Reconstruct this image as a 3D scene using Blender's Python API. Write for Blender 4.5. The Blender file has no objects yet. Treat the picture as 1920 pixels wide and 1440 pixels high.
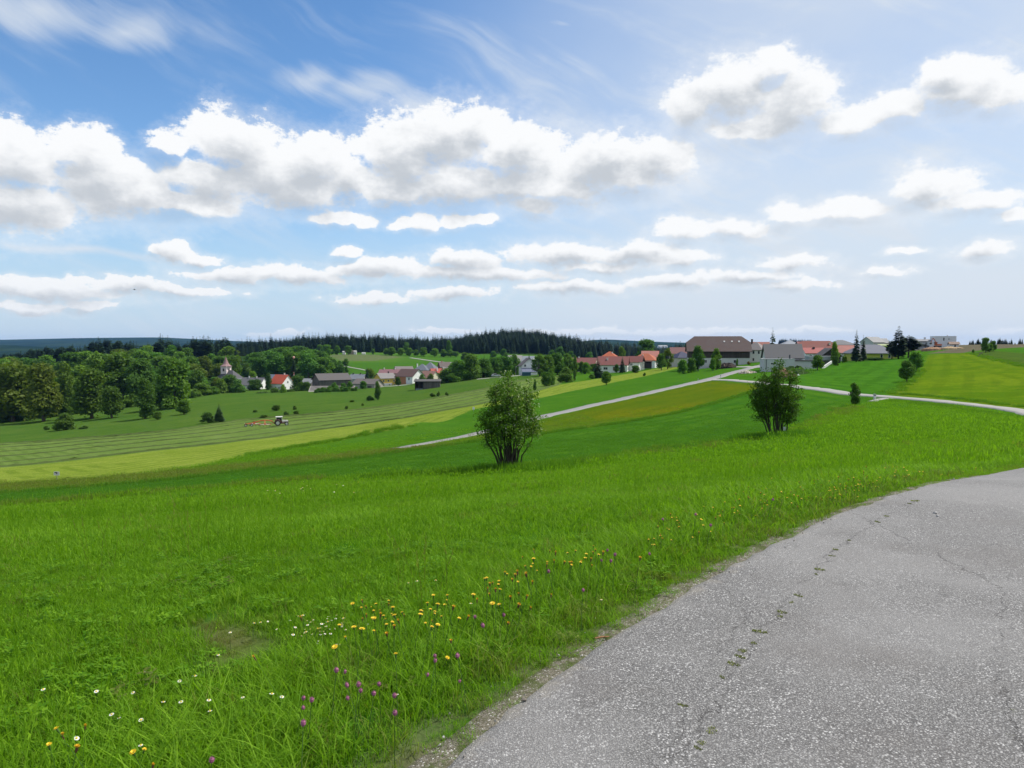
import bpy, math, random
import numpy as np
from mathutils import Vector, Matrix, Euler

# ---------------------------------------------------------------- small node-graph helpers
class NG:
    """Tiny helper that builds shader node graphs."""
    def __init__(self, tree):
        self.t = tree
    def new(self, typ, **kw):
        n = self.t.nodes.new(typ)
        for k, v in kw.items():
            setattr(n, k, v)
        return n
    def put(self, sock, v):
        if isinstance(v, bpy.types.NodeSocket):
            self.t.links.new(v, sock)
        elif v is not None:
            if hasattr(sock, 'default_value'):
                try:
                    sock.default_value = v
                except Exception:
                    sock.default_value = (*v, 1.0) if len(v) == 3 else v
    def m(self, op, a, b=None, c=None, clamp=False):
        n = self.new('ShaderNodeMath', operation=op, use_clamp=clamp)
        for i, v in enumerate((a, b, c)):
            if v is not None:
                self.put(n.inputs[i], v)
        return n.outputs[0]
    def v(self, op, a, b=None, c=None):
        n = self.new('ShaderNodeVectorMath', operation=op)
        for i, x in enumerate((a, b, c)):
            if x is not None:
                self.put(n.inputs[i], x)
        return n.outputs['Value'] if op in ('LENGTH', 'DOT_PRODUCT', 'DISTANCE') else n.outputs[0]
    def mix(self, f, a, b, mode='MIX'):
        n = self.new('ShaderNodeMix', data_type='RGBA', blend_type=mode)
        self.put(n.inputs[0], f); self.put(n.inputs[6], a); self.put(n.inputs[7], b)
        return n.outputs[2]
    def ss(self, x, a, b, lo=0.0, hi=1.0):
        n = self.new('ShaderNodeMapRange', interpolation_type='SMOOTHSTEP')
        self.put(n.inputs[0], x)
        for i, q in enumerate((a, b, lo, hi)):
            self.put(n.inputs[i + 1], q)
        return n.outputs[0]
    def lin(self, x, a, b, lo=0.0, hi=1.0):
        n = self.new('ShaderNodeMapRange', clamp=True)
        self.put(n.inputs[0], x)
        for i, q in enumerate((a, b, lo, hi)):
            self.put(n.inputs[i + 1], q)
        return n.outputs[0]
    def noise(self, vec, scale, detail=4.0, rough=0.5, dist=0.0, out=0):
        n = self.new('ShaderNodeTexNoise')
        self.put(n.inputs['Vector'], vec); self.put(n.inputs['Scale'], scale)
        self.put(n.inputs['Detail'], detail); self.put(n.inputs['Roughness'], rough)
        self.put(n.inputs['Distortion'], dist)
        return n.outputs[out]
    def voronoi(self, vec, scale, feature='F1', out='Distance', rnd=1.0):
        n = self.new('ShaderNodeTexVoronoi', feature=feature)
        self.put(n.inputs['Vector'], vec); self.put(n.inputs['Scale'], scale)
        if 'Randomness' in n.inputs:
            self.put(n.inputs['Randomness'], rnd)
        return n.outputs[out]
    def attr(self, name, typ='GEOMETRY', out='Fac'):
        n = self.new('ShaderNodeAttribute', attribute_type=typ, attribute_name=name)
        return n.outputs[out]
    def xyz(self, x, y, z):
        n = self.new('ShaderNodeCombineXYZ')
        for i, q in enumerate((x, y, z)):
            self.put(n.inputs[i], q)
        return n.outputs[0]
    def sep(self, v):
        n = self.new('ShaderNodeSeparateXYZ')
        self.put(n.inputs[0], v)
        return n.outputs
    def pos(self):
        return self.new('ShaderNodeNewGeometry').outputs['Position']

# ---------------------------------------------------------------- camera
C = bpy.context.scene.collection
SC = bpy.context.scene
FPX = 1387.0            # focal length in pixels of the 1920 x 1440 photograph
HROW = 648.0            # pixel row of the horizon
EYE = 1.65
PITCH = math.atan((720 - HROW) / FPX)
cam_d = bpy.data.cameras.new('camera')
cam_d.sensor_width = 36.0
cam_d.lens = FPX / 1920 * 36.0
cam_d.clip_start = 0.05
cam_d.clip_end = 30000
cam = bpy.data.objects.new('camera', cam_d)
C.objects.link(cam)
cam.location = (0, 0, EYE)
cam.rotation_euler = (math.pi / 2 - PITCH, 0, 0)
SC.camera = cam

# ---------------------------------------------------------------- exposure and render settings
SC.view_settings.view_transform = 'Standard'
SC.view_settings.look = 'None'
SC.view_settings.gamma = 1.0
SC.view_settings.exposure = 0.13
SC.view_settings.use_curve_mapping = False
SC.render.engine = 'CYCLES'
cy = SC.cycles
cy.max_bounces = 6; cy.diffuse_bounces = 3; cy.glossy_bounces = 2
cy.transmission_bounces = 3; cy.transparent_max_bounces = 6; cy.volume_bounces = 0
cy.caustics_reflective = False; cy.caustics_refractive = False
cy.use_denoising = True
cy.use_adaptive_sampling = True
cy.adaptive_threshold = 0.012

# ---------------------------------------------------------------- sun
SUN_EL, SUN_AZ = math.radians(57), math.radians(72)      # azimuth from the view direction (+Y) towards +X
SUN_DIR = Vector((math.sin(SUN_AZ) * math.cos(SUN_EL), math.cos(SUN_AZ) * math.cos(SUN_EL), math.sin(SUN_EL)))
sun_d = bpy.data.lights.new('sun', 'SUN')
sun_d.energy = 4.8
sun_d.angle = math.radians(0.5)
sun_d.color = (1.0, 0.955, 0.88)
sun = bpy.data.objects.new('sun', sun_d)
C.objects.link(sun)
sun.location = SUN_DIR * 300
sun.rotation_euler = SUN_DIR.to_track_quat('Z', 'Y').to_euler()

# ---------------------------------------------------------------- sky with cumulus rows and cirrus
def direction(px, py):
    v = Vector(((px - 960) / FPX, 1.0, (720 - py) / FPX))
    c, s = math.cos(PITCH), math.sin(PITCH)
    return Vector((v.x, v.y * c + v.z * s, -v.y * s + v.z * c)).normalized()

def azel(px, py):
    d = direction(px, py)
    return math.atan2(d.x, d.y), math.asin(d.z)

CUMULUS = [  # photo pixel centre and radii of the billows
    (20, 300, 130, 66), (150, 285, 80, 44), (50, 385, 130, 62), (230, 365, 140, 55), (350, 378, 110, 26), (315, 268, 42, 24), (190, 330, 120, 50),
    (440, 272, 95, 58), (400, 330, 110, 46), (592, 305, 82, 52), (550, 352, 140, 46), (655, 335, 50, 40), (500, 320, 100, 50),
    (830, 260, 120, 58), (895, 235, 50, 36), (760, 290, 92, 60), (970, 290, 95, 48), (740, 352, 90, 36), (860, 345, 150, 46), (1000, 380, 54, 20), (960, 340, 110, 40),
    (1130, 300, 110, 52), (1240, 295, 82, 46), (1060, 345, 120, 40), (1190, 330, 110, 40),
    (765, 418, 34, 13), (795, 413, 36, 16), (860, 409, 36, 15), (900, 413, 34, 11), (600, 408, 30, 12), (640, 402, 60, 14), (688, 411, 26, 13),
    (1450, 116, 44, 28), (1372, 172, 104, 56), (1305, 200, 60, 50), (1490, 195, 90, 66), (1420, 240, 150, 26),
    (1800, 160, 105, 52), (1870, 180, 100, 38), (1780, 125, 56, 22), (1690, 205, 80, 30), (1590, 230, 90, 26),
    (1290, 436, 62, 22), (1390, 424, 72, 20), (1480, 400, 60, 20), (1590, 388, 100, 20), (1750, 350, 84, 40), (1830, 378, 110, 22), (1905, 402, 40, 14),
    (330, 474, 34, 20), (370, 484, 46, 13), (300, 474, 16, 12), (648, 470, 22, 11), (668, 476, 18, 9),
    (440, 516, 100, 16), (560, 516, 120, 17), (720, 507, 100, 20), (870, 492, 80, 24), (1060, 478, 130, 24), (1190, 478, 110, 26), (1280, 487, 60, 16), (900, 515, 190, 17), (1130, 500, 120, 14),
    (1080, 541, 130, 14), (1270, 531, 130, 14), (1400, 520, 110, 14), (1480, 494, 70, 18), (1490, 534, 90, 11),
    (90, 546, 200, 20), (250, 540, 130, 15), (330, 545, 110, 10), (60, 575, 90, 12), (160, 570, 60, 9), (700, 560, 70, 9), (850, 552, 84, 14), (60, 584, 50, 7),
    (1840, 468, 64, 18), (1660, 506, 50, 9), (1690, 470, 36, 7),
    (520, 622, 60, 5), (840, 620, 60, 6), (1090, 622, 130, 7), (1260, 620, 110, 8), (1420, 623, 90, 6), (1540, 618, 70, 5), (1880, 622, 50, 6),
]
CIRRUS = [(90, 20, 190, 50), (230, 60, 110, 40), (600, 168, 90, 40), (690, 190, 110, 40), (760, 215, 90, 30), (160, 470, 230, 14), (1060, 45, 90, 30)]

world = bpy.data.worlds.new('World')
SC.world = world
world.use_nodes = True
world.node_tree.nodes.clear()

def ellipse_field(name, items):
    g = bpy.data.node_groups.new(name, 'ShaderNodeTree')
    g.interface.new_socket('P', in_out='INPUT', socket_type='NodeSocketVector')
    g.interface.new_socket('D', in_out='OUTPUT', socket_type='NodeSocketFloat')
    k = NG(g)
    gi = k.new('NodeGroupInput'); go = k.new('NodeGroupOutput')
    acc = None
    for (px, py, rx, ry) in items:
        a, e = azel(px, py)
        sx = FPX / (rx * math.cos(a) ** 2)
        sy = FPX / (ry * math.cos(a))
        q = k.v('MULTIPLY_ADD', gi.outputs[0], (sx, sy, 0), (-a * sx, -e * sy, 0))
        d = k.m('SUBTRACT', 1.0, k.v('LENGTH', q))
        acc = d if acc is None else k.m('SMOOTH_MAX', acc, d, 0.28)
    k.t.links.new(acc, go.inputs[0])
    return g

def build_sky():
    k = NG(world.node_tree)
    tc = k.new('ShaderNodeTexCoord').outputs['Generated']
    d = k.sep(tc)
    az = k.m('ARCTAN2', d[0], d[1])
    el = k.m('ARCSINE', d[2])
    p = k.xyz(az, el, 0.0)
    sky = k.new('ShaderNodeTexSky', sky_type='NISHITA', sun_disc=False)
    sky.sun_elevation = SUN_EL; sky.sun_rotation = SUN_AZ
    sky.air_density = 1.0; sky.dust_density = 0.3; sky.ozone_density = 2.5; sky.altitude = 500
    base = k.new('ShaderNodeHueSaturation')
    base.inputs['Saturation'].default_value = 1.18; base.inputs['Value'].default_value = 1.38
    k.t.links.new(sky.outputs[0], base.inputs['Color'])
    col = k.mix(k.m('MULTIPLY', k.ss(el, 0.26, 0.0), 0.85), base.outputs[0], (3.9, 5.5, 7.2, 1))
    # ---- cirrus veil, thicker towards the sun
    ps = k.v('ADD', p, k.v('MULTIPLY', k.v('SUBTRACT', k.noise(p, 3.0, 3, .5, out=1), (.5, .5, .5)), (.25, .12, 0)))
    rot = k.new('ShaderNodeVectorRotate', rotation_type='Z_AXIS')
    k.put(rot.inputs['Vector'], ps); rot.inputs['Angle'].default_value = math.radians(24)
    streak = k.noise(k.v('MULTIPLY', rot.outputs[0], (3.2, 22.0, 1.0)), 1.0, 6, .6)
    broad = k.noise(k.v('MULTIPLY', ps, (2.4, 5.0, 1.0)), 1.0, 5, .55)
    toward = k.ss(k.m('ADD', az, k.m('MULTIPLY', el, -0.25)), -0.32, 0.32)
    veil = k.m('MULTIPLY', toward, k.m('ADD', 0.36, k.m('MULTIPLY', broad, 0.78)))
    cg = k.new('ShaderNodeGroup'); cg.node_tree = ellipse_field('cirrus_field', CIRRUS)
    k.put(cg.inputs[0], ps)
    wisp = k.m('MULTIPLY', k.ss(k.m('ADD', cg.outputs[0], k.m('MULTIPLY', k.m('SUBTRACT', streak, .5), 2.2)), -0.1, 1.1), 0.80)
    faint = k.m('MULTIPLY', k.ss(k.m('MULTIPLY', streak, k.m('ADD', broad, 0.45)), 0.42, 0.82), 0.42)
    veil = k.m('MAXIMUM', k.m('ADD', veil, faint), wisp)
    low = k.m('MULTIPLY', k.ss(el, 0.14, -0.01), 0.34)
    veil = k.m('MINIMUM', k.m('ADD', veil, low), 0.93)
    VEILC = (6.3, 6.85, 7.5, 1.0)
    col = k.mix(veil, col, VEILC)
    # ---- cumulus
    warp = k.v('MULTIPLY', k.v('SUBTRACT', k.noise(p, 14.0, 5, .6, out=1), (.5, .5, .5)), (.05, .035, 0))
    pw = k.v('ADD', p, warp)
    grp = ellipse_field('cumulus_field', CUMULUS)
    f1 = k.new('ShaderNodeGroup'); f1.node_tree = grp; k.put(f1.inputs[0], pw)
    f2 = k.new('ShaderNodeGroup'); f2.node_tree = grp
    k.put(f2.inputs[0], k.v('ADD', pw, k.xyz(0.006, k.ss(el, .08, .2, .007, .022), 0.0)))
    # billows get finer towards the horizon as the clouds get farther away
    q = k.v('MULTIPLY', p, (1.0, 1.45, 1.0))
    near = k.ss(el, .07, .17)
    def two(fn):
        n = k.new('ShaderNodeMix', data_type='FLOAT')
        k.put(n.inputs[0], near); k.put(n.inputs[2], fn(2.8)); k.put(n.inputs[3], fn(1.0))
        return n.outputs[0]
    n1 = two(lambda f: k.noise(q, 17.0 * f, 9, .62))
    n2 = k.noise(k.v('ADD', q, (0.012, 0.030, 0.0)), 20.0, 5, .55)
    qb = k.v('ADD', q, k.v('MULTIPLY', k.v('SUBTRACT', k.noise(q, 34.0, 4, .6, out=1), (.5, .5, .5)), (.035, .035, .0)))
    bil = two(lambda f: k.voronoi(qb, 24.0 * f, 'SMOOTH_F1'))
    det = k.m('ADD', k.m('MULTIPLY', k.m('SUBTRACT', n1, .5), 2.3), k.m('MULTIPLY', k.m('SUBTRACT', .40, bil), .75))
    # elsewhere in the sky the same fair-weather clouds go on
    gen = k.m('SUBTRACT', k.m('MULTIPLY', k.noise(k.v('ADD', q, (7.0, 3.0, 2.0)), 4.5, 3, .5), 3.0), 1.75)
    gen2 = k.m('SUBTRACT', k.m('MULTIPLY', k.noise(k.v('ADD', q, (7.0, 3.03, 2.0)), 4.5, 3, .5), 3.0), 1.75)
    outside = k.m('MAXIMUM', k.ss(k.m('ABSOLUTE', az), .66, .9), k.ss(el, .52, .7))
    def pick(a, b):
        n = k.new('ShaderNodeMix', data_type='FLOAT')
        k.put(n.inputs[0], outside); k.put(n.inputs[2], a); k.put(n.inputs[3], b)
        return n.outputs[0]
    d1 = pick(f1.outputs[0], gen); d2 = pick(f2.outputs[0], gen2)
    d1 = k.m('ADD', k.m('MAXIMUM', d1, -1.2), 0.10)
    fray = k.noise(q, 75.0, 6, .68)
    dens = k.m('ADD', d1, k.m('ADD', k.m('MULTIPLY', det, 0.66), k.m('MULTIPLY', k.m('SUBTRACT', fray, .5), .95)))
    topness = k.ss(k.m('SUBTRACT', f2.outputs[0], f1.outputs[0]), -0.16, 0.25)
    edge = k.m('ADD', k.m('ADD', 0.17, k.m('MULTIPLY', topness, 0.50)), k.m('MULTIPLY', toward, 0.22))
    alpha = k.ss(dens, -0.16, edge)
    halo = k.m('MULTIPLY', k.ss(k.m('ADD', dens, k.m('MULTIPLY', k.m('SUBTRACT', broad, .5), 1.2)), -0.75, 0.35), 0.34)
    alpha = k.m('MAXIMUM', alpha, halo)
    alpha = k.m('MULTIPLY', alpha, k.ss(el, -0.002, 0.03))
    thick = k.m('ADD', d2, k.m('ADD', k.m('MULTIPLY', k.m('SUBTRACT', n2, .5), 1.4), k.m('MULTIPLY', k.m('SUBTRACT', fray, .5), .5)))
    shade = k.ss(thick, -0.05, 0.95)
    shade = k.m('MULTIPLY', shade, 0.80)
    cc = k.mix(shade, (8.5, 8.6, 8.7, 1), (4.1, 4.5, 5.0, 1))
    cc = k.mix(k.m('MULTIPLY', k.ss(el, 0.12, 0.0), 0.35), cc, (5.9, 6.5, 7.2, 1))
    col = k.mix(alpha, col, cc)
    bg = k.new('ShaderNodeBackground')
    bg.inputs['Strength'].default_value = 0.105
    k.put(bg.inputs['Color'], col)
    out = k.new('ShaderNodeOutputWorld')
    k.t.links.new(bg.outputs[0], out.inputs[0])
build_sky()
world.cycles.sampling_method = 'MANUAL'
world.cycles.sample_map_resolution = 512

# ================================================================ helpers for meshes and things
def clean(me):
    me.update()
    return me

def mesh_np(name, verts, faces, mat=None, attrs=None, smooth=False):
    """verts (N,3) array; faces (M,k) array (k = 3 or 4) or a list of tuples."""
    me = bpy.data.meshes.new(name)
    verts = np.asarray(verts, dtype=np.float32)
    if isinstance(faces, np.ndarray):
        n, kk = faces.shape
        me.vertices.add(len(verts)); me.vertices.foreach_set('co', verts.ravel())
        me.loops.add(n * kk); me.loops.foreach_set('vertex_index', faces.astype(np.int32).ravel())
        me.polygons.add(n)
        me.polygons.foreach_set('loop_start', np.arange(0, n * kk, kk, dtype=np.int32))
        me.update(calc_edges=True)
        me.validate()
    else:
        me.from_pydata([tuple(v) for v in verts], [], [tuple(f) for f in faces])
    for k, a in (attrs or {}).items():
        at = me.attributes.new(k, 'FLOAT', 'POINT')
        at.data.foreach_set('value', np.asarray(a, dtype=np.float32))
    if mat:
        me.materials.append(mat)
    if smooth:
        me.polygons.foreach_set('use_smooth', np.ones(len(me.polygons), dtype=bool))
    me.update()
    return me

class MB:
    """Collects boxes, prisms and tubes into one mesh."""
    def __init__(self):
        self.v = []; self.f = []
    def add(self, vs, fs):
        b = len(self.v)
        self.v += [tuple(x) for x in vs]
        self.f += [tuple(b + i for i in q) for q in fs]
        return self
    def box(self, x0, x1, y0, y1, z0, z1):
        vs = [(x0, y0, z0), (x1, y0, z0), (x1, y1, z0), (x0, y1, z0), (x0, y0, z1), (x1, y0, z1), (x1, y1, z1), (x0, y1, z1)]
        return self.add(vs, [(0, 3, 2, 1), (4, 5, 6, 7), (0, 1, 5, 4), (1, 2, 6, 5), (2, 3, 7, 6), (3, 0, 4, 7)])
    def slab(self, quad, t):
        """quad: four corners of the top face; thickness t straight down."""
        n = len(quad)
        top = [Vector(p) for p in quad]
        bot = [p - Vector((0, 0, t)) for p in top]
        fs = [tuple(range(n)), tuple(range(2 * n - 1, n - 1, -1))]
        for i in range(n):
            j = (i + 1) % n
            fs.append((i, n + i, n + j, j))
        return self.add(top + bot, fs)
    def bar(self, a, b, w, h=None):
        a, b = Vector(a), Vector(b)
        h = h or w
        d = (b - a).normalized()
        s = d.cross(Vector((0, 0, 1)))
        s = Vector((1, 0, 0)) if s.length < 1e-4 else s.normalized()
        u = s.cross(d).normalized()
        vs = []
        for p in (a, b):
            for i, j in ((-1, -1), (1, -1), (1, 1), (-1, 1)):
                vs.append(p + s * i * w / 2 + u * j * h / 2)
        return self.add(vs, [(0, 1, 2, 3), (7, 6, 5, 4), (0, 4, 5, 1), (1, 5, 6, 2), (2, 6, 7, 3), (3, 7, 4, 0)])
    def tube(self, pts, rads, n=6, cap=True):
        pts = [Vector(p) for p in pts]
        rings = []
        for i, p in enumerate(pts):
            d = (pts[min(i + 1, len(pts) - 1)] - pts[max(i - 1, 0)]).normalized()
            s = d.cross(Vector((0.13, 0.97, 0.21)))
            s = Vector((1, 0, 0)) if s.length < 1e-3 else s.normalized()
            u = d.cross(s).normalized()
            rings.append([p + (s * math.cos(2 * math.pi * k / n) + u * math.sin(2 * math.pi * k / n)) * rads[i] for k in range(n)])
        vs = [q for r in rings for q in r]
        fs = []
        for i in range(len(pts) - 1):
            for k in range(n):
                a, b = i * n + k, i * n + (k + 1) % n
                fs.append((a, b, b + n, a + n))
        if cap:
            fs.append(tuple(range(n - 1, -1, -1)))
            fs.append(tuple((len(pts) - 1) * n + k for k in range(n)))
        return self.add(vs, fs)
    def disc(self, c, axis, r, t, n=14):
        a = Vector(axis).normalized()
        return self.tube([Vector(c) - a * t / 2, Vector(c) + a * t / 2], [r, r], n)
    def mesh(self, name, mat, smooth=False):
        me = bpy.data.meshes.new(name)
        me.from_pydata(self.v, [], self.f)
        me.materials.append(mat)
        if smooth:
            me.polygons.foreach_set('use_smooth', np.ones(len(me.polygons), dtype=bool))
        me.update()
        return me
    def build(self, name, mat, parent=None, smooth=False):
        return link(name, self.mesh(name, mat, smooth), parent)

def link(name, data, parent=None):
    o = bpy.data.objects.new(name, data)
    C.objects.link(o)
    if parent is not None:
        o.parent = parent
    return o

def tag(o, label=None, cat=None, group=None, kind=None):
    if label: o['label'] = label
    if cat: o['category'] = cat
    if group: o['group'] = group
    if kind: o['kind'] = kind
    return o

def thing(name, label, cat, loc=(0, 0, 0), yaw=0.0, group=None):
    o = link(name, None)
    o.location = loc
    o.rotation_euler = (0, 0, yaw)
    return tag(o, label, cat, group)

# ================================================================ lay of the land
def ray(px, py):
    d = direction(px, py)
    return d / d.y          # per metre of forward distance

def P(px, py, Y):
    d = ray(px, py)
    return Vector((d.x * Y, Y, EYE + d.z * Y))

def zrow(py, Y):
    return EYE + ray(960, py).z * Y

R_ = 'r'
def near_col(*kn):
    out = []
    for q in kn:
        if q[0] == R_: out.append((q[1], zrow(q[2], q[1])))
        else: out.append(q)
    return out
NEAR = {  # photo column: (distance, height) or (R_, distance, photo row)
    -900: near_col((6, -.55), (15, -2.5), (30, -5.6), (60, -11.5), (150, -21), (240, -26), (330, -31), (400, -31)),
    0:    near_col((4, -.12), (8, -.62), (15, -1.95), (25, -3.95), (R_, 35, 952), (R_, 48, 936), (R_, 62, 922), (R_, 74, 905), (R_, 110, 877), (R_, 150, 856), (R_, 200, 832), (R_, 250, 812), (R_, 310, 790), (360, -31.5), (400, -31)),
    300:  near_col((4, -.10), (8, -.55), (15, -1.75), (25, -3.7), (R_, 36, 930), (R_, 57, 903), (R_, 72, 886), (R_, 112, 853), (R_, 160, 824), (R_, 205, 806), (R_, 260, 782), (R_, 320, 758), (R_, 380, 742), (400, -24.2)),
    600:  near_col((4, -.05), (8, -.45), (15, -1.55), (25, -3.2), (R_, 39, 903), (R_, 60, 868), (R_, 78, 848), (R_, 105, 832), (R_, 165, 803), (R_, 210, 775), (R_, 270, 752), (R_, 330, 739), (R_, 390, 731), (R_, 400, 730)),
    740:  near_col((4, -.03), (8, -.4), (15, -1.45), (25, -3.1), (R_, 40, 894), (R_, 66, 849), (R_, 84, 840), (R_, 110, 820), (R_, 160, 787), (R_, 200, 769), (R_, 250, 753), (R_, 300, 742), (R_, 345, 733), (R_, 400, 726)),
    900:  near_col((5, -.02), (9, -.35), (15, -1.35), (25, -3.0), (R_, 42, 884), (R_, 72, 830), (R_, 97, 812), (R_, 150, 766), (R_, 190, 750), (R_, 250, 730), (R_, 310, 715), (R_, 360, 706), (400, -15.0)),
    1200: near_col((5, .0), (8, -.16), (14, -1.0), (25, -2.75), (R_, 46, 852), (R_, 70, 815), (R_, 100, 783), (R_, 150, 740), (R_, 200, 715), (R_, 250, 709), (R_, 310, 701), (R_, 360, 695), (R_, 400, 691)),
    1450: near_col((6, .02), (9, -.14), (14, -.8), (25, -2.35), (R_, 52, 824), (R_, 80, 782), (R_, 110, 748), (R_, 140, 722), (R_, 180, 706), (R_, 225, 690), (R_, 300, 672), (400, -2.4)),
    1600: near_col((7, .02), (10, -.16), (14, -.7), (25, -2.2), (R_, 52, 803), (R_, 80, 770), (R_, 110, 740), (R_, 140, 719), (R_, 180, 697), (R_, 230, 679), (R_, 270, 676), (330, -3.6), (400, -2)),
    1680: near_col((8, .0), (11, -.25), (15, -.8), (25, -2.1), (R_, 52, 795), (R_, 80, 768), (R_, 97, 750), (R_, 130, 723), (R_, 180, 693), (R_, 230, 675.5), (R_, 262, 675), (R_, 300, 668), (400, -.5)),
    1750: near_col((8, .0), (11, -.30), (15, -.85), (25, -2.0), (R_, 52, 790), (R_, 75, 770), (R_, 92, 756), (R_, 115, 736), (R_, 150, 708), (R_, 190, 684), (R_, 240, 664), (R_, 330, 648.5), (R_, 380, 645), (400, 2.2)),
    1920: near_col((9, -.1), (13.6, -.58), (20, -1.2), (32, -2.3), (52, -4.0), (R_, 72, 785), (R_, 80, 773), (R_, 110, 735), (R_, 150, 692), (R_, 200, 668), (R_, 260, 655), (R_, 330, 648), (R_, 390, 645), (400, 2.4)),
    2700: near_col((8, .1), (13.6, .0), (30, -1.0), (52, -2.2), (80, -3.0), (150, 0), (260, 3), (330, 4), (400, 4)),
}
FAR = {
    -900: [(450, -28), (600, -18), (900, -16), (1200, -20), (2500, -40), (7000, 60), (9000, 30)],
    0:    [(450, -26), (560, -20), (700, -18), (900, -22), (1500, -40), (2600, -34), (3500, zrow(644, 3500)), (4300, -30), (7000, zrow(636, 7000)), (9000, 20)],
    150:  [(450, -26), (560, -16), (680, -10), (900, -20), (1500, -40), (3500, zrow(653, 3500)), (4300, -20), (7000, zrow(632.5, 7000)), (9000, 20)],
    300:  [(450, -23), (560, -14), (700, -7), (900, -20), (1500, -40), (4500, 0), (7000, zrow(631, 7000)), (9000, 20)],
    450:  [(450, -25.5), (560, -17), (700, -8), (900, -12), (1200, -25), (4500, -5), (7000, zrow(639, 7000)), (9000, 20)],
    600:  [(450, -24), (560, -17), (700, -8), (800, -7), (900, -4), (980, -2.5), (1150, -14), (2000, -40), (7000, 10), (9000, -20)],
    660:  [(450, -23), (560, -17), (700, -7.5), (800, -7), (900, -3), (980, -1.5), (1150, -14), (2000, -40), (7000, 10), (9000, -20)],
    750:  [(450, -22.5), (560, -17), (750, -6.5), (850, -7), (980, -5.5), (1150, -14), (2000, -40), (7000, 5), (9000, -20)],
    840:  [(450, -19), (600, -14), (780, -8), (900, -7), (980, -5.5), (1150, -14), (2000, -40), (7000, 5), (9000, -20)],
    890:  [(450, -16), (600, -11), (780, -8), (880, -3), (960, 1.5), (1100, -5), (1250, -14), (2000, -40), (7000, 5), (9000, -20)],
    955:  [(450, -15.5), (600, -11), (760, -8), (850, -1), (940, 9.0), (1050, 4), (1250, -14), (2000, -40), (7000, 5), (9000, -20)],
    1010: [(450, -15), (600, -11), (760, -9), (850, -3), (940, 5.5), (1050, 0), (1250, -14), (2000, -40), (7000, 20), (9000, -20)],
    1060: [(450, -14), (600, -11), (770, -10), (860, -7), (950, -1.5), (1100, -10), (2000, -40), (7000, 20), (9000, -20)],
    1120: [(450, -13), (600, -11), (780, -14), (950, -10.5), (1200, -20), (2000, -40), (6000, zrow(634.5, 6000)), (9000, -20)],
    1200: [(450, -12), (600, -10), (800, -17), (950, -16), (1200, -25), (2000, -40), (6000, zrow(639, 6000)), (9000, -20)],
    1250: [(450, -10), (600, -9), (800, -18), (950, -20), (1200, -25), (2000, -36), (6000, zrow(641, 6000)), (9000, -20)],
    1300: [(450, -8), (600, -8), (1000, -15), (1400, -20), (2000, -30), (6000, zrow(642.5, 6000)), (9000, -20)],
    1450: [(450, -3), (600, -4), (1000, -10), (1800, -8), (2400, 6), (3000, -20), (6000, 0), (9000, -20)],
    1520: [(450, -1.5), (600, -2), (1000, -10), (1800, -8), (2400, 0), (3000, -20), (6000, 0), (9000, -20)],
    1650: [(450, 1), (600, 0), (1000, -6), (2000, -30), (9000, -60)],
    1920: [(450, 2), (600, 0), (1000, -6), (2000, -30), (9000, -60)],
    2700: [(450, 4), (600, 3), (1000, 0), (2000, -30), (9000, -60)],
}
NU, NL = 900, 720
L0, L1 = math.log(4.0), math.log(9500.0)
PXA = np.linspace(-900, 2700, NU)
LYA = np.linspace(L0, L1, NL)

def _table():
    Z = np.zeros((NL, NU))
    def cols(tab, ly):
        keys = sorted(tab)
        M = np.array([np.interp(ly, [math.log(a) for a, _ in tab[k]], [b for _, b in tab[k]]) for k in keys])   # (ncol, nl)
        return np.array([np.interp(PXA, keys, M[:, i]) for i in range(M.shape[1])])
    yy = np.exp(LYA)
    zn = cols(NEAR, np.minimum(LYA, math.log(400)))
    zf = cols(FAR, np.maximum(LYA, math.log(450)))
    w = np.clip((yy - 400) / 50, 0, 1)[:, None]
    Z = zn * (1 - w) + zf * w
    # gentle smoothing along and across
    def smooth(a, s, ax):
        r = int(3 * s)
        kern = np.exp(-0.5 * (np.arange(-r, r + 1) / s) ** 2); kern /= kern.sum()
        pad = [(0, 0), (0, 0)]; pad[ax] = (r, r)
        b = np.pad(a, pad, mode='edge')
        return np.apply_along_axis(lambda q: np.convolve(q, kern, mode='valid'), ax, b)
    Z = smooth(Z, 4.0, 0)
    wide, fine = smooth(Z, 16.0, 1), smooth(Z, 5.0, 1)
    wf = np.clip((yy - 520) / 150, 0, 1)[:, None]
    Z = wide * (1 - wf) + fine * wf
    # the ground near the camera: a nearly level road shoulder
    return Z
ZT = _table()
BUMPS = []     # (x, y, rx, ry, height)

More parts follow.
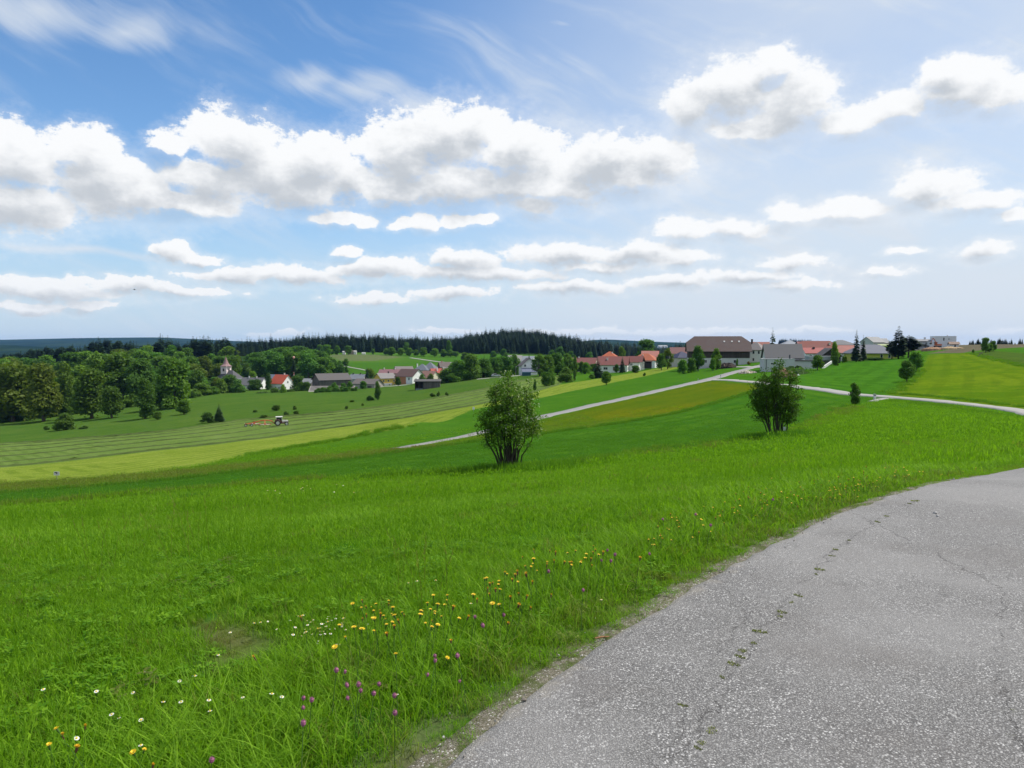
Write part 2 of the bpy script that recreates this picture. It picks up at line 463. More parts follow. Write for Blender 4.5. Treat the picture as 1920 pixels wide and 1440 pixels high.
def H(x, y):
    """Ground height at world (x, y); arrays allowed."""
    x = np.asarray(x, dtype=float); y = np.asarray(y, dtype=float)
    yc = np.maximum(y, 4.0)
    px = 960 + FPX * x / yc
    iu = np.clip((px + 900) / 3600 * (NU - 1), 0, NU - 1.001)
    il = np.clip((np.log(yc) - L0) / (L1 - L0) * (NL - 1), 0, NL - 1.001)
    u0 = iu.astype(int); l0 = il.astype(int)
    fu = iu - u0; fl = il - l0
    z = (ZT[l0, u0] * (1 - fu) + ZT[l0, u0 + 1] * fu) * (1 - fl) + (ZT[l0 + 1, u0] * (1 - fu) + ZT[l0 + 1, u0 + 1] * fu) * fl
    near = np.clip((yc - 4.0) / 7.0, 0, 1)
    near = near * near * (3 - 2 * near)
    plane = -0.012 * np.maximum(y, -5) - 0.05 * np.clip(-x, 0, 8)
    z = z * near + plane * (1 - near)
    # fine unevenness of the fields
    z = z + 0.05 * near * np.sin(x * 0.31 + 1.3 * np.sin(y * 0.13)) * np.sin(y * 0.23 + 0.7)
    for (bx, by, rx, ry, hh) in BUMPS:
        q = ((x - bx) / rx) ** 2 + ((y - by) / ry) ** 2
        z = z + hh * np.exp(-q * 1.4)
    return z

_YS = np.exp(np.linspace(math.log(2.0), math.log(9300), 5000))
def G(px, py, ymin=2.0):
    """The ground point seen at a pixel of the photograph."""
    d = ray(px, py)
    zz = EYE + d.z * _YS - H(d.x * _YS, _YS)
    ok = np.where((zz <= 0) & (_YS > ymin))[0]
    if len(ok) == 0:
        i = int(np.argmin(np.abs(zz)))
        Y = _YS[i]
    else:
        i = ok[0]
        if i > 0:
            a, b = zz[i - 1], zz[i]
            Y = _YS[i - 1] + (_YS[i] - _YS[i - 1]) * a / (a - b + 1e-12) if a > 0 else _YS[i]
        else:
            Y = _YS[i]
    x = d.x * Y
    return Vector((x, Y, float(H(x, Y))))

def ground(px, Y):
    x = (px - 960) / FPX * Y
    return Vector((x, Y, float(H(x, Y))))

_b = G(740, 812); BUMPS.append((_b.x, _b.y + 3, 7.0, 9.0, 1.5))
_b = G(805, 806); BUMPS.append((_b.x, _b.y + 2, 5.0, 6.0, 0.5))

# ---------------------------------------------------------------- field outlines (photo pixels on the ground)
LINE1 = [(-150, 966), (0, 955), (300, 930), (600, 904), (780, 894), (955, 884), (1080, 872), (1200, 855), (1300, 842), (1380, 831), (1455, 822), (1520, 800), (1560, 782), (1600, 764), (1650, 750)]
LINE2 = [(-150, 938), (0, 926), (200, 911), (400, 891), (600, 868), (730, 851), (860, 833), (960, 821), (1060, 808), (1180, 791), (1280, 772), (1380, 744), (1430, 731), (1482, 724)]
LINE2B = [(-150, 918), (0, 907), (140, 898), (300, 886), (480, 868), (640, 852), (740, 842)]
LINE3 = [(-150, 919), (0, 908), (140, 898), (300, 884), (400, 868), (480, 853), (600, 832), (670, 818), (760, 802), (842, 787), (885, 768), (1013, 746), (1077, 732), (1127, 723), (1160, 715), (1220, 703), (1272, 690)]
LINE4 = [(-150, 889), (0, 877), (200, 856), (400, 834), (500, 822), (600, 806), (717, 790), (767, 783), (883, 762), (985, 741), (1050, 721), (1127, 709), (1220, 693), (1272, 684)]
LINE5 = [(-150, 840), (0, 831), (150, 821), (300, 809), (460, 786), (600, 775), (717, 762), (833, 743), (917, 727), (960, 716), (1015, 708), (1060, 706)]
ROAD1 = [(742, 842), (820, 828), (900, 812), (1000, 786), (1100, 763), (1200, 741), (1270, 725), (1335, 710), (1380, 697), (1424, 686)]
ROAD2 = [(1322, 712), (1365, 713), (1400, 716), (1440, 719.5), (1485, 724), (1540, 731), (1600, 740), (1680, 746), (1760, 753), (1850, 763), (1925, 774), (2060, 787)]

def to_xy(line):
    return [tuple(G(px, py)[:2]) for px, py in line]

POLY = {
    'clover': to_xy(LINE1) + to_xy(LINE2)[::-1],
    'ochre': to_xy([(740, 843), (900, 815), (1100, 766), (1200, 744), (1270, 728), (1335, 713), (1400, 719), (1482, 725)]) + to_xy(LINE2)[::-1][:-5],
    'brown': to_xy(LINE2B) + to_xy(LINE2[:7])[::-1],
    'lime': to_xy(LINE3) + to_xy(LINE4)[::-1],
    'swath': to_xy(LINE4[:11]) + to_xy(LINE5)[::-1],
    'slope': to_xy([(1660, 742), (1705, 713), (1726, 690), (1738, 666)]) + to_xy([(1600, 676), (1575, 675), (1545, 690), (1520, 700), (1470, 714), (1485, 722), (1600, 738)]),
    'hillside': to_xy([(1668, 741), (1708, 714), (1728, 691), (1742, 665), (1800, 663), (1822, 661), (1862, 672), (1935, 689), (2060, 712), (2060, 790), (1920, 769), (1760, 749)]),
    'plough': to_xy([(1738, 663), (1800, 662), (1850, 655), (1935, 650.5), (2070, 648)]) + [ (330.0, 395.0), (205.0, 420.0), (160.0, 420.0), (180.0, 300.0)],
    'rough': to_xy([(1822, 662), (1862, 673), (1935, 690), (2060, 713), (2060, 690), (1935, 664), (1850, 657)]),
    'fallow': [tuple(ground(px, Y)[:2]) for px, Y in ((612, 700), (640, 640), (700, 640), (757, 700), (700, 740), (630, 760))],
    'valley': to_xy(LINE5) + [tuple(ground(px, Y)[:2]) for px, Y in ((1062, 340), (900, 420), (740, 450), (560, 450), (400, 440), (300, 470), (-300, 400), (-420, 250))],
    'dry': to_xy([(330, 1175), (420, 1160), (500, 1165), (540, 1195), (480, 1235), (400, 1250), (330, 1225)]),
}

def poly_sd(poly, x, y, margin):
    """Signed distance to a polygon, positive inside; only computed near it."""
    p = np.array(poly)
    out = np.full(x.shape, -margin)
    sel = (x > p[:, 0].min() - margin) & (x < p[:, 0].max() + margin) & (y > p[:, 1].min() - margin) & (y < p[:, 1].max() + margin)
    xs, ys = x[sel], y[sel]
    if len(xs) == 0:
        return out
    dm = np.full(xs.shape, 1e9); ins = np.zeros(xs.shape, bool)
    n = len(p)
    for i in range(n):
        ax, ay = p[i]; bx, by = p[(i + 1) % n]
        ex, ey = bx - ax, by - ay
        t = np.clip(((xs - ax) * ex + (ys - ay) * ey) / (ex * ex + ey * ey + 1e-12), 0, 1)
        dm = np.minimum(dm, np.hypot(xs - ax - t * ex, ys - ay - t * ey))
        cond = ((ay > ys) != (by > ys)) & (xs < (bx - ax) * (ys - ay) / (by - ay + 1e-12) + ax)
        ins ^= cond
    out[sel] = np.clip(np.where(ins, dm, -dm), -margin, None)
    return out

# ---------------------------------------------------------------- near road: left edge traced on the ground, 5 m wide
EDGE_PX = [(802, 1440), (900, 1362), (1000, 1283), (1100, 1216), (1200, 1152), (1300, 1093), (1400, 1040), (1460, 1008), (1560, 966), (1650, 934), (1720, 913), (1800, 898), (1920, 878), (2060, 862)]
_e = [np.array(G(px, py)[:2]) for px, py in EDGE_PX]
_d = _e[0] - _e[2]; _d /= np.linalg.norm(_d)
_back = [_e[0] + _d * s + np.array([0.0, 0.0]) for s in (14.0, 9.0, 5.0, 2.5, 1.0)]
_last = _e[-1] + (_e[-1] - _e[-3]) * 1.0
_last2 = _last + (_e[-1] - _e[-3]) * 3.0
def catmull(pts, step):
    pts = [np.asarray(p, float) for p in pts]
    pts = [2 * pts[0] - pts[1]] + pts + [2 * pts[-1] - pts[-2]]
    out = []
    for i in range(1, len(pts) - 2):
        p0, p1, p2, p3 = pts[i - 1:i + 3]
        n = max(2, int(np.linalg.norm(p2 - p1) / step))
        for t in np.linspace(0, 1, n, endpoint=False):
            out.append(0.5 * ((2 * p1) + (-p0 + p2) * t + (2 * p0 - 5 * p1 + 4 * p2 - p3) * t * t + (-p0 + 3 * p1 - 3 * p2 + p3) * t ** 3))
    out.append(pts[-2])
    return np.array(out)
EDGE = catmull(_back + _e + [_last, _last2], 0.06)
for _ in range(30):      # soften kinks
    EDGE[1:-1] = 0.25 * EDGE[:-2] + 0.5 * EDGE[1:-1] + 0.25 * EDGE[2:]
_t = np.gradient(EDGE, axis=0); _t /= np.linalg.norm(_t, axis=1)[:, None]
EDGE_N = np.stack([_t[:, 1], -_t[:, 0]], 1)      # to the right of travel: over the road
EDGE = EDGE + EDGE_N * .05
_s = np.concatenate([[0], np.cumsum(np.linalg.norm(np.diff(EDGE, axis=0), axis=1))])
ROAD_W = 5.0
def road_sd(x, y):
    """Distance to the near road's left edge, positive on the road's side (within reach)."""
    E = EDGE[::4]; NN = EDGE_N[::4]
    x = np.atleast_1d(x); y = np.atleast_1d(y)
    out = np.full(x.shape, -99.0)
    sel = np.where((y < 45) & (np.abs(x) < 45))[0]
    for a in range(0, len(sel), 4000):
        s = sel[a:a + 4000]
        d2 = (x[s][:, None] - E[None, :, 0]) ** 2 + (y[s][:, None] - E[None, :, 1]) ** 2
        i = d2.argmin(1)
        sg = (x[s] - E[i, 0]) * NN[i, 0] + (y[s] - E[i, 1]) * NN[i, 1]
        out[s] = np.sign(sg) * np.sqrt(d2[np.arange(len(s)), i])
    return out

# ================================================================ materials
MATS = {}
def material(name):
    m = bpy.data.materials.new(name)
    m.use_nodes = True
    m.node_tree.nodes.clear()
    MATS[name] = m
    return m, NG(m.node_tree)

def finish(k, bsdf, disp=None):
    o = k.new('ShaderNodeOutputMaterial')
    k.t.links.new(bsdf, o.inputs[0])

def principled(k, col, rough=0.8, normal=None, spec=0.3, metal=0.0, **kw):
    n = k.new('ShaderNodeBsdfPrincipled')
    k.put(n.inputs['Base Color'], col); k.put(n.inputs['Roughness'], rough)
    k.put(n.inputs['Specular IOR Level'], spec); k.put(n.inputs['Metallic'], metal)
    if normal is not None:
        k.put(n.inputs['Normal'], normal)
    return n.outputs[0]

def bump(k, h, strength=0.5, dist=0.02):
    n = k.new('ShaderNodeBump')
    k.put(n.inputs['Height'], h); n.inputs['Strength'].default_value = strength; n.inputs['Distance'].default_value = dist
    return n.outputs[0]

def rgb(r, g, b):
    return (r, g, b, 1.0)

def land_material():
    m, k = material('fields')
    p = k.pos()
    big = k.noise(p, 0.035, 4, .55)
    mid = k.noise(p, 0.33, 5, .6)
    fine = k.noise(p, 3.2, 5, .65)
    vfine = k.noise(p, 22.0, 3, .6)
    jag = k.m('ADD', k.m('MULTIPLY', k.m('SUBTRACT', mid, .5), 2.0), k.m('MULTIPLY', k.m('SUBTRACT', fine, .5), 1.4))
    def region(name, w=0.6, wob=1.0):
        return k.ss(k.m('ADD', k.attr('sd_' + name), k.m('MULTIPLY', jag, wob * 1.5)), -w * 1.3, w * 1.3)
    def two(a, b, f=None, lo=.35, hi=.65):
        return k.mix(k.ss(f if f is not None else mid, lo, hi), a, b)
    patch = k.noise(p, .11, 5, .65)
    mottled = k.m('ADD', k.m('MULTIPLY', mid, .3), k.m('ADD', k.m('MULTIPLY', big, .3), k.m('MULTIPLY', patch, .4)))
    col = two(rgb(.040, .125, .010), rgb(.062, .150, .012), mottled, .38, .62)
    # faint arcs left by the mower on the meadow
    ring = k.attr('ring')
    rr = k.m('SINE', k.m('ADD', k.m('MULTIPLY', ring, 2.3), k.m('MULTIPLY', k.noise(p, .12, 3, .5), 9.0)))
    arc = k.m('MULTIPLY', k.ss(rr, -.6, .9), k.m('MULTIPLY', k.ss(k.attr('mow'), 0, 1), k.ss(k.noise(p, .09, 3, .5), .35, .6)))
    col = k.mix(k.m('MULTIPLY', arc, .55), col, rgb(.036, .108, .008))
    # meadows beyond the valley
    wide = k.mix(k.ss(k.noise(p, .012, 3, .5), .4, .6), rgb(.050, .130, .014), rgb(.075, .150, .022))
    col = k.mix(k.attr('beyond'), col, wide)
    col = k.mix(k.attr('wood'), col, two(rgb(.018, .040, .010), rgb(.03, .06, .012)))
    col = k.mix(region('valley', 1.5, 2.0), col, two(rgb(.048, .108, .016), rgb(.078, .132, .022), mottled, .36, .64))  # duller valley green: a cloud's shadow put into the meadow colour
    col = k.mix(region('clover', .5, .5), col, two(rgb(.034, .114, .009), rgb(.064, .152, .011), mottled, .40, .60))
    och = two(rgb(.066, .118, .007), rgb(.112, .128, .006), k.m('ADD', k.m('MULTIPLY', k.noise(p, .05, 5, .6), .7), k.m('MULTIPLY', fine, .3)), .40, .62)
    col = k.mix(region('ochre', .8, .7), col, och)
    brn = two(rgb(.085, .082, .020), rgb(.115, .088, .030), mid)
    col = k.mix(k.m('MULTIPLY', region('brown', 1.2, 1.6), .9), col, brn)
    # pale freshly cleared grass, combed along the rows
    al = k.v('MULTIPLY', p, (.12, .9, 1.0))
    comb = k.noise(al, 1.6, 5, .65)
    lim = k.mix(k.ss(comb, .38, .64), rgb(.142, .208, .022), rgb(.222, .270, .046))
    col = k.mix(region('lime', .5, .6), col, lim)
    sw = k.mix(k.ss(k.noise(al, 1.1, 5, .65), .36, .64), rgb(.098, .165, .030), rgb(.152, .208, .058))
    col = k.mix(region('swath', .5, .5), col, sw)
    slo = k.mix(k.ss(k.noise(k.v('MULTIPLY', p, (1.0, .25, 1)), .5, 4, .6), .35, .65), rgb(.038, .125, .010), rgb(.058, .160, .012))
    col = k.mix(region('slope', .8, .6), col, slo)
    hil = two(rgb(.072, .144, .006), rgb(.128, .188, .009), mottled, .41, .59)
    col = k.mix(region('hillside', .8, .7), col, hil)
    col = k.mix(region('rough', 1.2, 1.2), col, two(rgb(.05, .09, .016), rgb(.072, .12, .018)))
    plo = k.mix(k.ss(fine, .3, .7), rgb(.110, .092, .062), rgb(.155, .132, .095))
    col = k.mix(region('plough', .8, .5), col, plo)
    fal = k.mix(k.ss(mid, .35, .65), rgb(.14, .135, .085), rgb(.10, .13, .05))
    col = k.mix(k.m('MULTIPLY', region('fallow', 3, 4), .8), col, fal)
    col = k.mix(k.m('MULTIPLY', region('dry', .25, .35), .9), col, two(rgb(.15, .12, .065), rgb(.08, .10, .025), fine))
    def passes(name, step, amt, dark, thin=.75):
        d = k.attr('sd_' + name)
        w = k.m('SINE', k.m('ADD', k.m('MULTIPLY', d, 6.283 / step), k.m('MULTIPLY', k.m('SUBTRACT', mid, .5), 2.2)))
        f = k.m('MULTIPLY', k.m('MULTIPLY', k.ss(w, thin - .5, thin + .25), amt), k.m('MULTIPLY', k.ss(d, 0, 1.0), k.ss(k.noise(p, .07, 4, .6), .34, .56)))
        return k.mix(f, col, dark)
    col = passes('lime', 2.9, .55, rgb(.095, .150, .014), .4)
    col = passes('swath', 2.4, .45, rgb(.062, .105, .020), .3)
    col = passes('clover', 3.4, .5, rgb(.022, .088, .008), .5)
    col = passes('hillside', 4.2, .5, rgb(.068, .122, .006), .4)
    col = passes('slope', 4.6, .5, rgb(.032, .100, .008), .4)
    col = passes('ochre', 5.0, .45, rgb(.055, .098, .006), .4)
    col = passes('plough', 1.6, .5, rgb(.085, .070, .048), .3)
    sp = k.m('ADD', k.m('MULTIPLY', fine, .65), k.m('MULTIPLY', vfine, .35))
    col = k.mix(k.ss(sp, .62, .36), col, k.mix(.45, col, rgb(.014, .040, .004)))
    soil = k.m('MULTIPLY', k.attr('fringe'), k.ss(fine, .30, .55))
    col = k.mix(soil, col, k.mix(vfine, rgb(.075, .062, .036), rgb(.15, .125, .085)))
    # distant wooded hills
    hills = k.mix(k.ss(k.noise(p, .0022, 6, .6), .42, .58), rgb(.006, .018, .010), rgb(.018, .036, .014))
    col = k.mix(k.attr('hills'), col, hills)
    nrm = bump(k, k.m('ADD', k.m('MULTIPLY', fine, .6), k.m('MULTIPLY', vfine, .25)), .55, .12)
    finish(k, principled(k, col, .9, nrm, 0.0))
    return m

def asphalt_material():
    m, k = material('worn_asphalt')
    p = k.pos()
    big = k.noise(p, .55, 5, .6)
    mid = k.noise(p, 5.0, 5, .65)
    wp = k.v('ADD', p, k.v('MULTIPLY', k.v('SUBTRACT', k.noise(p, 60.0, 2, .5, out=1), (.5, .5, .5)), (.012, .012, .012)))
    d1 = k.voronoi(wp, 112.0, 'F1'); c1 = k.voronoi(wp, 112.0, 'F1', 'Color')
    d2 = k.voronoi(wp, 230.0, 'F1'); c2 = k.voronoi(wp, 230.0, 'F1', 'Color')
    s1 = k.sep(c1); s2 = k.sep(c2)
    stone = k.mix(k.ss(s1[0], .05, .95), rgb(.115, .111, .108), rgb(.255, .249, .242))
    stone = k.mix(k.ss(s1[1], .74, .9), stone, rgb(.50, .49, .475))
    stone2 = k.mix(k.ss(s2[0], .05, .95), rgb(.105, .101, .098), rgb(.265, .259, .25))
    stone2 = k.mix(k.ss(s2[1], .80, .92), stone2, rgb(.46, .45, .435))
    col = k.mix(k.ss(mid, .42, .60), stone, stone2)
    gap = k.ss(d1, .36, .62)
    col = k.mix(k.m('MULTIPLY', gap, .7), col, rgb(.062, .059, .056))
    col = k.mix(k.m('MULTIPLY', k.ss(big, .42, .62), .45), col, rgb(.26, .253, .245))
    col = k.mix(k.m('MULTIPLY', k.ss(k.noise(p, .8, 4, .6), .50, .68), .38), col, rgb(.135, .124, .115))
    # cracks, each with its own wander
    h = k.m('ADD', k.m('MULTIPLY', k.m('SUBTRACT', 1.0, d1), .6), k.m('MULTIPLY', k.m('SUBTRACT', 1.0, d2), .3))
    for nm, w in (('crack_a', .006), ('crack_b', .006), ('crack_c', .004)):
        wob = k.m('ADD', k.m('MULTIPLY', k.m('SUBTRACT', k.noise(p, 5.0, 5, .7), .5), .34), k.attr(nm))
        cr = k.m('MULTIPLY', k.ss(k.m('ABSOLUTE', wob), w, .002), k.ss(k.noise(p, 1.7, 3, .6), .40, .50))
        col = k.mix(k.m('MULTIPLY', cr, .5), col, rgb(.055, .047, .043))
        h = k.m('SUBTRACT', h, k.m('MULTIPLY', cr, 1.2))
    # sandy dust along the edge
    dust = k.m('MULTIPLY', k.ss(k.m('ADD', k.attr('edge'), k.m('MULTIPLY', k.m('SUBTRACT', mid, .5), .45)), .12, -.06), .7)
    col = k.mix(dust, col, k.mix(mid, rgb(.23, .205, .165), rgb(.33, .30, .25)))
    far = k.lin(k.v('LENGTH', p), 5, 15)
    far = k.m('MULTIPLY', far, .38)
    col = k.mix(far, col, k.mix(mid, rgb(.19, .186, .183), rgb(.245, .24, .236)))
    finish(k, principled(k, col, .82, bump(k, h, .9, .008), .3))
    return m

def verge_material():
    m, k = material('sandy_verge')
    p = k.pos()
    mid = k.noise(p, 6.0, 5, .65)
    c1 = k.sep(k.voronoi(p, 130.0, 'F1', 'Color')); d1 = k.voronoi(p, 130.0)
    col = k.mix(k.ss(c1[0], .1, .9), rgb(.085, .078, .050), rgb(.19, .172, .135))
    col = k.mix(k.ss(c1[1], .93, .96), col, rgb(.40, .385, .355))
    col = k.mix(k.ss(mid, .48, .64), col, rgb(.062, .078, .022))
    finish(k, principled(k, col, .95, bump(k, k.m('SUBTRACT', 1.0, d1), .8, .007), .2))
    return m

def lane_material(name, a, b):
    m, k = material(name)
    p = k.pos()
    n = k.noise(p, .8, 5, .65); n2 = k.noise(p, 7.0, 4, .6)
    col = k.mix(n, rgb(*a), rgb(*b))
    col = k.mix(k.m('MULTIPLY', k.ss(n2, .55, .7), .4), col, rgb(*[q * .6 for q in a]))
    finish(k, principled(k, col, .9, bump(k, n2, .3, .02), .2))
    return m

MAT_LAND = land_material()
MAT_ASPH = asphalt_material()
MAT_VERGE = verge_material()
MAT_LANE = lane_material('lane_asphalt', (.19, .183, .178), (.26, .252, .246))
MAT_TRACK = lane_material('pale_gravel', (.24, .232, .215), (.325, .315, .295))

# ================================================================ ground sheet
WOODS = {   # tree-covered areas as (photo column, distance)
    'left': [(-260, 290), (0, 312), (70, 312), (150, 315), (235, 330), (300, 345), (370, 372), (405, 400), (440, 470), (470, 560), (470, 760), (300, 800), (-260, 760)],
    'copse': [(462, 520), (500, 505), (560, 500), (620, 500), (652, 520), (650, 600), (600, 640), (470, 650)],
    'ridge': [(440, 800), (520, 760), (600, 800), (720, 835), (850, 830), (900, 770), (960, 760), (1040, 760), (1130, 780), (1250, 800), (1330, 840), (1330, 1130), (440, 1130)],
}
WOODXY = {n: [((px - 960) / FPX * Y, Y) for px, Y in v] for n, v in WOODS.items()}

def build_ground():
    pxs = np.concatenate([[-16000, -9000, -5000, -3000, -2000, -1400], np.arange(-900, -100, 25), np.arange(-100, 2020, 6), np.arange(2020, 2701, 25), [3200, 4000, 5500, 8000, 12000, 18000]])
    ys = np.concatenate([[-60, -40, -25, -15, -9, -5, -2], np.arange(0, 4, .25), np.exp(np.arange(math.log(4.0), math.log(9400), .0155))])
    XX = (pxs[None, :] - 960) / FPX * np.maximum(ys[:, None], 4.0)
    YY = np.repeat(ys[:, None], len(pxs), 1)
    x, y = XX.ravel(), YY.ravel()
    z = H(x, y)
    rs = road_sd(x, y)
    z = z - np.where(rs > -.1, np.clip((rs + .1) / .4, 0, 1) * .06, 0)      # bed of the road
    nr, nc = len(ys), len(pxs)
    i = np.arange(nr * nc).reshape(nr, nc)
    f = np.stack([i[:-1, :-1], i[:-1, 1:], i[1:, 1:], i[1:, :-1]], -1).reshape(-1, 4)
    at = {}
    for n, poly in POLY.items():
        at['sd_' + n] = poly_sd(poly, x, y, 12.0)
    at['ring'] = np.hypot(x - 40, (y - 64) * .9)
    at['mow'] = np.clip((x - 2) / 12, 0, 1) * np.clip((75 - y) / 10, 0, 1) * np.clip((y - 9) / 6, 0, 1)
    at['fringe'] = np.where(rs > -5, np.clip(1.15 + rs / .42, 0, 1), 0)
    at['beyond'] = np.clip((y - 420) / 60, 0, 1)
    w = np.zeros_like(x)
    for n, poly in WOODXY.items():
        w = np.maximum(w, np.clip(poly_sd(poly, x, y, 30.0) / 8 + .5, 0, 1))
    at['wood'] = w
    at['hills'] = np.clip((y - 1500) / 400, 0, 1)
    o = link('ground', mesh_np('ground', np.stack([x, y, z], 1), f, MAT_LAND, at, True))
    o['kind'] = 'structure'
build_ground()

# ================================================================ near road, its verge and the far lanes
def build_road():
    rng = np.random.default_rng(5)
    n = len(EDGE)
    jit = np.interp(_s, np.arange(0, _s[-1] + 1, .12), rng.normal(0, .012, int((_s[-1] + 1) / .12) + 1)) + np.interp(_s, np.arange(0, _s[-1] + 1, .6), rng.normal(0, .02, int((_s[-1] + 1) / .6) + 1))
    ts = np.concatenate([[0, .03, .07, .12, .18], np.arange(.26, ROAD_W, .12), [ROAD_W]])
    X = EDGE[:, None, :] + EDGE_N[:, None, :] * (ts[None, :, None] + (jit[:, None, None] * np.clip(1 - ts / .5, 0, 1)[None, :, None]))
    x, y = X[..., 0].ravel(), X[..., 1].ravel()
    z = H(x, y) + .030
    z = z + np.tile(np.where(ts < .02, -.045, np.where(ts < .05, -.008, .004 * np.minimum(ts, 2))), n)
    nt = len(ts)
    i = np.arange(n * nt).reshape(n, nt)
    f = np.stack([i[:-1, :-1], i[:-1, 1:], i[1:, 1:], i[1:, :-1]], -1).reshape(-1, 4)
    def crack(line):
        pts = np.array([G(*q)[:2] for q in line])
        o = np.argsort(pts[:, 1])
        yy = np.array(pts[o, 1]); xx = np.array(pts[o, 0])
        return x - np.interp(y, yy, xx)
    at = {'edge': np.tile(ts, n),
          'crack_a': crack([(1225, 1440), (1300, 1400), (1345, 1330), (1395, 1235), (1430, 1190), (1480, 1130), (1535, 1075), (1565, 1040), (1640, 985), (1720, 945)]),
          'crack_b': crack([(1915, 1420), (1885, 1330), (1868, 1270), (1880, 1200), (1885, 1150), (1875, 1110)]),
          'crack_c': crack([(1265, 1425), (1280, 1340), (1330, 1250), (1400, 1170), (1405, 1165)])}
    o = link('road', mesh_np('road', np.stack([x, y, z], 1), f, MAT_ASPH, at, True))
    o['kind'] = 'structure'
    # sandy strip of loose grit between asphalt and grass
    jit2 = np.interp(_s, np.arange(0, _s[-1] + 1, .25), rng.normal(0, .03, int((_s[-1] + 1) / .25) + 1))
    ts = np.array([-.15, -.10, -.05, 0, .07, .13])
    X = EDGE[:, None, :] + EDGE_N[:, None, :] * (ts[None, :, None] + np.where(ts < 0, 1, 0)[None, :, None] * jit2[:, None, None])
    x, y = X[..., 0].ravel(), X[..., 1].ravel()
    z = H(x, y) + np.tile(np.array([-.02, .006, .012, .012, .0, -.03]), n)
    nt = len(ts)
    i = np.arange(n * nt).reshape(n, nt)
    f = np.stack([i[:-1, :-1], i[:-1, 1:], i[1:, 1:], i[1:, :-1]], -1).reshape(-1, 4)
    o = link('road_verge', mesh_np('road_verge', np.stack([x, y, z], 1), f, MAT_VERGE, None, True))
    o['kind'] = 'structure'
build_road()

def ribbon(name, line, w, mat, lift=.10, step=1.5, jitter=.12, seed=1, xy=None, taper=None):
    rng = np.random.default_rng(seed)
    c = catmull(xy if xy is not None else [np.array(G(*q)[:2]) for q in line], step)
    t = np.gradient(c, axis=0); t /= np.linalg.norm(t, axis=1)[:, None] + 1e-9
    nn = np.stack([t[:, 1], -t[:, 0]], 1)
    ww = np.full(len(c), w)
    if taper: ww = np.interp(np.linspace(0, 1, len(c)), [a for a, _ in taper], [b for _, b in taper])
    offs = np.array([-.5, -.46, -.2, 0, .2, .46, .5])
    X = c[:, None, :] + nn[:, None, :] * (offs[None, :, None] * ww[:, None, None]) + nn[:, None, :] * (np.abs(offs)[None, :, None] > .4) * rng.normal(0, jitter, (len(c), 1, 1))
    x, y = X[..., 0].ravel(), X[..., 1].ravel()
    z = H(x, y) + np.tile(np.where(np.abs(offs) > .49, -.15, lift), len(c))
    nt = len(offs)
    i = np.arange(len(c) * nt).reshape(len(c), nt)
    f = np.stack([i[:-1, :-1], i[:-1, 1:], i[1:, 1:], i[1:, :-1]], -1).reshape(-1, 4)
    o = link(name, mesh_np(name, np.stack([x, y, z], 1), f, mat, None, True))
    o['kind'] = 'structure'
    return o
ribbon('field_road', ROAD1 + [(1440, 682)], 3.4, MAT_LANE, .10, seed=2, taper=[(0, 1.6), (.12, 2.6), (.3, 3.4), (1, 4.0)])
ribbon('hill_road', ROAD2, 2.8, MAT_TRACK, .12, seed=3)
ribbon('field_track', [(1634, 753), (1655, 748), (1690, 747)], 1.0, MAT_TRACK, .06, .6, .05, seed=4)
ribbon('farm_drive', [(1448, 687), (1425, 689), (1395, 688), (1345, 689)], 3.0, MAT_TRACK, .12, seed=5)
ribbon('village_road', None, 4.5, MAT_TRACK, .15, 2.0, seed=6, xy=[np.array(ground(px, Y)[:2]) for px, Y in ((895, 352), (930, 352), (975, 362), (1010, 380))])
ribbon('hamlet_drive', [(1192, 693), (1215, 689), (1235, 685)], 4.0, MAT_TRACK, .15, 2.0, seed=7)
ribbon('hamlet_street', None, 5.0, MAT_TRACK, .15, 2.0, seed=8, xy=[np.array(ground(px, Y)[:2]) for px, Y in ((710, 408), (735, 400), (752, 405), (770, 398))])
ribbon('valley_path', None, 3.5, MAT_TRACK, .25, 4.0, seed=9, xy=[np.array(ground(px, Y)[:2]) for px, Y in ((770, 690), (800, 660), (830, 630), (860, 610))])
ribbon('meadow_path', None, 2.2, MAT_TRACK, .2, 3.0, seed=10, xy=[np.array(ground(px, Y)[:2]) for px, Y in ((645, 590), (670, 570), (692, 550))])

# ================================================================ foliage materials
def leaf_material(name, a, b, trans=.30, objcol=True, instancer=False, pale=None, rough=.55):
    m, k = material(name)
    t = k.attr('tint')
    col = k.mix(t, rgb(*a), rgb(*b))
    oi = k.new('ShaderNodeObjectInfo')
    if objcol:
        col = k.mix(1.0, col, oi.outputs['Color'], 'MULTIPLY')
    if instancer:
        f = k.attr('shade', 'INSTANCER')
        col = k.mix(1.0, col, k.mix(f, rgb(.62, .66, .62), rgb(1.45, 1.35, 1.25)), 'MULTIPLY')
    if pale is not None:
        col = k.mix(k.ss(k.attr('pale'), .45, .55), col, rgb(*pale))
    d = principled(k, col, rough, None, .12)
    tr = k.new('ShaderNodeBsdfTranslucent')
    k.put(tr.inputs['Color'], k.mix(1.0, col, rgb(1.25, 1.3, .5), 'MULTIPLY'))
    ms = k.new('ShaderNodeMixShader')
    ms.inputs[0].default_value = trans
    k.t.links.new(d, ms.inputs[1]); k.t.links.new(tr.outputs[0], ms.inputs[2])
    finish(k, ms.outputs[0])
    return m

def bark_material(name, a, b):
    m, k = material(name)
    p = k.new('ShaderNodeTexCoord').outputs['Object']
    n = k.noise(k.v('MULTIPLY', p, (6, 6, 1.5)), 2.0, 5, .65)
    finish(k, principled(k, k.mix(n, rgb(*a), rgb(*b)), .9, bump(k, n, .6, .03), .2))
    return m

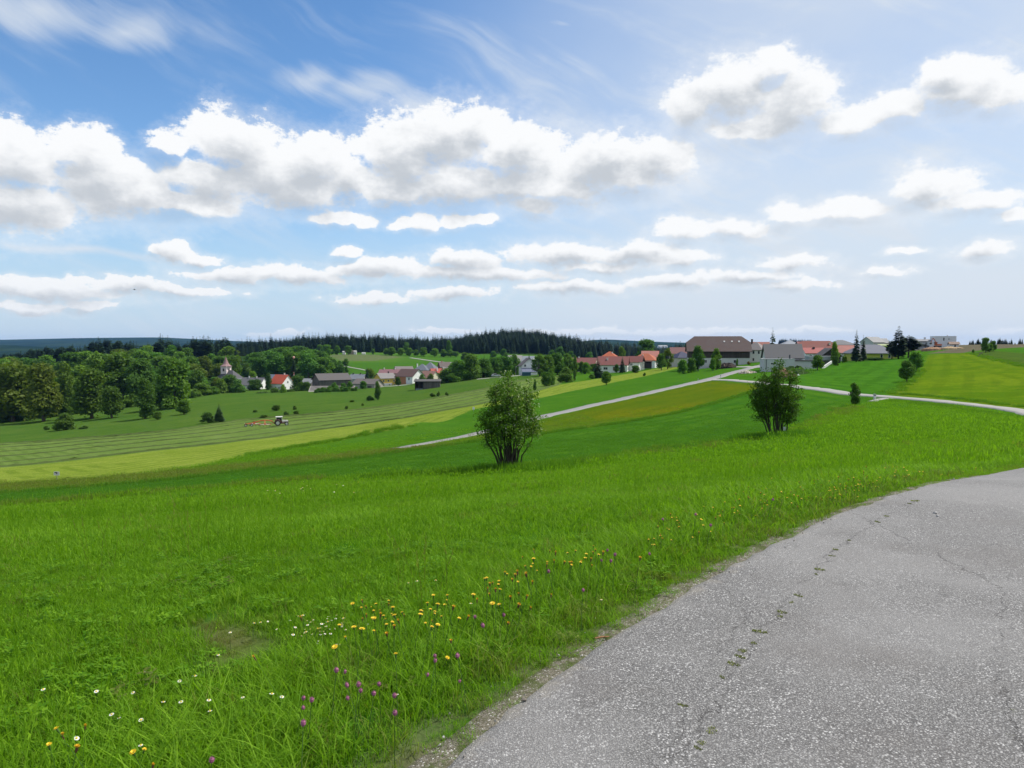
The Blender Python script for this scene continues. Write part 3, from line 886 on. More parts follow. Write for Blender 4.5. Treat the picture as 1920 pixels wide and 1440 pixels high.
MAT_LEAF = leaf_material('leaves', (.056, .124, .019), (.135, .225, .038), .40)
MAT_NEEDLE = leaf_material('needles', (.016, .038, .014), (.036, .070, .022), .12)
MAT_NEEDLE_MASS = leaf_material('needles_mass', (.013, .031, .013), (.029, .056, .020), .08, False, True)
MAT_SHRUB = leaf_material('shrub_leaves', (.048, .124, .012), (.120, .228, .024), .38, True, False, (.36, .42, .27))
MAT_BARK = bark_material('bark', (.05, .042, .034), (.12, .10, .08))
MAT_DARKBARK = bark_material('dark_bark', (.03, .026, .020), (.075, .064, .05))
MAT_BIRCH = bark_material('birch_bark', (.20, .19, .17), (.48, .46, .42))

def unit(a):
    return a / (np.linalg.norm(a, axis=-1, keepdims=True) + 1e-9)

def leaves(c, out, size, rng, up=.35, spread=.9, ratio=.62):
    """Diamond leaves (or leaf sprays) at points c facing roughly along out."""
    n = len(c)
    nm = unit(out * .7 + rng.normal(0, spread, (n, 3)) + np.array([0, 0, up]))
    t = unit(np.cross(nm, rng.normal(0, 1, (n, 3))))
    b = np.cross(nm, t)
    s = size * rng.uniform(.6, 1.35, (n, 1))
    droop = nm * s * .18
    v = np.stack([c + t * s, c + b * s * ratio - droop, c - t * s, c - b * s * ratio - droop], 1).reshape(-1, 3)
    f = np.arange(4 * n).reshape(n, 4)
    return v, f

def crown_mesh(name, blobs, n, size, rng, mat, inner=.45, **kw):
    B = np.array([b[:6] for b in blobs], float)
    vol = (B[:, 3] * B[:, 4] + B[:, 4] * B[:, 5] + B[:, 3] * B[:, 5])
    idx = rng.choice(len(B), n, p=vol / vol.sum())
    d = unit(rng.normal(0, 1, (n, 3)))
    r = (inner + (1 - inner) * rng.random((n, 1)) ** .6) * rng.uniform(.78, 1.24, (n, 1))
    c = B[idx, :3] + d * r * B[idx, 3:6]
    v, f = leaves(c, d, size, rng, **kw)
    bt = rng.uniform(.15, .85, len(B))
    t = np.clip(bt[idx] * .6 + rng.random(n) * .4, 0, 1)
    return mesh_np(name, v, f, mat, {'tint': np.repeat(t, 4)})

def broadleaf(kind, seed):
    """A 10 m tall, 7 m wide tree; returns (trunk mesh, crown mesh)."""
    rng = np.random.default_rng(seed)
    blobs = []
    if kind == 'round':
        base, nb = .7, 20
        for i in range(nb):
            a = rng.uniform(0, 2 * math.pi); h = rng.uniform(0, 1)
            prof = math.sin(math.pi * (0.16 + .80 * h)) ** .8
            r = 2.5 * prof * rng.uniform(.55, 1.0)
            s = rng.uniform(1.1, 1.85)
            blobs.append((r * math.cos(a), r * math.sin(a), base + 1.0 + h * 7.2, s, s, s * .85))
        blobs.append((0, 0, 5.5, 2.3, 2.3, 2.8))
    elif kind == 'tall':
        nb = 16
        for i in range(nb):
            a = rng.uniform(0, 2 * math.pi); h = (i + .5) / nb
            prof = (1 - h) ** .55 * min(1, .45 + h * 2.2)
            r = 2.3 * prof * rng.uniform(.3, .85)
            s = (0.75 + .85 * prof) * rng.uniform(.8, 1.15)
            blobs.append((r * math.cos(a), r * math.sin(a), 1.1 + h * 8.0, s * 1.15, s * 1.15, s * 1.15))
    elif kind == 'bushy':
        nb = 18
        for i in range(nb):
            a = rng.uniform(0, 2 * math.pi); h = rng.uniform(0, 1) ** .9
            prof = math.sqrt(max(0.05, 1 - h * h)) * (.85 if h > .1 else .9)
            r = 2.7 * prof * rng.uniform(.35, 1)
            s = rng.uniform(1.0, 1.75)
            blobs.append((r * math.cos(a), r * math.sin(a), .9 + h * 7.6, s, s, s * .95))
        blobs.append((0, 0, 3.8, 2.3, 2.3, 3.2))
    else:  # loose
        nb = 22
        for i in range(nb):
            a = rng.uniform(0, 2 * math.pi); h = rng.uniform(0, 1)
            prof = (1 - h) ** .6 * (.5 + h * 1.4)
            r = 3.0 * min(prof, 1) * rng.uniform(.3, 1.05)
            s = rng.uniform(.55, 1.15)
            blobs.append((r * math.cos(a), r * math.sin(a), 1.5 + h * 7.9, s, s, s * 1.1))
    n = {'round': 4800, 'tall': 3800, 'bushy': 4800, 'loose': 3000}[kind]
    crown = crown_mesh('crown', blobs, n, .285 if kind != 'loose' else .25, rng, MAT_LEAF)
    mb = MB()
    lean = rng.normal(0, .25, 2)
    mb.tube([(0, 0, -.8), (0, 0, 0), (lean[0] * .4, lean[1] * .4, 2.5), (lean[0], lean[1], 6.2), (lean[0] * 1.2, lean[1] * 1.2, 8.2)], [.36, .28, .22, .12, .04], 7)
    for i in range(7):
        b = blobs[int(rng.integers(len(blobs)))]
        z0 = rng.uniform(1.6, 4.5)
        mb.tube([(lean[0] * z0 / 6, lean[1] * z0 / 6, z0), (b[0] * .5, b[1] * .5, (z0 + b[2]) / 2 + .2), (b[0], b[1], b[2])], [.11, .07, .03], 5)
    return mb.mesh('trunk', MAT_BARK), crown

def conifer(kind, seed):
    """A 10 m tall spruce or pine about 4 m wide; returns (trunk mesh, crown mesh)."""
    rng = np.random.default_rng(seed)
    V = []; F = []; T = []
    def spray(p, q, w, t):
        p, q = np.array(p, float), np.array(q, float)
        d = q - p; side = np.cross(d, [0, 0, 1.0]); side /= np.linalg.norm(side) + 1e-9
        m = p + d * .55
        b = len(V)
        drop = np.array([0, 0, -.30 * w])
        V.extend([p, m + side * w + drop, q, m - side * w + drop, m + np.array([0, 0, .10 * w])])
        F.extend([(b, b + 1, b + 4), (b + 1, b + 2, b + 4), (b + 2, b + 3, b + 4), (b + 3, b, b + 4)])
        T.extend([t * .6] * 1 + [t, t, t, t * .8])
    tiers = 25
    for i in range(tiers):
        h = i / (tiers - 1)
        z = .9 + h * 8.8
        if kind == 'spruce':
            R = 1.95 * (1 - h) ** .85 + .12
        elif kind == 'fir':
            R = 2.0 * (1 - h ** 1.6) ** .8 * (.75 + .25 * min(1, h * 5)) + .12
        elif kind == 'pine':
            R = 2.2 * (math.sin(math.pi * min(1, max(0, (h - .18) / .82)) ** .75) ** .8 if h > .18 else 0) + .1
        else:   # open larch
            R = 1.9 * (1 - h) ** .7 + .15
        nb = int(4 + R * 5.2)
        if kind == 'pine' and h < .18: continue
        if kind == 'larch': nb = max(3, int(nb * .75))
        off = rng.uniform(0, 6.28)
        for j in range(nb):
            a = off + j * 2 * math.pi / nb + rng.normal(0, .18)
            r = R * rng.uniform(.68, 1.18)
            zz = z + rng.normal(0, .16)
            tip = zz - r * (.34 if kind in ('spruce', 'larch') else .12) + .25
            if kind == 'pine':
                tip = zz + r * rng.uniform(-.05, .3)
            ca, sa = math.cos(a), math.sin(a)
            p = (ca * r * .12, sa * r * .12, zz + .12)
            q = (ca * r, sa * r, tip)
            w = max(.17, r * .42) * rng.uniform(.75, 1.2)
            t = rng.uniform(.1, 1)
            spray(p, q, w, t)
            if r > .7:
                for s in (-1, 1):
                    a2 = a + s * rng.uniform(.25, .45)
                    r2 = r * rng.uniform(.7, .92)
                    spray((ca * r * .45, sa * r * .45, zz * .5 + tip * .5 + .1), (math.cos(a2) * r2, math.sin(a2) * r2, tip + rng.normal(0, .1)), w * .6, t * .8)
    crown = mesh_np('crown', np.array(V), np.array(F), MAT_NEEDLE, {'tint': np.array(T)})
    mb = MB()
    mb.tube([(0, 0, -.8), (0, 0, 0), (0, 0, 5), (0, 0, 9.7)], [.24, .19, .10, .02], 6)
    return mb.mesh('trunk', MAT_DARKBARK), crown

TREE_KINDS = {'round': [broadleaf('round', s) for s in (11, 12, 13)], 'tall': [broadleaf('tall', s) for s in (21, 22)],
              'bushy': [broadleaf('bushy', s) for s in (31, 32, 33)], 'loose': [broadleaf('loose', s) for s in (41, 42)],
              'spruce': [conifer('spruce', s) for s in (51, 52, 53)], 'fir': [conifer('fir', s) for s in (61, 62)],
              'pine': [conifer('pine', s) for s in (71, 72)], 'larch': [conifer('larch', s) for s in (81,)]}
TRNG = np.random.default_rng(99)
NEEDLED = ('spruce', 'fir', 'pine', 'larch')
NAMES = {'round': 'broadleaf_tree', 'tall': 'broadleaf_tree', 'bushy': 'bush', 'loose': 'birch_tree', 'spruce': 'spruce_tree', 'fir': 'fir_tree', 'pine': 'pine_tree', 'larch': 'larch_tree'}

def plant(kind, loc, h, w, label, group=None, col=(1, 1, 1), name=None, cat=None):
    ms = TREE_KINDS[kind]
    trunk, crown = ms[int(TRNG.integers(len(ms)))]
    W0 = 4.0 if kind in NEEDLED else 7.0
    t = thing(name or NAMES[kind], label, cat or ('bush' if (name or NAMES[kind]) in ('bush', 'hedge_bush') else 'tree'), loc, TRNG.uniform(0, 6.28), group)
    t.scale = (w / W0, w / W0, h / 10.0)
    b = TRNG.uniform(.88, 1.14)
    c = link('crown', crown, t)
    c.color = (col[0] * b, col[1] * b, col[2] * b, 1)
    link('trunk', trunk, t)
    return t

def plant_px(kind, px, base, hpx, wpx, label, Y=None, group=None, col=(1, 1, 1), **kw):
    """A tree whose foot, height and width are read off the photograph."""
    g = ground(px, Y) if Y else G(px, base)
    if Y:
        z = P(px, base, Y).z
        g = Vector((g.x, g.y, min(g.z, z) if abs(g.z - z) > 1.5 else g.z))
        top = P(px, base - hpx, Y).z
        h = top - g.z
    else:
        h = hpx * g.y / FPX
    return plant(kind, g, h, wpx * g.y / FPX, label, group, col, **kw)

OLIVE = (1.15, .86, .8); DARK = (.72, .8, .8); FRESH = (1.5, 1.5, .9); BLUISH = (.75, .92, 1.2); MIDG = (1, 1, 1); BROWN = (1.18, .92, .8); GREY = (1.1, 1.05, 1.5)
def single_trees():
    A = plant_px
    # front of the left wood, along the valley meadow
    A('bushy', 24, 790, 128, 110, 'brownish olive tree at the far left end of the wood front', col=BROWN)
    A('bushy', 82, 790, 112, 84, 'olive tree beside the brownish one at the left wood front', col=OLIVE)
    A('tall', 124, 778, 104, 50, 'pale green slender tree standing before the left wood', col=(1.1, 1, .9))
    A('bushy', 172, 785, 96, 84, 'dark spreading tree between the slender pale tree and the round bright tree', col=(.9, .85, .8))
    A('bushy', 210, 784, 62, 52, 'low dark tree leaning right at the left wood edge', col=(.85, .85, .8))
    A('tall', 272, 785, 78, 56, 'dark upright tree standing free before the left wood', col=DARK)
    A('bushy', 328, 765, 108, 78, 'large light green dome shaped tree right of the dark upright tree', col=(1.15, 1.2, 1.0))
    A('bushy', 345, 777, 28, 34, 'small round bush in the meadow below the dome shaped tree', col=(1, 1.1, .9))
    A('bushy', 123, 806, 34, 44, 'scrubby bush alone in the meadow before the slender pale tree', col=(.9, .9, .85), name='bush')
    A('bushy', 88, 806, 8, 14, 'tiny shrub left of the scrubby meadow bush', col=DARK)
    A('bushy', 158, 804, 6, 20, 'flat tuft of scrub right of the scrubby meadow bush', col=DARK)
    A('bushy', 296, 787, 16, 22, 'little bush at the foot of the dark upright tree', col=MIDG)
    A('bushy', 300, 766, 44, 30, 'medium bush between the dark upright and the dome shaped tree', col=(.9, 1, 1))
    A('round', 262, 742, 70, 70, 'greyish round tree behind the dark upright tree', Y=330, col=(.9, 1, 1.1))
    A('round', 225, 740, 80, 90, 'broad mid green tree in the middle of the left wood front', Y=335, col=MIDG)
    A('tall', 180, 740, 85, 60, 'tall pale tree behind the dark spreading tree', Y=335, col=(1.1, 1.1, 1))
    # around the church
    A('round', 428, 745, 42, 44, 'dark round tree in front of the church roof', Y=395, col=DARK)
    A('bushy', 412, 752, 44, 40, 'light olive tree below the dark tree at the church', Y=385, col=(1.1, 1.05, .85))
    A('round', 446, 751, 40, 32, 'dense tree right of the light olive tree below the church', Y=388, col=(.85, 1, .9))
    A('bushy', 385, 757, 26, 28, 'small pale bush at the wood edge below the church', Y=380, col=(1.2, 1.2, .9))
    A('bushy', 400, 762, 12, 60, 'low scrub strip at the meadow edge below the church', Y=372, col=(1, 1, .85))
    A('round', 368, 755, 60, 40, 'upright tree left of the church at the wood edge', Y=378, col=(.9, .95, .8))
    A('tall', 445, 708, 44, 28, 'bright rounded lime tree right of the church spire', Y=480, col=(1.3, 1.3, .9))
    A('bushy', 474, 709, 14, 22, 'bright yellow green bush behind the grey farm roof', Y=475, col=FRESH)
    A('round', 461, 706, 26, 24, 'mid green tree between the lime tree and the bright bush', Y=500, col=MIDG)
    A('bushy', 477, 737, 30, 34, 'dark clump of bush before the grey-roofed farm building', Y=418, col=DARK)
    A('bushy', 492, 753, 22, 34, 'grey green willow bush on the meadow below the farm building', Y=372, col=GREY)
    A('tall', 503, 730, 32, 18, 'narrow dark tree between the grey farm roof and red-roofed house', Y=420, col=DARK)
    A('tall', 530, 753, 34, 22, 'fresh green young tree in front of the red-roofed house', Y=368, col=(1.35, 1.4, .9))
    A('bushy', 515, 750, 24, 28, 'bush beside the fresh green young tree', Y=374, col=MIDG)
    A('round', 557, 742, 38, 32, 'dark tree right of the red-roofed house', Y=385, col=DARK)
    A('bushy', 575, 739, 24, 24, 'dark shrub next to the grey lean-to roof', Y=385, col=(.8, .9, .9))
    A('bushy', 545, 745, 18, 24, 'low bush under the dark tree by the red-roofed house', Y=380, col=MIDG)
    A('bushy', 628, 734, 18, 18, 'left dense hedge bush before the lean-to roof', Y=375, col=(.9, 1.15, .9))
    A('bushy', 606, 738, 12, 20, 'lowest hedge bush before the lean-to roof', Y=375, col=(.9, 1.1, .9))
    A('bushy', 643, 733, 17, 14, 'middle hedge bush before the lean-to roof', Y=376, col=(.9, 1.15, .9))
    A('bushy', 655, 730, 16, 16, 'right hedge bush before the lean-to roof', Y=376, col=(.9, 1.1, .9))
    A('bushy', 680, 729, 17, 18, 'rounded bush in front of the low grey barn', Y=380, col=(.85, 1.1, .85))
    # valley meadow
    A('spruce', 411, 791, 34, 24, 'dark young spruce alone on the valley meadow', col=(1.1, 1.1, .9))
    A('bushy', 390, 793, 24, 30, 'grey bush touching the young spruce on the meadow', col=(.9, .95, 1))
    A('tall', 708, 750, 37, 18, 'slim grey green tree on the meadow before the yellow house', col=(.9, 1, 1))
    A('bushy', 693, 751, 10, 18, 'rounded bush at the foot of the slim meadow tree', col=(.9, 1.1, .9))
    for i, (px, py, w, h, d) in enumerate([(518, 770, 24, 11, 'widest scrub patch on the meadow above the tractor'), (553, 768, 10, 8, 'dark scrub right of the widest patch above the tractor'), (536, 779, 12, 9, 'small scrub nearest above the tractor cab'), (556, 777, 14, 8, 'scrub right of the tractor near the cut grass'), (478, 773, 12, 5, 'flat scrub left above the tractor'), (495, 783, 18, 6, 'thin scrub directly above the hay rake'), (650, 767, 10, 6, 'little scrub below the yellow house meadow'), (680, 761, 7, 5, 'tiny scrub below the slim meadow tree'), (660, 754, 14, 4, 'flat dark scrub left of the rounded bush'), (811, 744, 14, 8, 'left scrub on the meadow below the wooden shed'), (822, 743, 8, 10, 'middle scrub on the meadow below the wooden shed'), (838, 742, 9, 8, 'right scrub on the meadow below the wooden shed')]):
        A('bushy', px, py, h, w, d, col=(.9, .9, .9), name='shrub')
    # tree belt right of the hamlet
    A('bushy', 746, 722, 16, 16, 'dark green shrub at the corner of the orange brick house', Y=395, col=DARK)
    A('round', 693, 707, 16, 22, 'yellowish tree behind the yellow house', Y=470, col=(1.2, 1.1, .8))
    A('spruce', 688, 708, 22, 10, 'small dark conifer behind the low grey barn', Y=465, col=DARK)
    A('bushy', 793, 712, 12, 18, 'small shrub beside the white gable of the brick house', Y=390, col=(.9, 1, .9))
    A('bushy', 806, 709, 10, 18, 'bush above the open wooden shed', Y=395, col=MIDG)
    A('bushy', 840, 725, 40, 49, 'leftmost tree of the belt right of the wooden shed', Y=350, col=(.85, .9, .9))
    A('bushy', 862, 716, 47, 49, 'second tree of the belt right of the wooden shed', Y=350, col=(.9, 1.05, .9))
    A('bushy', 882, 712, 50, 46, 'third tree of the belt, tallest of it', Y=352, col=(.9, .95, 1))
    A('bushy', 851, 722, 24, 32, 'low bush at the foot of the belt left of the white road', Y=346, col=(1, 1.15, .9))
    A('bushy', 908, 706, 35, 41, 'dark tree left of the white village road', Y=372, col=(.8, .95, .9))
    A('bushy', 928, 704, 40, 41, 'fuller green tree behind the white village road', Y=385, col=(.85, 1.1, .9))
    A('bushy', 948, 702, 40, 41, 'fresh green tree left of the slate-roofed white house', Y=388, col=(.9, 1.2, .85))
    A('bushy', 964, 700, 38, 35, 'dense tree touching the slate-roofed white house', Y=392, col=(.85, 1, .85))
    A('spruce', 908, 682, 18, 8, 'tiny dark spruce at the wood foot behind the white road', Y=500, col=DARK)
    A('round', 872, 675, 14, 20, 'pale round tree on the slope under the ridge wood', Y=620, col=(1, 1, .9))
    A('spruce', 992, 676, 16, 12, 'dark spruce between the pale grey roofs', Y=455, col=DARK)
    # trees on the bank between cut grass and houses
    A('tall', 1003, 732, 22, 10, 'thin sapling at the left end of the bank shrubs', col=(.8, .95, .9))
    A('bushy', 1024, 724, 31, 26, 'left double shrub on the bank above the pale strip', col=(.85, 1, .85))
    A('bushy', 1034, 722, 33, 20, 'right double shrub on the bank above the pale strip', col=(.8, .95, .8))
    A('bushy', 1062, 717, 31, 35, 'greyish round shrub on the bank left of the houses', col=(1, 1, 1.1))
    A('tall', 1078, 714, 24, 10, 'narrow shrub right of the greyish round shrub', col=(.9, 1, .8))
    A('loose', 1012, 704, 40, 38, 'loose tree right of the blue container', Y=335, col=(.9, .95, .9))
    A('bushy', 1028, 706, 42, 35, 'grey green tree left of the big dark bank tree', Y=340, col=(.95, 1, 1))
    A('bushy', 1045, 702, 42, 38, 'big dark green tree above the bank shrubs', Y=345, col=(.8, 1, .8))
    A('bushy', 1060, 698, 38, 35, 'rounded tree right of the big dark bank tree', Y=350, col=(.85, .95, .9))
    A('tall', 1079, 700, 34, 14, 'slender tree before the red-brown roof', Y=330, col=(1, 1, .8))
    A('bushy', 1098, 690, 14, 20, 'bright bush before the red-brown roof', Y=340, col=(1.1, 1.3, .9))
    A('bushy', 1090, 694, 17, 14, 'dark bush under the red-brown roof', Y=345, col=DARK)
    A('spruce', 1121, 708, 36, 28, 'broad dark garden spruce left of the white red-roofed bungalow', Y=278, col=(1, 1.1, 1))
    A('bushy', 1110, 709, 8, 16, 'low bush under the broad garden spruce', Y=275, col=(1.1, 1.2, 1))
    A('spruce', 1167, 697, 31, 14, 'slim spruce in front of the white red-roofed bungalow', Y=325, col=(1, 1, 1.1))
    A('bushy', 1156, 694, 12, 12, 'dark shrub beside the slim spruce by the bungalow', Y=328, col=(.9, 1, .9))
    A('bushy', 1191, 692, 9, 20, 'low rounded shrubs before the small gabled carport', Y=315, col=(.9, 1, .8))
    A('round', 1137, 722, 26, 22, 'round young tree at the edge of the pale mown strip', col=(1.1, 1.2, .9))
    A('bushy', 1208, 705, 7, 7, 'tiny bush between the pale strip and the green field', col=(1, 1.1, .9))
    A('round', 1210, 676, 40, 44, 'dark green tree group behind the orange hip roofs', Y=470, col=(.8, .95, .95))
    A('round', 1166, 676, 26, 18, 'yellowish tree behind the white bungalow roof', Y=420, col=(1.1, 1, .8))
    A('round', 1240, 683, 20, 22, 'dark round bush left of the big barn', Y=318, col=(.75, .85, .8))
    A('loose', 1252, 681, 28, 26, 'olive brown tree between the orange house and the barn', Y=325, col=(1.2, 1, .8))
    # at the farm
    A('round', 1309, 684, 36, 28, 'dark full tree in front of the barn planks', Y=255, col=(.75, .95, .8))
    A('round', 1343, 683, 30, 22, 'lighter ivy clad tree in front of the barn wall', Y=252, col=(1.05, 1.1, .75))
    A('bushy', 1281, 690, 20, 26, 'fresh green bush left of the barn', Y=245, col=(1, 1.3, .9))
    A('bushy', 1296, 687, 20, 22, 'dark bush before the left barn corner', Y=248, col=(.8, .95, .8))
    A('bushy', 1337, 685, 14, 18, 'bright shrub at the foot of the ivy clad tree', Y=246, col=(1.1, 1.3, .8))
    A('bushy', 1283, 695, 7, 26, 'clipped low hedge bush at the field corner left of the barn', col=(.7, .95, .8), name='hedge_bush')
    A('bushy', 1301, 693, 8, 14, 'loose low bush beside the clipped hedge bush', col=(.8, 1, .8))
    A('tall', 1382, 682, 10, 7, 'young bush before the white barn base', Y=262, col=(1.1, 1.4, .8))
    A('bushy', 1404, 681, 4, 8, 'small reddish shrub at the white farmhouse wall', Y=270, col=(1.6, .7, .6))
    A('larch', 1448, 690, 75, 24, 'open larch rising behind the grey-roofed new house', Y=262, col=(1.3, 1.4, 1.2))
    A('bushy', 1432, 658, 14, 10, 'tree between the farmhouse and the grey roof', Y=300, col=MIDG)
    A('round', 1533, 691, 25, 26, 'round light tree in front of the flat garage', Y=196, col=(1.0, 1.1, .85))
    A('tall', 1565, 677, 38, 22, 'bright green columnar tree beside the dark gabled shed', Y=222, col=(1.35, 1.35, .8))
    A('bushy', 1567, 680, 16, 14, 'dark shrub at the foot of the bright columnar tree', Y=214, col=DARK)
    A('bushy', 1583, 675, 9, 12, 'yellow green shrub before the brown door', Y=236, col=(1.4, 1.4, .8))
    A('spruce', 1605, 675, 57, 22, 'dark slender spruce before the lime green house', Y=236, col=(.8, .85, .95))
    A('spruce', 1618, 674, 46, 16, 'smaller ragged conifer right of the slender spruce', Y=240, col=(.85, .85, 1))
    A('fir', 1684, 673, 62, 34, 'tall dark conifer at the right end of the lime green house', Y=236, col=(.85, .9, .95))
    A('pine', 1703, 672, 44, 38, 'broad dark pine beside the tall dark conifer', Y=240, col=(.75, .8, .85))
    A('pine', 1672, 673, 36, 22, 'bushy dark pine left of the tall dark conifer', Y=243, col=(.75, .8, .85))
    A('bushy', 1640, 675, 6, 40, 'low hedge bush under the lime house windows', Y=238, col=(.7, .85, .8), name='hedge_bush')
    A('bushy', 1622, 654, 10, 12, 'dark bush in front of the grey gabled house', Y=300, col=DARK)
    # on the right slope
    A('round', 1717, 697, 38, 34, 'upper round tree of the pair on the field boundary', col=(.85, 1.1, .8))
    A('round', 1700, 716, 40, 32, 'lower round tree of the pair on the field boundary', col=(.75, .9, .75))
    A('bushy', 1711, 705, 20, 14, 'small bush between the two boundary trees', col=(.9, 1.2, .9))
    A('round', 1848, 661, 28, 18, 'thin crowned tree at the edge of the ploughed field', col=(.9, 1, .9))
    A('round', 1862, 659, 20, 14, 'dark small tree right of the thin crowned one', col=(.8, .95, .8))
    A('bushy', 1855, 660, 16, 18, 'bush between the trees at the ploughed field', col=(.85, .95, .8))
    A('bushy', 1825, 662, 8, 6, 'tiny bush left on the edge of the ploughed field', col=(.9, 1, .9))
    A('tall', 1601, 760, 44, 32, 'young dense tree standing at the meadow corner by the far lane', col=(.75, .9, .75))
    # hedge of round trees under the ridge wood
    for px, hp, wp, d in ((724, 10, 13, 'leftmost small round tree of the bright row below the ridge wood'), (735, 13, 18, 'second'), (752, 12, 16, 'third'), (768, 13, 17, 'fourth'), (780, 10, 12, 'fifth'), (795, 15, 18, 'sixth'), (815, 14, 18, 'seventh'), (832, 13, 18, 'eighth'), (845, 12, 16, 'ninth'), (855, 10, 14, 'tenth')):
        lab = d if ' ' in d else d + ' round tree from the left in the bright row below the ridge wood'
        A('round', px, 663 + (px - 720) * .045, hp, wp, lab, Y=720, col=(1.15, 1.25, 1.0), group='bright row of round trees below the ridge wood')
    for px, hp, wp, d in ((633, 14, 14, 'round tree left of the huts below the ridge wood'), (653, 14, 16, 'round tree right of the white hut below the ridge wood'), (622, 7, 10, 'little bush left of the huts below the ridge wood'), (700, 8, 8, 'small bush right of the huts on the hill field'), (842, 24, 14, 'taller bright tree at the dark wood edge above the row'), (762, 20, 14, 'bright tree inside the dark wood edge above the row')):
        A('round', px, 662, hp, wp, d, Y=735, col=(1.0, 1.15, 1.0))
    # broadleaf trees at the foot of the wooded hill
    for px, hp, wp, d in ((925, 16, 16, 'left broadleaf at the foot of the wooded hill'), (945, 20, 16, 'bigger broadleaf at the foot of the wooded hill'), (1035, 18, 12, 'narrow broadleaf at the foot of the wooded hill'), (1050, 24, 18, 'bluish broadleaf at the foot of the wooded hill'), (1070, 16, 14, 'right broadleaf at the foot of the wooded hill'), (1105, 14, 14, 'small broadleaf behind the red-brown roof')):
        A('round', px, 674, hp, wp, d, Y=690, col=(.8, 1.0, 1.0))
    A('round', 612, 668, 22, 22, 'light broadleaf at the corner of the ridge wood', Y=690, col=(1, 1.2, 1.05))
    A('round', 600, 662, 16, 18, 'second light broadleaf at the corner of the ridge wood', Y=700, col=(1, 1.15, 1.0))

def belts():
    rng = np.random.default_rng(41)
    for i in range(20):
        px = 838 + 132 * (i + rng.uniform(0, 1)) / 20
        Y = float(np.interp(px, [838, 890, 970], [352, 362, 405])) + rng.uniform(0, 22)
        x = (px - 960) / FPX * Y; h = rng.uniform(6, 10.5)
        plant('bushy' if i % 3 else 'round', (x, Y, float(H(x, Y)) - .2), h, h * rng.uniform(1.0, 1.35), 'leafy tree filling the green belt left of the white village house', 'trees filling the belt by the village road', [(.85, 1, .85), (1, 1.15, .9), (.8, .95, .9), (1.1, 1.15, .9)][i % 4], name='broadleaf_tree', cat='tree')
    for i in range(15):
        px = 1006 + 110 * (i + rng.uniform(0, 1)) / 15
        Y = rng.uniform(352, 385)
        x = (px - 960) / FPX * Y; h = rng.uniform(4.5, 9.0) * (1 if px < 1075 else .6)
        plant('bushy' if i % 3 else 'tall', (x, Y, float(H(x, Y)) - .2), h, h * rng.uniform(.9, 1.3), 'garden tree between the village road and the dull red bungalow', 'garden trees of the middle village', [(.85, 1, .85), (1, 1.1, .9), (.8, .95, .8), (1.05, 1.1, .8)][i % 4], name='broadleaf_tree', cat='tree')
    for i in range(16):
        px = 742 + 100 * (i + rng.uniform(0, 1)) / 16
        Y = rng.uniform(488, 520)
        x = (px - 960) / FPX * Y; h = rng.uniform(3.5, 6.0)
        plant('bushy', (x, Y, float(H(x, Y)) - .2), h, h * rng.uniform(.9, 1.3), 'garden shrub behind the roofs of the hamlet', 'garden shrubs behind the hamlet roofs', [(.9, 1.1, .85), (1, 1.1, .9)][i % 2])
    for i in range(14):
        px = 590 + 80 * (i + rng.uniform(0, 1)) / 14
        Y = rng.uniform(352, 362)
        x = (px - 960) / FPX * Y; h = rng.uniform(1.6, 3.6)
        plant('bushy', (x, Y, float(H(x, Y)) - .2), h, h * rng.uniform(1.0, 1.6), 'low hedge shrub below the pale lean-to roof', 'low hedge shrubs below the lean-to roof', [(.9, 1.15, .85), (1, 1.2, .9)][i % 2])

def fill_wood(poly, n, rng, dmin):
    p = np.array(poly)
    pts = []
    tries = 0
    while len(pts) < n and tries < n * 60:
        tries += 1
        x = rng.uniform(p[:, 0].min(), p[:, 0].max()); y = rng.uniform(p[:, 1].min(), p[:, 1].max())
        if poly_sd(poly, np.array([x]), np.array([y]), 50.0)[0] < 0: continue
        if pts and min((x - a) ** 2 + (y - b) ** 2 for a, b in pts) < dmin ** 2: continue
        pts.append((x, y))
    return pts

TONES = ['dull green', 'mid green', 'pale olive', 'deep dark green', 'brownish', 'fresh green', 'yellowish green']
SHAPES = {'round': 'round', 'tall': 'upright', 'bushy': 'bushy'}
LEFT_ZONES = [(45, 'behind the brownish olive tree'), (110, 'above the olive tree'), (160, 'above the slender pale tree'), (215, 'above the dark spreading tree'), (265, 'above the broad mid green tree'), (310, 'above the dark upright tree'), (360, 'above the dome shaped tree'), (400, 'just left of the church'), (9999, 'beside the church roof')]
SKY_ZONES = [(0, 'at the far left end'), (90, 'over the brownish trees'), (170, 'left of the tall skyline group'), (225, 'left of the wood middle'), (290, 'over the dark upright tree'), (330, 'in the highest pointed group'), (375, 'over the dome shaped tree'), (9999, 'left above the church spire')]
COPSE_ZONES = [(510, 'behind the farm building'), (560, 'behind the maypole'), (605, 'behind the big dark barn'), (9999, 'by the hill field')]
RIDGE_ZONES = [(600, 'above the leafy copse'), (690, 'behind the white huts'), (790, 'left behind the bright tree row'), (870, 'right behind the bright tree row'), (940, 'left under the dome'), (1010, 'under the middle of the dome'), (1080, 'right under the dome'), (1160, 'behind the dull red bungalow'), (9999, 'in the low right tail')]
def zone(px, zs):
    return next(t for lim, t in zs if px < lim)
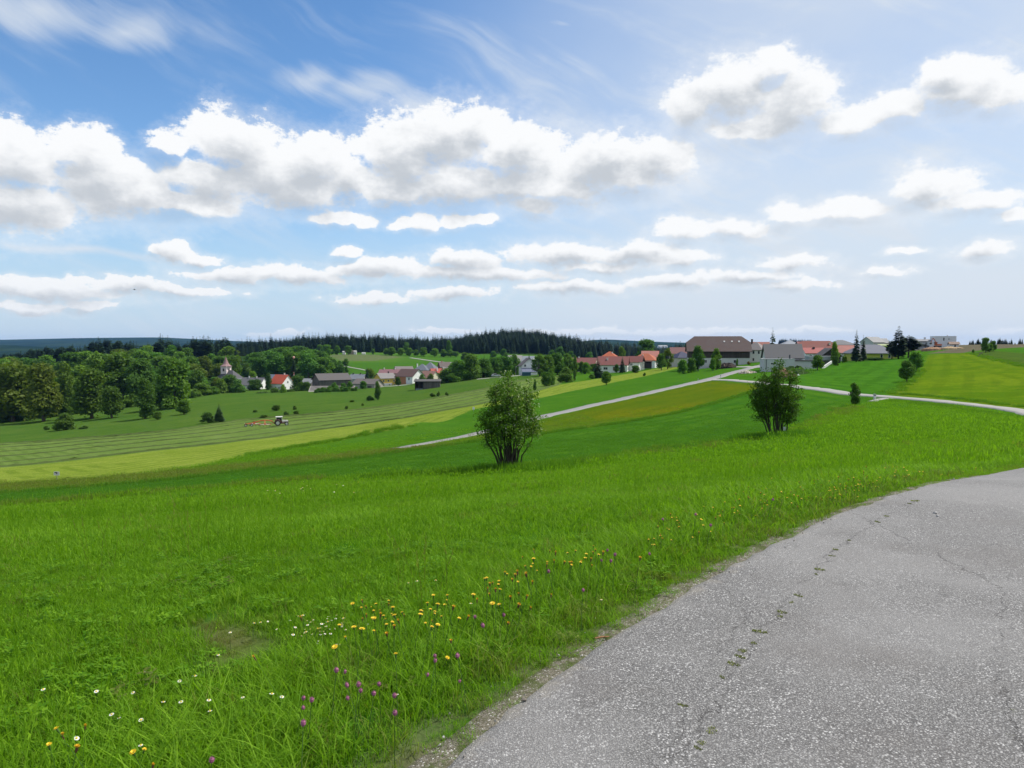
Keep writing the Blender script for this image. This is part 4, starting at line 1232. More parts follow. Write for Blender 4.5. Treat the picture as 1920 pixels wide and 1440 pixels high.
def woods():
    rng = np.random.default_rng(17)
    clear = [tuple(ground(px, Y)[:2]) for px, Y in ((92, 335), (92, 410), (165, 410), (175, 335))]
    # broadleaf part of the left wood
    front = [((px - 960) / FPX * Y, Y) for px, Y in [(-200, 318), (0, 325), (240, 345), (370, 385), (405, 420), (440, 480), (455, 590), (330, 590), (180, 540), (-200, 500)]]
    k = 0
    for (x, y) in fill_wood(front, 140, rng, 10.5):
        if poly_sd(clear, np.array([x]), np.array([y]), 20.0)[0] > -3: continue
        px = 960 + x / y * FPX
        hmax = 19 if y > 400 else 16
        tone = int(rng.integers(7))
        c = [(.85, .95, .85), (1, 1, .85), (1.3, 1.22, .9), (.68, .82, .75), (1.15, .92, .75), (.95, 1.2, 1.0), (1.2, 1.3, 1.0)][tone]
        h = rng.uniform(10.5, hmax)
        if 392 < px < 462 and y < 480:
            h = min(h, max(4.0, P(px, 706, y).z - float(H(x, y))))
        kind = ['round', 'round', 'tall', 'bushy'][int(rng.integers(4))]
        lab = '%s %s tree, %s of the left wood, %s' % (TONES[tone], SHAPES[kind], 'front' if y < 385 else 'middle' if y < 460 else 'rear', zone(px, LEFT_ZONES))
        plant(kind, (x, y, float(H(x, y)) - .2), h, h * rng.uniform(.95, 1.25), lab, 'broadleaf trees of the left wood', c, name='broadleaf_tree', cat='tree')
    for i in range(46):
        px = -60 + 470 * (i + rng.uniform(0, 1)) / 46
        if 150 < px < 162: continue
        Y = float(np.interp(px, [-60, 0, 230, 300, 370, 410], [298, 303, 318, 332, 358, 384])) + rng.uniform(-4, 10)
        x = (px - 960) / FPX * Y
        h = rng.uniform(3.2, 7.0)
        c = [(1.1, 1.1, .9), (.95, 1.1, .9), (1.25, 1.15, .85), (.85, .95, .85)][int(rng.integers(4))]
        plant('bushy', (x, Y, float(H(x, Y)) - .2), h, h * rng.uniform(1.1, 1.9), 'low shrub along the front edge of the left wood, ' + zone(px, LEFT_ZONES).replace('above', 'below').replace('behind', 'below'), 'low shrubs at the front of the left wood', c)
    # dark conifers on its skyline
    def skyline(px):
        return np.interp(px, [-200, 0, 30, 60, 110, 160, 185, 200, 290, 305, 320, 345, 355, 370, 395, 435, 450, 470, 520], [672, 662, 655, 649, 646, 642, 632, 634, 640, 622, 628, 640, 633, 627, 628, 632, 646, 652, 652])
    for i in range(120):
        px = -120 + 570 * (i + rng.uniform(0, 1)) / 120
        Y = rng.uniform(560, 690)
        x = (px - 960) / FPX * Y; z = float(H(x, Y))
        top = P(px, skyline(px) + rng.uniform(-1, 8) * (1 if rng.random() < .7 else 1.6), Y).z
        h = np.clip(top - z, 9, 34)
        kd = ['spruce', 'pine', 'fir', 'spruce'][int(rng.integers(4))] if px > 120 else ['pine', 'fir'][int(rng.integers(2))]
        plant(kd, (x, Y, z - .3), h, h * rng.uniform(.38, .52) + 1.5, '%s dark %s on the skyline of the left wood, %s' % ('tall' if h > 22 else 'middling' if h > 15 else 'short', kd, zone(px, SKY_ZONES)), 'conifers on the skyline of the left wood', (.9, .95, .9))
    # conifers scattered lower in the wood
    # copse of leafy trees behind the hamlet
    for (x, y) in fill_wood(WOODXY['copse'], 54, rng, 9.0):
        px = 960 + x / y * FPX
        z = float(H(x, y))
        cap = P(px, np.interp(px, [460, 520, 560, 610, 652], [664, 652, 648, 660, 690]), y).z - z
        h = min(rng.uniform(13, 19), max(6, cap))
        q = int(rng.integers(4)); c = [(.8, 1.0, .85), (.9, 1.15, 1.0), (1, 1.1, .85), (.75, .9, .85)][q]
        kd = ['round', 'bushy', 'round', 'tall'][int(rng.integers(4))]
        plant(kd, (x, y, z - .2), h, h * rng.uniform(.9, 1.15), '%s %s tree in the %s of the copse, %s' % (['dull green', 'fresh green', 'mid green', 'deep dark green'][q], SHAPES[kd], 'front' if y < 545 else 'back', zone(px, COPSE_ZONES)), 'leafy trees of the copse behind the hamlet', c, name='broadleaf_tree', cat='tree')
    for i in range(26):
        px = rng.uniform(462, 600); Y = rng.uniform(650, 760)
        x = (px - 960) / FPX * Y; z = float(H(x, Y))
        top = P(px, rng.uniform(643, 654), Y).z
        plant('spruce', (x, Y, z - .3), max(8, top - z), rng.uniform(5, 7), 'spruce above the copse behind the hamlet', 'spruces above the copse', (1, 1.1, 1))
    # front rows of the ridge wood: single spruces
    pts = []
    for i in range(150):
        px = 505 + 745 * (i + rng.uniform(0, 1)) / 150
        Y = float(np.interp(px, [505, 600, 720, 850, 900, 960, 1040, 1130, 1250], [775, 800, 835, 830, 780, 772, 772, 790, 810])) + rng.uniform(0, 24)
        x = (px - 960) / FPX * Y; z = float(H(x, Y))
        h = rng.uniform(11.5, 17)
        if rng.random() < .12: h *= 1.25
        plant('spruce' if rng.random() < .8 else 'fir', (x, Y, z - .3), h, h * rng.uniform(.36, .48), '%s dark conifer in front row of ridge wood, %s' % ('tall' if h > 16 else 'middling' if h > 13.5 else 'short', zone(px, RIDGE_ZONES)), 'front row spruces of the ridge wood', (.85, .9, .95))

def instancer(name, pts, shade, scl, rotz, idx, sources, label):
    """One object that repeats small source meshes over many ground points (geometry nodes)."""
    me = bpy.data.meshes.new(name)
    n = len(pts)
    me.vertices.add(n); me.vertices.foreach_set('co', np.asarray(pts, np.float32).ravel())
    def at(nm, typ, val, key):
        a = me.attributes.new(nm, typ, 'POINT'); a.data.foreach_set(key, val)
    rot = np.zeros((n, 3), np.float32)
    rz = np.asarray(rotz)
    if rz.ndim == 1: rot[:, 2] = rz
    else: rot[:] = rz
    sc = np.asarray(scl, np.float32)
    if sc.ndim == 1: sc = np.stack([sc, sc, sc], 1)
    at('rot', 'FLOAT_VECTOR', rot.ravel(), 'vector')
    at('scl', 'FLOAT_VECTOR', sc.ravel(), 'vector')
    at('idx', 'INT', np.asarray(idx, np.int32), 'value')
    at('shade', 'FLOAT', np.asarray(shade, np.float32), 'value')
    o = link(name, me)
    tag(o, label, None, None, 'stuff')
    col = bpy.data.collections.new(name + '_sources')
    for i, (nm, m) in enumerate(sources):
        s = bpy.data.objects.new('%s_%02d' % (nm, i), m)
        col.objects.link(s)
    g = bpy.data.node_groups.new(name, 'GeometryNodeTree')
    g.interface.new_socket('Geometry', in_out='INPUT', socket_type='NodeSocketGeometry')
    g.interface.new_socket('Geometry', in_out='OUTPUT', socket_type='NodeSocketGeometry')
    N = g.nodes
    gi, go = N.new('NodeGroupInput'), N.new('NodeGroupOutput')
    iop = N.new('GeometryNodeInstanceOnPoints'); ci = N.new('GeometryNodeCollectionInfo')
    ci.inputs['Collection'].default_value = col
    ci.inputs['Separate Children'].default_value = True; ci.inputs['Reset Children'].default_value = True
    def named(nm, typ):
        q = N.new('GeometryNodeInputNamedAttribute'); q.data_type = typ; q.inputs['Name'].default_value = nm
        return q.outputs[0]
    L = g.links.new
    L(gi.outputs[0], iop.inputs['Points']); L(ci.outputs[0], iop.inputs['Instance'])
    iop.inputs['Pick Instance'].default_value = True
    L(named('idx', 'INT'), iop.inputs['Instance Index'])
    e2r = N.new('FunctionNodeEulerToRotation')
    L(named('rot', 'FLOAT_VECTOR'), e2r.inputs[0])
    L(e2r.outputs[0], iop.inputs['Rotation']); L(named('scl', 'FLOAT_VECTOR'), iop.inputs['Scale'])
    L(iop.outputs[0], go.inputs[0])
    md = o.modifiers.new('scatter', 'NODES'); md.node_group = g
    return o

def ridge_mass():
    rng = np.random.default_rng(23)
    pts, shade, scl, idx = [], [], [], []
    n = 3400
    px = rng.uniform(445, 1330, n); Y = rng.uniform(770, 1120, n)
    x = (px - 960) / FPX * Y
    ok = poly_sd(WOODXY['ridge'], x, Y, 40.0) > 0
    front = np.interp(px, [505, 600, 720, 850, 900, 960, 1040, 1130, 1250], [790, 812, 850, 845, 795, 785, 785, 805, 825])
    ok &= Y > front + 8
    x, Y = x[ok], Y[ok]
    z = H(x, Y)
    h = rng.uniform(15.5, 20.5, len(x)) * np.where(rng.random(len(x)) < .07, 1.2, 1.0)
    w = h * rng.uniform(.38, .5, len(x))
    scl = np.stack([w / 4, w / 4, h / 10], 1)
    srcs = []
    for kd in ('spruce', 'fir'):
        for tr, cr in TREE_KINDS[kd]:
            c2 = cr.copy(); c2.materials.clear(); c2.materials.append(MAT_NEEDLE_MASS)
            srcs.append(('spruce_crown', c2))
    instancer('ridge_forest', np.stack([x, Y, z - .3], 1), rng.random(len(x)), scl, rng.uniform(0, 6.28, len(x)), rng.integers(0, len(srcs), len(x)), srcs, 'dark spruce forest covering the ridge behind the village')
    # knoll and horizon trees far off
    pts = []
    for i in range(260):
        px = rng.uniform(1460, 1535); Y = rng.uniform(2250, 2600)
        pts.append(((px - 960) / FPX * Y, Y))
    for i in range(150):
        px = rng.uniform(1815, 2010); Y = rng.uniform(430, 520)
        if rng.random() < .3: continue
        pts.append(((px - 960) / FPX * Y, Y))
    for i in range(40):
        px = rng.uniform(1660, 1675); Y = rng.uniform(430, 520)
        pts.append(((px - 960) / FPX * Y, Y))
    p = np.array(pts)
    z = H(p[:, 0], p[:, 1])
    far = p[:, 1] > 1000
    h = np.where(far, rng.uniform(16, 26, len(p)), rng.uniform(1.8, 5.5, len(p)))
    w = h * rng.uniform(.34, .5, len(p))
    instancer('horizon_woods', np.stack([p[:, 0], p[:, 1], z - .3], 1), rng.random(len(p)), np.stack([w / 4, w / 4, h / 10], 1), rng.uniform(0, 6.28, len(p)), rng.integers(0, len(srcs), len(p)), srcs, 'far off dark trees along the right horizon and the wooded knoll')

single_trees()
belts()
woods()
ridge_mass()

# ================================================================ the two multi-stemmed shrubs on the meadow edge
def multistem(seed, hgt, wid, stems, leaf, n_per, paleness, low=.16, lean=(0, 0), fan=.42):
    """Several thin stems from one stool, forking into twigs that carry the leaves."""
    rng = np.random.default_rng(seed)
    mb = MB(); tips = []; outs = []
    stem_meshes = []
    for s in range(stems):
        a = 2 * math.pi * s / stems + rng.normal(0, .25)
        spread = rng.uniform(.05, 1.0) * wid * fan
        hh = hgt * rng.uniform(.84, 1.08) * (1 - .42 * (spread / (wid * .40)) ** 2)
        b0 = np.array([math.cos(a) * rng.uniform(.05, .32), math.sin(a) * rng.uniform(.05, .32), -.15])
        pts = []
        for t in np.linspace(0, 1, 8):
            r = spread * (1 - (1 - t) ** 1.7)
            pts.append(b0 + np.array([math.cos(a) * r + lean[0] * t, math.sin(a) * r + lean[1] * t, hh * t]) + rng.normal(0, .05, 3) * (t > 0))
        pts = np.array(pts)
        sm = MB()
        sm.tube(pts, list(np.linspace(.055, .010, 8) * rng.uniform(.8, 1.25)), 6)
        for j in range(int(17 * hgt / 5)):
            t = rng.uniform(low + .06, 1) ** .85
            i = min(6, int(t * 7)); p0 = pts[i] + (pts[i + 1] - pts[i]) * (t * 7 - i)
            aa = a + rng.normal(0, 1.1)
            ln = wid * rng.uniform(.10, .26) * (1.05 - .55 * t)
            q = p0 + np.array([math.cos(aa) * ln, math.sin(aa) * ln, ln * rng.uniform(.15, .8)])
            mid = (p0 + q) / 2 + np.array([0, 0, -.04])
            sm.tube([p0, mid, q], [.014, .010, .004], 4, False)
            for k in range(5):
                u = rng.uniform(.25, 1)
                pp = p0 + (q - p0) * u
                tw = rng.normal(0, 1, 3); tw[2] = abs(tw[2]) * .6
                e = pp + unit(tw) * rng.uniform(.12, .38)
                tips.append(e); outs.append(unit(e - pp))
        stem_meshes.append(sm)
    tips = np.array(tips); outs = np.array(outs)
    keep = rng.random(len(tips)) < .92
    tips, outs = tips[keep], outs[keep]
    c = np.repeat(tips, n_per, 0) + rng.normal(0, .085, (len(tips) * n_per, 3))
    o = np.repeat(outs, n_per, 0)
    v, f = leaves(c, o, leaf, rng, .3, .9, .52)
    tint = np.clip(np.repeat(rng.random(len(tips)), n_per) * .6 + rng.random(len(c)) * .4, 0, 1)
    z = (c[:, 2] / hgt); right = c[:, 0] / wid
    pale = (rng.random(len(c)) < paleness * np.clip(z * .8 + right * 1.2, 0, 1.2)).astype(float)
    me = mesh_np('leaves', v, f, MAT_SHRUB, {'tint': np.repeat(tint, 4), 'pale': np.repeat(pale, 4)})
    return stem_meshes, me

def big_shrubs():
    for (px, py, hp, wp, seed, stems, pale, label, n_per, leaf, low) in (
            (955, 885, 176, 118, 14, 25, .12, 'multi-stemmed shrub with pale leaf tips between meadow and clover field', 9, .058, .30),
            (1453, 823, 140, 96, 5, 18, .01, 'dark leafy multi-stemmed shrub beside a small white sign post', 12, .062, .2)):
        g = G(px, py)
        h, w = hp * g.y / FPX, wp * g.y / FPX
        t = thing('multistem_shrub', label, 'shrub', g, 0.0)
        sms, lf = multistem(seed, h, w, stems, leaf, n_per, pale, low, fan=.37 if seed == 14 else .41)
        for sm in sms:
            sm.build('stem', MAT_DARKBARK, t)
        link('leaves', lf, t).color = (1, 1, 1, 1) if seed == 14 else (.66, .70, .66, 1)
big_shrubs()

# ================================================================ building materials
_MC = {}
def plaster(r, g, b):
    key = ('plaster', r, g, b)
    if key not in _MC:
        m, k = material('plaster')
        p = k.pos()
        n = k.noise(p, .7, 5, .6); n2 = k.noise(k.v('MULTIPLY', p, (3, 3, .4)), 1.0, 4, .6)
        col = k.mix(k.m('MULTIPLY', k.ss(n, .45, .7), .25), rgb(r, g, b), rgb(r * .78, g * .76, b * .72))
        col = k.mix(k.m('MULTIPLY', k.ss(n2, .55, .75), .22), col, rgb(r * .6, g * .58, b * .54))
        finish(k, principled(k, col, .9, None, .2))
        _MC[key] = m
    return _MC[key]

def tiles(r, g, b, wear=.4):
    key = ('tiles', r, g, b)
    if key not in _MC:
        m, k = material('roof_tiles')
        p = k.pos()
        n = k.noise(p, .45, 5, .65); n2 = k.noise(p, 3.5, 4, .7)
        row = k.m('SINE', k.m('MULTIPLY', k.sep(p)[2], 26.0))
        col = k.mix(k.m('MULTIPLY', k.ss(n, .4, .65), wear), rgb(r, g, b), rgb(r * .6 + .03, g * .65 + .03, b * .7 + .03))
        col = k.mix(k.m('MULTIPLY', k.ss(n2, .5, .7), .3), col, rgb(r * 1.3, g * 1.3, b * 1.3))
        col = k.mix(k.m('MULTIPLY', k.ss(row, .2, .9), .22), col, rgb(r * .45, g * .45, b * .45))
        finish(k, principled(k, col, .75, bump(k, k.m('ADD', row, n2), .3, .03), .3))
        _MC[key] = m
    return _MC[key]

def planks(r, g, b):
    key = ('planks', r, g, b)
    if key not in _MC:
        m, k = material('weathered_boards')
        p = k.new('ShaderNodeTexCoord').outputs['Object']
        s = k.sep(p)
        along = k.m('ADD', s[0], s[1])
        cell = k.new('ShaderNodeTexWhiteNoise', noise_dimensions='1D')
        k.put(cell.inputs['W'], k.m('FLOOR', k.m('MULTIPLY', along, 4.0)))
        n = k.noise(k.v('MULTIPLY', p, (2, 2, .35)), 1.4, 5, .65)
        col = k.mix(cell.outputs[0], rgb(r * .7, g * .7, b * .7), rgb(r * 1.25, g * 1.25, b * 1.25))
        col = k.mix(k.m('MULTIPLY', k.ss(n, .45, .65), .5), col, rgb(r * .55, g * .52, b * .5))
        finish(k, principled(k, col, .85, None, .2))
        _MC[key] = m
    return _MC[key]

def paint(r, g, b, rough=.45, metal=0.0, spec=.4):
    key = ('paint', r, g, b, rough, metal)
    if key not in _MC:
        m, k = material('paint')
        p = k.pos()
        n = k.noise(p, 2.5, 4, .6)
        col = k.mix(k.m('MULTIPLY', k.ss(n, .45, .7), .3), rgb(r, g, b), rgb(r * .7, g * .68, b * .66))
        finish(k, principled(k, col, rough, None, spec, metal))
        _MC[key] = m
    return _MC[key]

def glass():
    if 'glass' not in _MC:
        m, k = material('window_glass')
        finish(k, principled(k, rgb(.018, .022, .028), .08, None, .6))
        _MC['glass'] = m
    return _MC['glass']

WHITE = plaster(.82, .81, .80); CREAM = plaster(.66, .60, .47); FRAME = paint(.66, .65, .63, .5); BROWNFR = paint(.10, .06, .035, .6)

# ================================================================ buildings
def roof_faces(kind, L, W, H_, R, ov, t):
    l, w = L / 2 + ov, W / 2 + ov
    sl = R / (W / 2)
    e = H_ - sl * ov
    top = H_ + R
    if kind == 'gable':
        return [[(-l, -w, e), (l, -w, e), (l, 0, top), (-l, 0, top)], [(l, w, e), (-l, w, e), (-l, 0, top), (l, 0, top)]]
    if kind == 'hip':
        r = max(0.05, l - w * .92)
        return [[(-l, -w, e), (l, -w, e), (r, 0, top), (-r, 0, top)], [(l, w, e), (-l, w, e), (-r, 0, top), (r, 0, top)],
                [(l, -w, e), (l, w, e), (r, 0, top)], [(-l, w, e), (-l, -w, e), (-r, 0, top)]]
    if kind == 'half':
        c = .42; yh = w * c; zh = top - (top - e) * c; r = l - yh * 1.0
        return [[(-l, -w, e), (l, -w, e), (l, -yh, zh), (r, 0, top), (-r, 0, top), (-l, -yh, zh)],
                [(l, w, e), (-l, w, e), (-l, yh, zh), (-r, 0, top), (r, 0, top), (l, yh, zh)],
                [(l, -yh, zh), (l, yh, zh), (r, 0, top)], [(-l, yh, zh), (-l, -yh, zh), (-r, 0, top)]]
    if kind == 'mono':
        return [[(-l, -w, H_ - R * ov / W), (l, -w, H_ - R * ov / W), (l, w, H_ + R), (-l, w, H_ + R)]]
    if kind == 'monox':
        return [[(-l, -w, H_ + R), (l, -w, H_), (l, w, H_), (-l, w, H_ + R)]]
    return [[(-l, -w, H_ + t), (l, -w, H_ + t), (l, w, H_ + t), (-l, w, H_ + t)]]

def wall_solid(mb, kind, L, W, H_, R, z0=-2.5, x0=None, x1=None):
    x0 = -L / 2 if x0 is None else x0; x1 = L / 2 if x1 is None else x1
    if kind in ('gable', 'half'):
        c = .42 if kind == 'half' else 0
        prof = [(-W / 2, z0), (W / 2, z0), (W / 2, H_)] + ([(W / 2 * c, H_ + R * (1 - c)), (-W / 2 * c, H_ + R * (1 - c))] if c else [(0, H_ + R)]) + [(-W / 2, H_)]
    elif kind == 'mono':
        prof = [(-W / 2, z0), (W / 2, z0), (W / 2, H_ + R), (-W / 2, H_)]
    else:
        prof = [(-W / 2, z0), (W / 2, z0), (W / 2, H_), (-W / 2, H_)]
    prof = [(a, b - (.06 if b > 0 else 0)) for a, b in prof]
    n = len(prof)
    vs = [(x0, a, b) for a, b in prof] + [(x1, a, b) for a, b in prof]
    fs = [tuple(range(n - 1, -1, -1)), tuple(range(n, 2 * n))] + [(i, (i + 1) % n, n + (i + 1) % n, n + i) for i in range(n)]
    mb.add(vs, fs)

def opening(parent, side, pos, z, w, h, L, W, name='window', pane=None, frame=None, proud=.06, depth_off=0.0):
    """A window or door: a frame ring with a pane set in it, on one side of a building."""
    fr, pn = MB(), MB()
    def put(mb, a0, a1, z0, z1, d0, d1):
        if side == 'F': mb.box(a0, a1, -W / 2 - d1 - depth_off, -W / 2 - d0 - depth_off, z0, z1)
        elif side == 'B': mb.box(a0, a1, W / 2 + d0, W / 2 + d1, z0, z1)
        elif side == 'L': mb.box(-L / 2 - d1, -L / 2 - d0, a0, a1, z0, z1)
        else: mb.box(L / 2 + d0, L / 2 + d1, a0, a1, z0, z1)
    b = min(.12, w * .14)
    put(fr, pos - w / 2, pos - w / 2 + b, z, z + h, -.05, proud); put(fr, pos + w / 2 - b, pos + w / 2, z, z + h, -.05, proud)
    put(fr, pos - w / 2 + b, pos + w / 2 - b, z, z + b, -.05, proud); put(fr, pos - w / 2 + b, pos + w / 2 - b, z + h - b, z + h, -.05, proud)
    if w > 1.0 and name == 'window':
        put(fr, pos - .04, pos + .04, z + b, z + h - b, -.05, proud - .01)
    put(pn, pos - w / 2 + b, pos + w / 2 - b, z + b, z + h - b, -.04, proud - .035)
    f = fr.build(name, frame or FRAME, parent)
    pn.build('pane' if name == 'window' else 'panel', pane or glass(), f)
    return f

def house(name, label, px, base, Y, L, W, H_, R, yaw, wall, roof, kind='gable', ov=.45, wins=(), chims=(), cat='house', t=.16, group=None, chim_mat=None, wall_name='wall'):
    g = P(px, base, Y)
    h = thing(name, label, cat, (g.x, g.y, g.z), math.radians(yaw), group)
    z0 = min(-2.5, float(H(g.x, g.y)) - g.z - 1.5)
    mb = MB(); wall_solid(mb, kind, L, W, H_, R, z0)
    mb.build(wall_name, wall, h)
    rb = MB()
    for q in roof_faces(kind, L, W, H_, R, ov, t):
        rb.slab(q, t)
    r = rb.build('roof', roof, h)
    for w in wins:
        opening(h, *w[:5], L, W, *(w[5:]))
    for (x, y, top) in chims:
        c = MB().box(x - .3, x + .3, y - .3, y + .3, H_, H_ + R + top).box(x - .38, x + .38, y - .38, y + .38, H_ + R + top - .12, H_ + R + top)
        c.build('chimney', chim_mat or plaster(.62, .60, .57), r)
    return h

def row(side, xs, z, w, h, *rest):
    return [(side, x, z, w, h, *rest) for x in xs]

DOOR = paint(.12, .07, .04, .6)
GREYROOF = tiles(.125, .122, .125); DARKROOF = tiles(.075, .073, .078); SLATE = tiles(.10, .115, .15); REDROOF = tiles(.28, .07, .04); ORANGE = tiles(.36, .11, .05)
BROWNROOF = tiles(.15, .085, .07); MAROON = tiles(.20, .070, .065); PINKROOF = tiles(.42, .19, .165); NAVY = tiles(.032, .036, .075); GREYWOOD = planks(.135, .125, .118); DARKWOOD = planks(.050, .038, .030)

def hamlet():
    # --- church
    g = P(431, 725, 460)
    c = thing('church', 'small pale pink church with pointed bell tower and dark hipped roof', 'church', g, math.radians(-20))
    pink = plaster(.74, .57, .54)
    mb = MB(); wall_solid(mb, 'hip', 13.5, 9.5, 5.4, 4.6); mb.build('wall', pink, c)
    rb = MB()
    for q in roof_faces('hip', 13.5, 9.5, 5.4, 4.9, .4, .2): rb.slab(q, .2)
    rb.build('roof', DARKROOF, c)
    tw = MB().box(-4.9, -.5, -2.2, 2.2, 5, 12.6).box(-5.1, -.3, -2.4, 2.4, 12.4, 12.75)
    to = tw.build('tower', plaster(.76, .64, .62), c)
    sp = MB()
    zs = [12.75, 13.3, 14.2, 15.6, 17.0, 18.6]; rs = [3.5, 2.6, 1.75, 1.15, .65, .06]
    sp.tube([(-2.7, 0, z) for z in zs], rs, 8)
    sp.build('spire', tiles(.27, .165, .16), to)
    MB().box(-2.75, -2.65, -.05, .05, 18.5, 20.4).box(-3.1, -2.3, -.05, .05, 19.5, 19.6).build('cross', paint(.12, .09, .05), to)
    for (sx0, sx1, sy0, sy1) in ((-3.3, -2.1, -2.27, -2.1), (-.62, -.44, -.6, .6)):
        MB().box(sx0, sx1, sy0, sy1, 9.6, 11.3).build('belfry_opening', paint(.05, .04, .035), to)
    for x in (-4.5, -1.5, 1.5, 4.5): opening(c, 'F', x, 1.6, 1.0, 2.2, 13.5, 9.5)
    # --- left farm group
    house('farm_building', 'long grey-roofed farm building right of the church', 476, 731, 440, 14.0, 9, 3.3, 4.1, -14, WHITE, GREYROOF, wins=row('F', (3.4, 5.4), 1.0, 1.0, 1.3) + row('R', (-2, 1.2), 1.0, 1.0, 1.3), chims=[(-3, 0, .8), (2, 0, .8)])
    house('farm_wing', 'low grey slate wing joining church side to the farm building', 455, 728, 452, 11.0, 8, 3.2, 3.0, 12, WHITE, tiles(.16, .165, .18))
    house('farmhouse', 'dark blue grey roof showing behind the red-roofed house', 522, 727, 470, 12, 9, 5.5, 3.0, -8, WHITE, SLATE, wins=row('F', (-3, 0, 3), 2, 1, 1.2))
    house('farmhouse', 'white gabled house with bright red roof beside the tall maypole', 529, 731, 425, 10.4, 8.6, 4.2, 4.6, -33, WHITE, tiles(.46, .085, .040), wins=row('F', (-3.4, -.6, 2.6), .9, 1.0, 1.3) + row('R', (-2.0, 1.6), .9, 1.0, 1.3) + row('R', (-.2,), 4.0, 1.0, 1.2), chims=[(1.5, .6, .9)])
    for sx in (-3.0, .8):
        pass
    house('shed', 'pale metal-roofed shed left of the big dark barn', 578, 728, 450, 9, 7, 3.6, 2.4, -22, GREYWOOD, tiles(.22, .225, .23), cat='shed')
    house('barn', 'big dark weathered plank barn with grey roof in the hamlet', 622, 730, 440, 19, 13.5, 6.2, 3.4, 33, GREYWOOD, tiles(.095, .085, .080), ov=.7, cat='barn', wins=[('F', 5.0, 0, 3.4, 3.8, 'door', planks(.10, .09, .085), BROWNFR), ('L', 0, 0, 3.2, 3.6, 'door', planks(.09, .08, .075), BROWNFR)])
    house('lean_to', 'low pale fibre cement lean-to roof in front of the dark barn', 622, 740, 372, 21.5, 8.0, 1.1, 3.1, 6, GREYWOOD, tiles(.27, .245, .215), 'mono', cat='shed')
    house('outbuilding', 'blue grey roof peeking out right behind the big dark barn', 672, 725, 465, 9, 8, 5.2, 2.8, -10, plaster(.4, .39, .38), tiles(.16, .175, .195), chims=[(-3.2, 0, .7), (1.6, 0, .7)], chim_mat=paint(.06, .05, .05))
    house('low_barn', 'low grey barn with dark plank gable left of the yellow house', 690, 731, 395, 14.0, 8.0, 3.6, 2.4, -24, plaster(.36, .34, .31), tiles(.135, .115, .105), cat='barn', wins=[('F', 3.8, 0, 2.6, 2.4, 'door', planks(.12, .10, .09), BROWNFR), ('R', 0, 0, 2.4, 2.6, 'door', planks(.07, .06, .055), BROWNFR)], chims=[(-1.5, 0, .7)], chim_mat=paint(.06, .05, .05))
    yh = house('farmhouse', 'yellow two storey house with grey roof and grey lower door panel', 722, 726, 430, 9.6, 9.4, 5.6, 2.7, 36, plaster(.66, .46, .10), tiles(.20, .185, .175), wins=row('F', (-3.2, -.2, 3.4), 3.3, .95, 1.2) + row('F', (3.6,), .7, .95, 1.2) + row('L', (-2.4, 2.0), 3.3, .95, 1.2), chims=[(2.2, 0, .9)], chim_mat=paint(.07, .06, .06))
    MB().box(-4.4, 2.2, -4.86, -4.72, 0, 2.6).build('door_surround', plaster(.40, .41, .45), yh)
    for x in (-3.2, .4): opening(yh, 'F', x, .3, 1.1, 1.9, 9.6, 9.4, 'window', None, None, .1, .16)
    bh = house('farmhouse', 'brown-roofed house half bare orange brick and half white plaster', 769, 723, 430, 13.0, 10.6, 5.8, 3.9, -34, WHITE, tiles(.105, .060, .050), wins=[('F', 3.9, 3.4, 1.1, 1.5), ('R', -2.2, 3.2, 1.0, 1.3), ('R', 1.8, 3.2, 1.0, 1.3)])
    MB().box(-6.53, 1.6, -5.37, -5.25, -2.5, 5.55).build('brick_wall', plaster(.46, .20, .105), bh)
    house('farmhouse', 'brown roofed annex right of the half plastered house', 806, 723, 440, 9, 9, 5.2, 3.6, -34, CREAM, tiles(.24, .13, .10), wins=row('F', (-1.5, 1.5), 1.2, .9, 1.2))
    house('farmhouse', 'red-roofed house with yellow gable and two small chimneys', 823, 716, 455, 10.5, 9.0, 4.0, 4.3, 28, plaster(.62, .50, .22), tiles(.36, .075, .055), wins=row('F', (-2, 2), 1, 1, 1.2) + row('L', (-1.6, 1.6), 1.2, 1, 1.2), chims=[(-1.6, -1.2, 1.0), (2.6, -.9, 1.0)], chim_mat=WHITE)
    house('house', 'left slate hip-roofed house behind the brown roof', 792, 702, 480, 8.8, 9, 3.2, 3.6, -12, CREAM, tiles(.12, .135, .16), 'hip', wins=row('F', (-2, 0, 2), .8, 1, 1.2), chims=[(-3.0, -1.2, .2)], chim_mat=WHITE)
    house('house', 'right taller slate hip-roofed house left of the red roof', 807, 702, 484, 9.0, 10, 3.6, 4.6, -12, CREAM, tiles(.13, .14, .165), 'hip', wins=row('F', (-2, 0, 2), .8, 1, 1.2))
    house('house', 'maroon roofed house behind the yellow house', 732, 707, 470, 13, 8, 2.8, 2.2, -6, plaster(.5, .36, .3), tiles(.20, .10, .105), chims=[(-4, 0, .9), (3, 0, .9)], wins=row('F', (-4, -1, 2), .8, 1, 1.2))
    house('house', 'low grey brown roof with tan gable behind the half plastered house', 757, 703, 478, 11, 8, 2.8, 2.8, 24, plaster(.58, .46, .30), tiles(.17, .145, .135), wins=row('F', (-2, 1), .8, 1, 1.2))
    house('house', 'small brown house at the right end of the hamlet', 833, 697, 480, 6.8, 6.4, 3.4, 3.0, 22, planks(.19, .095, .06), tiles(.12, .095, .085), wins=row('L', (0,), 1.2, 1, 1.2), chims=[(-1.6, 0, .8)], chim_mat=plaster(.5, .22, .15))
    house('house', 'flat grey roof right of the red-roofed yellow house', 845, 700, 470, 8, 7, 2.6, 1.2, 0, WHITE, tiles(.2, .2, .2), wins=row('F', (-2, 1.5), .8, 1, 1.2))
    # open wooden field shed
    g = P(802, 731, 316)
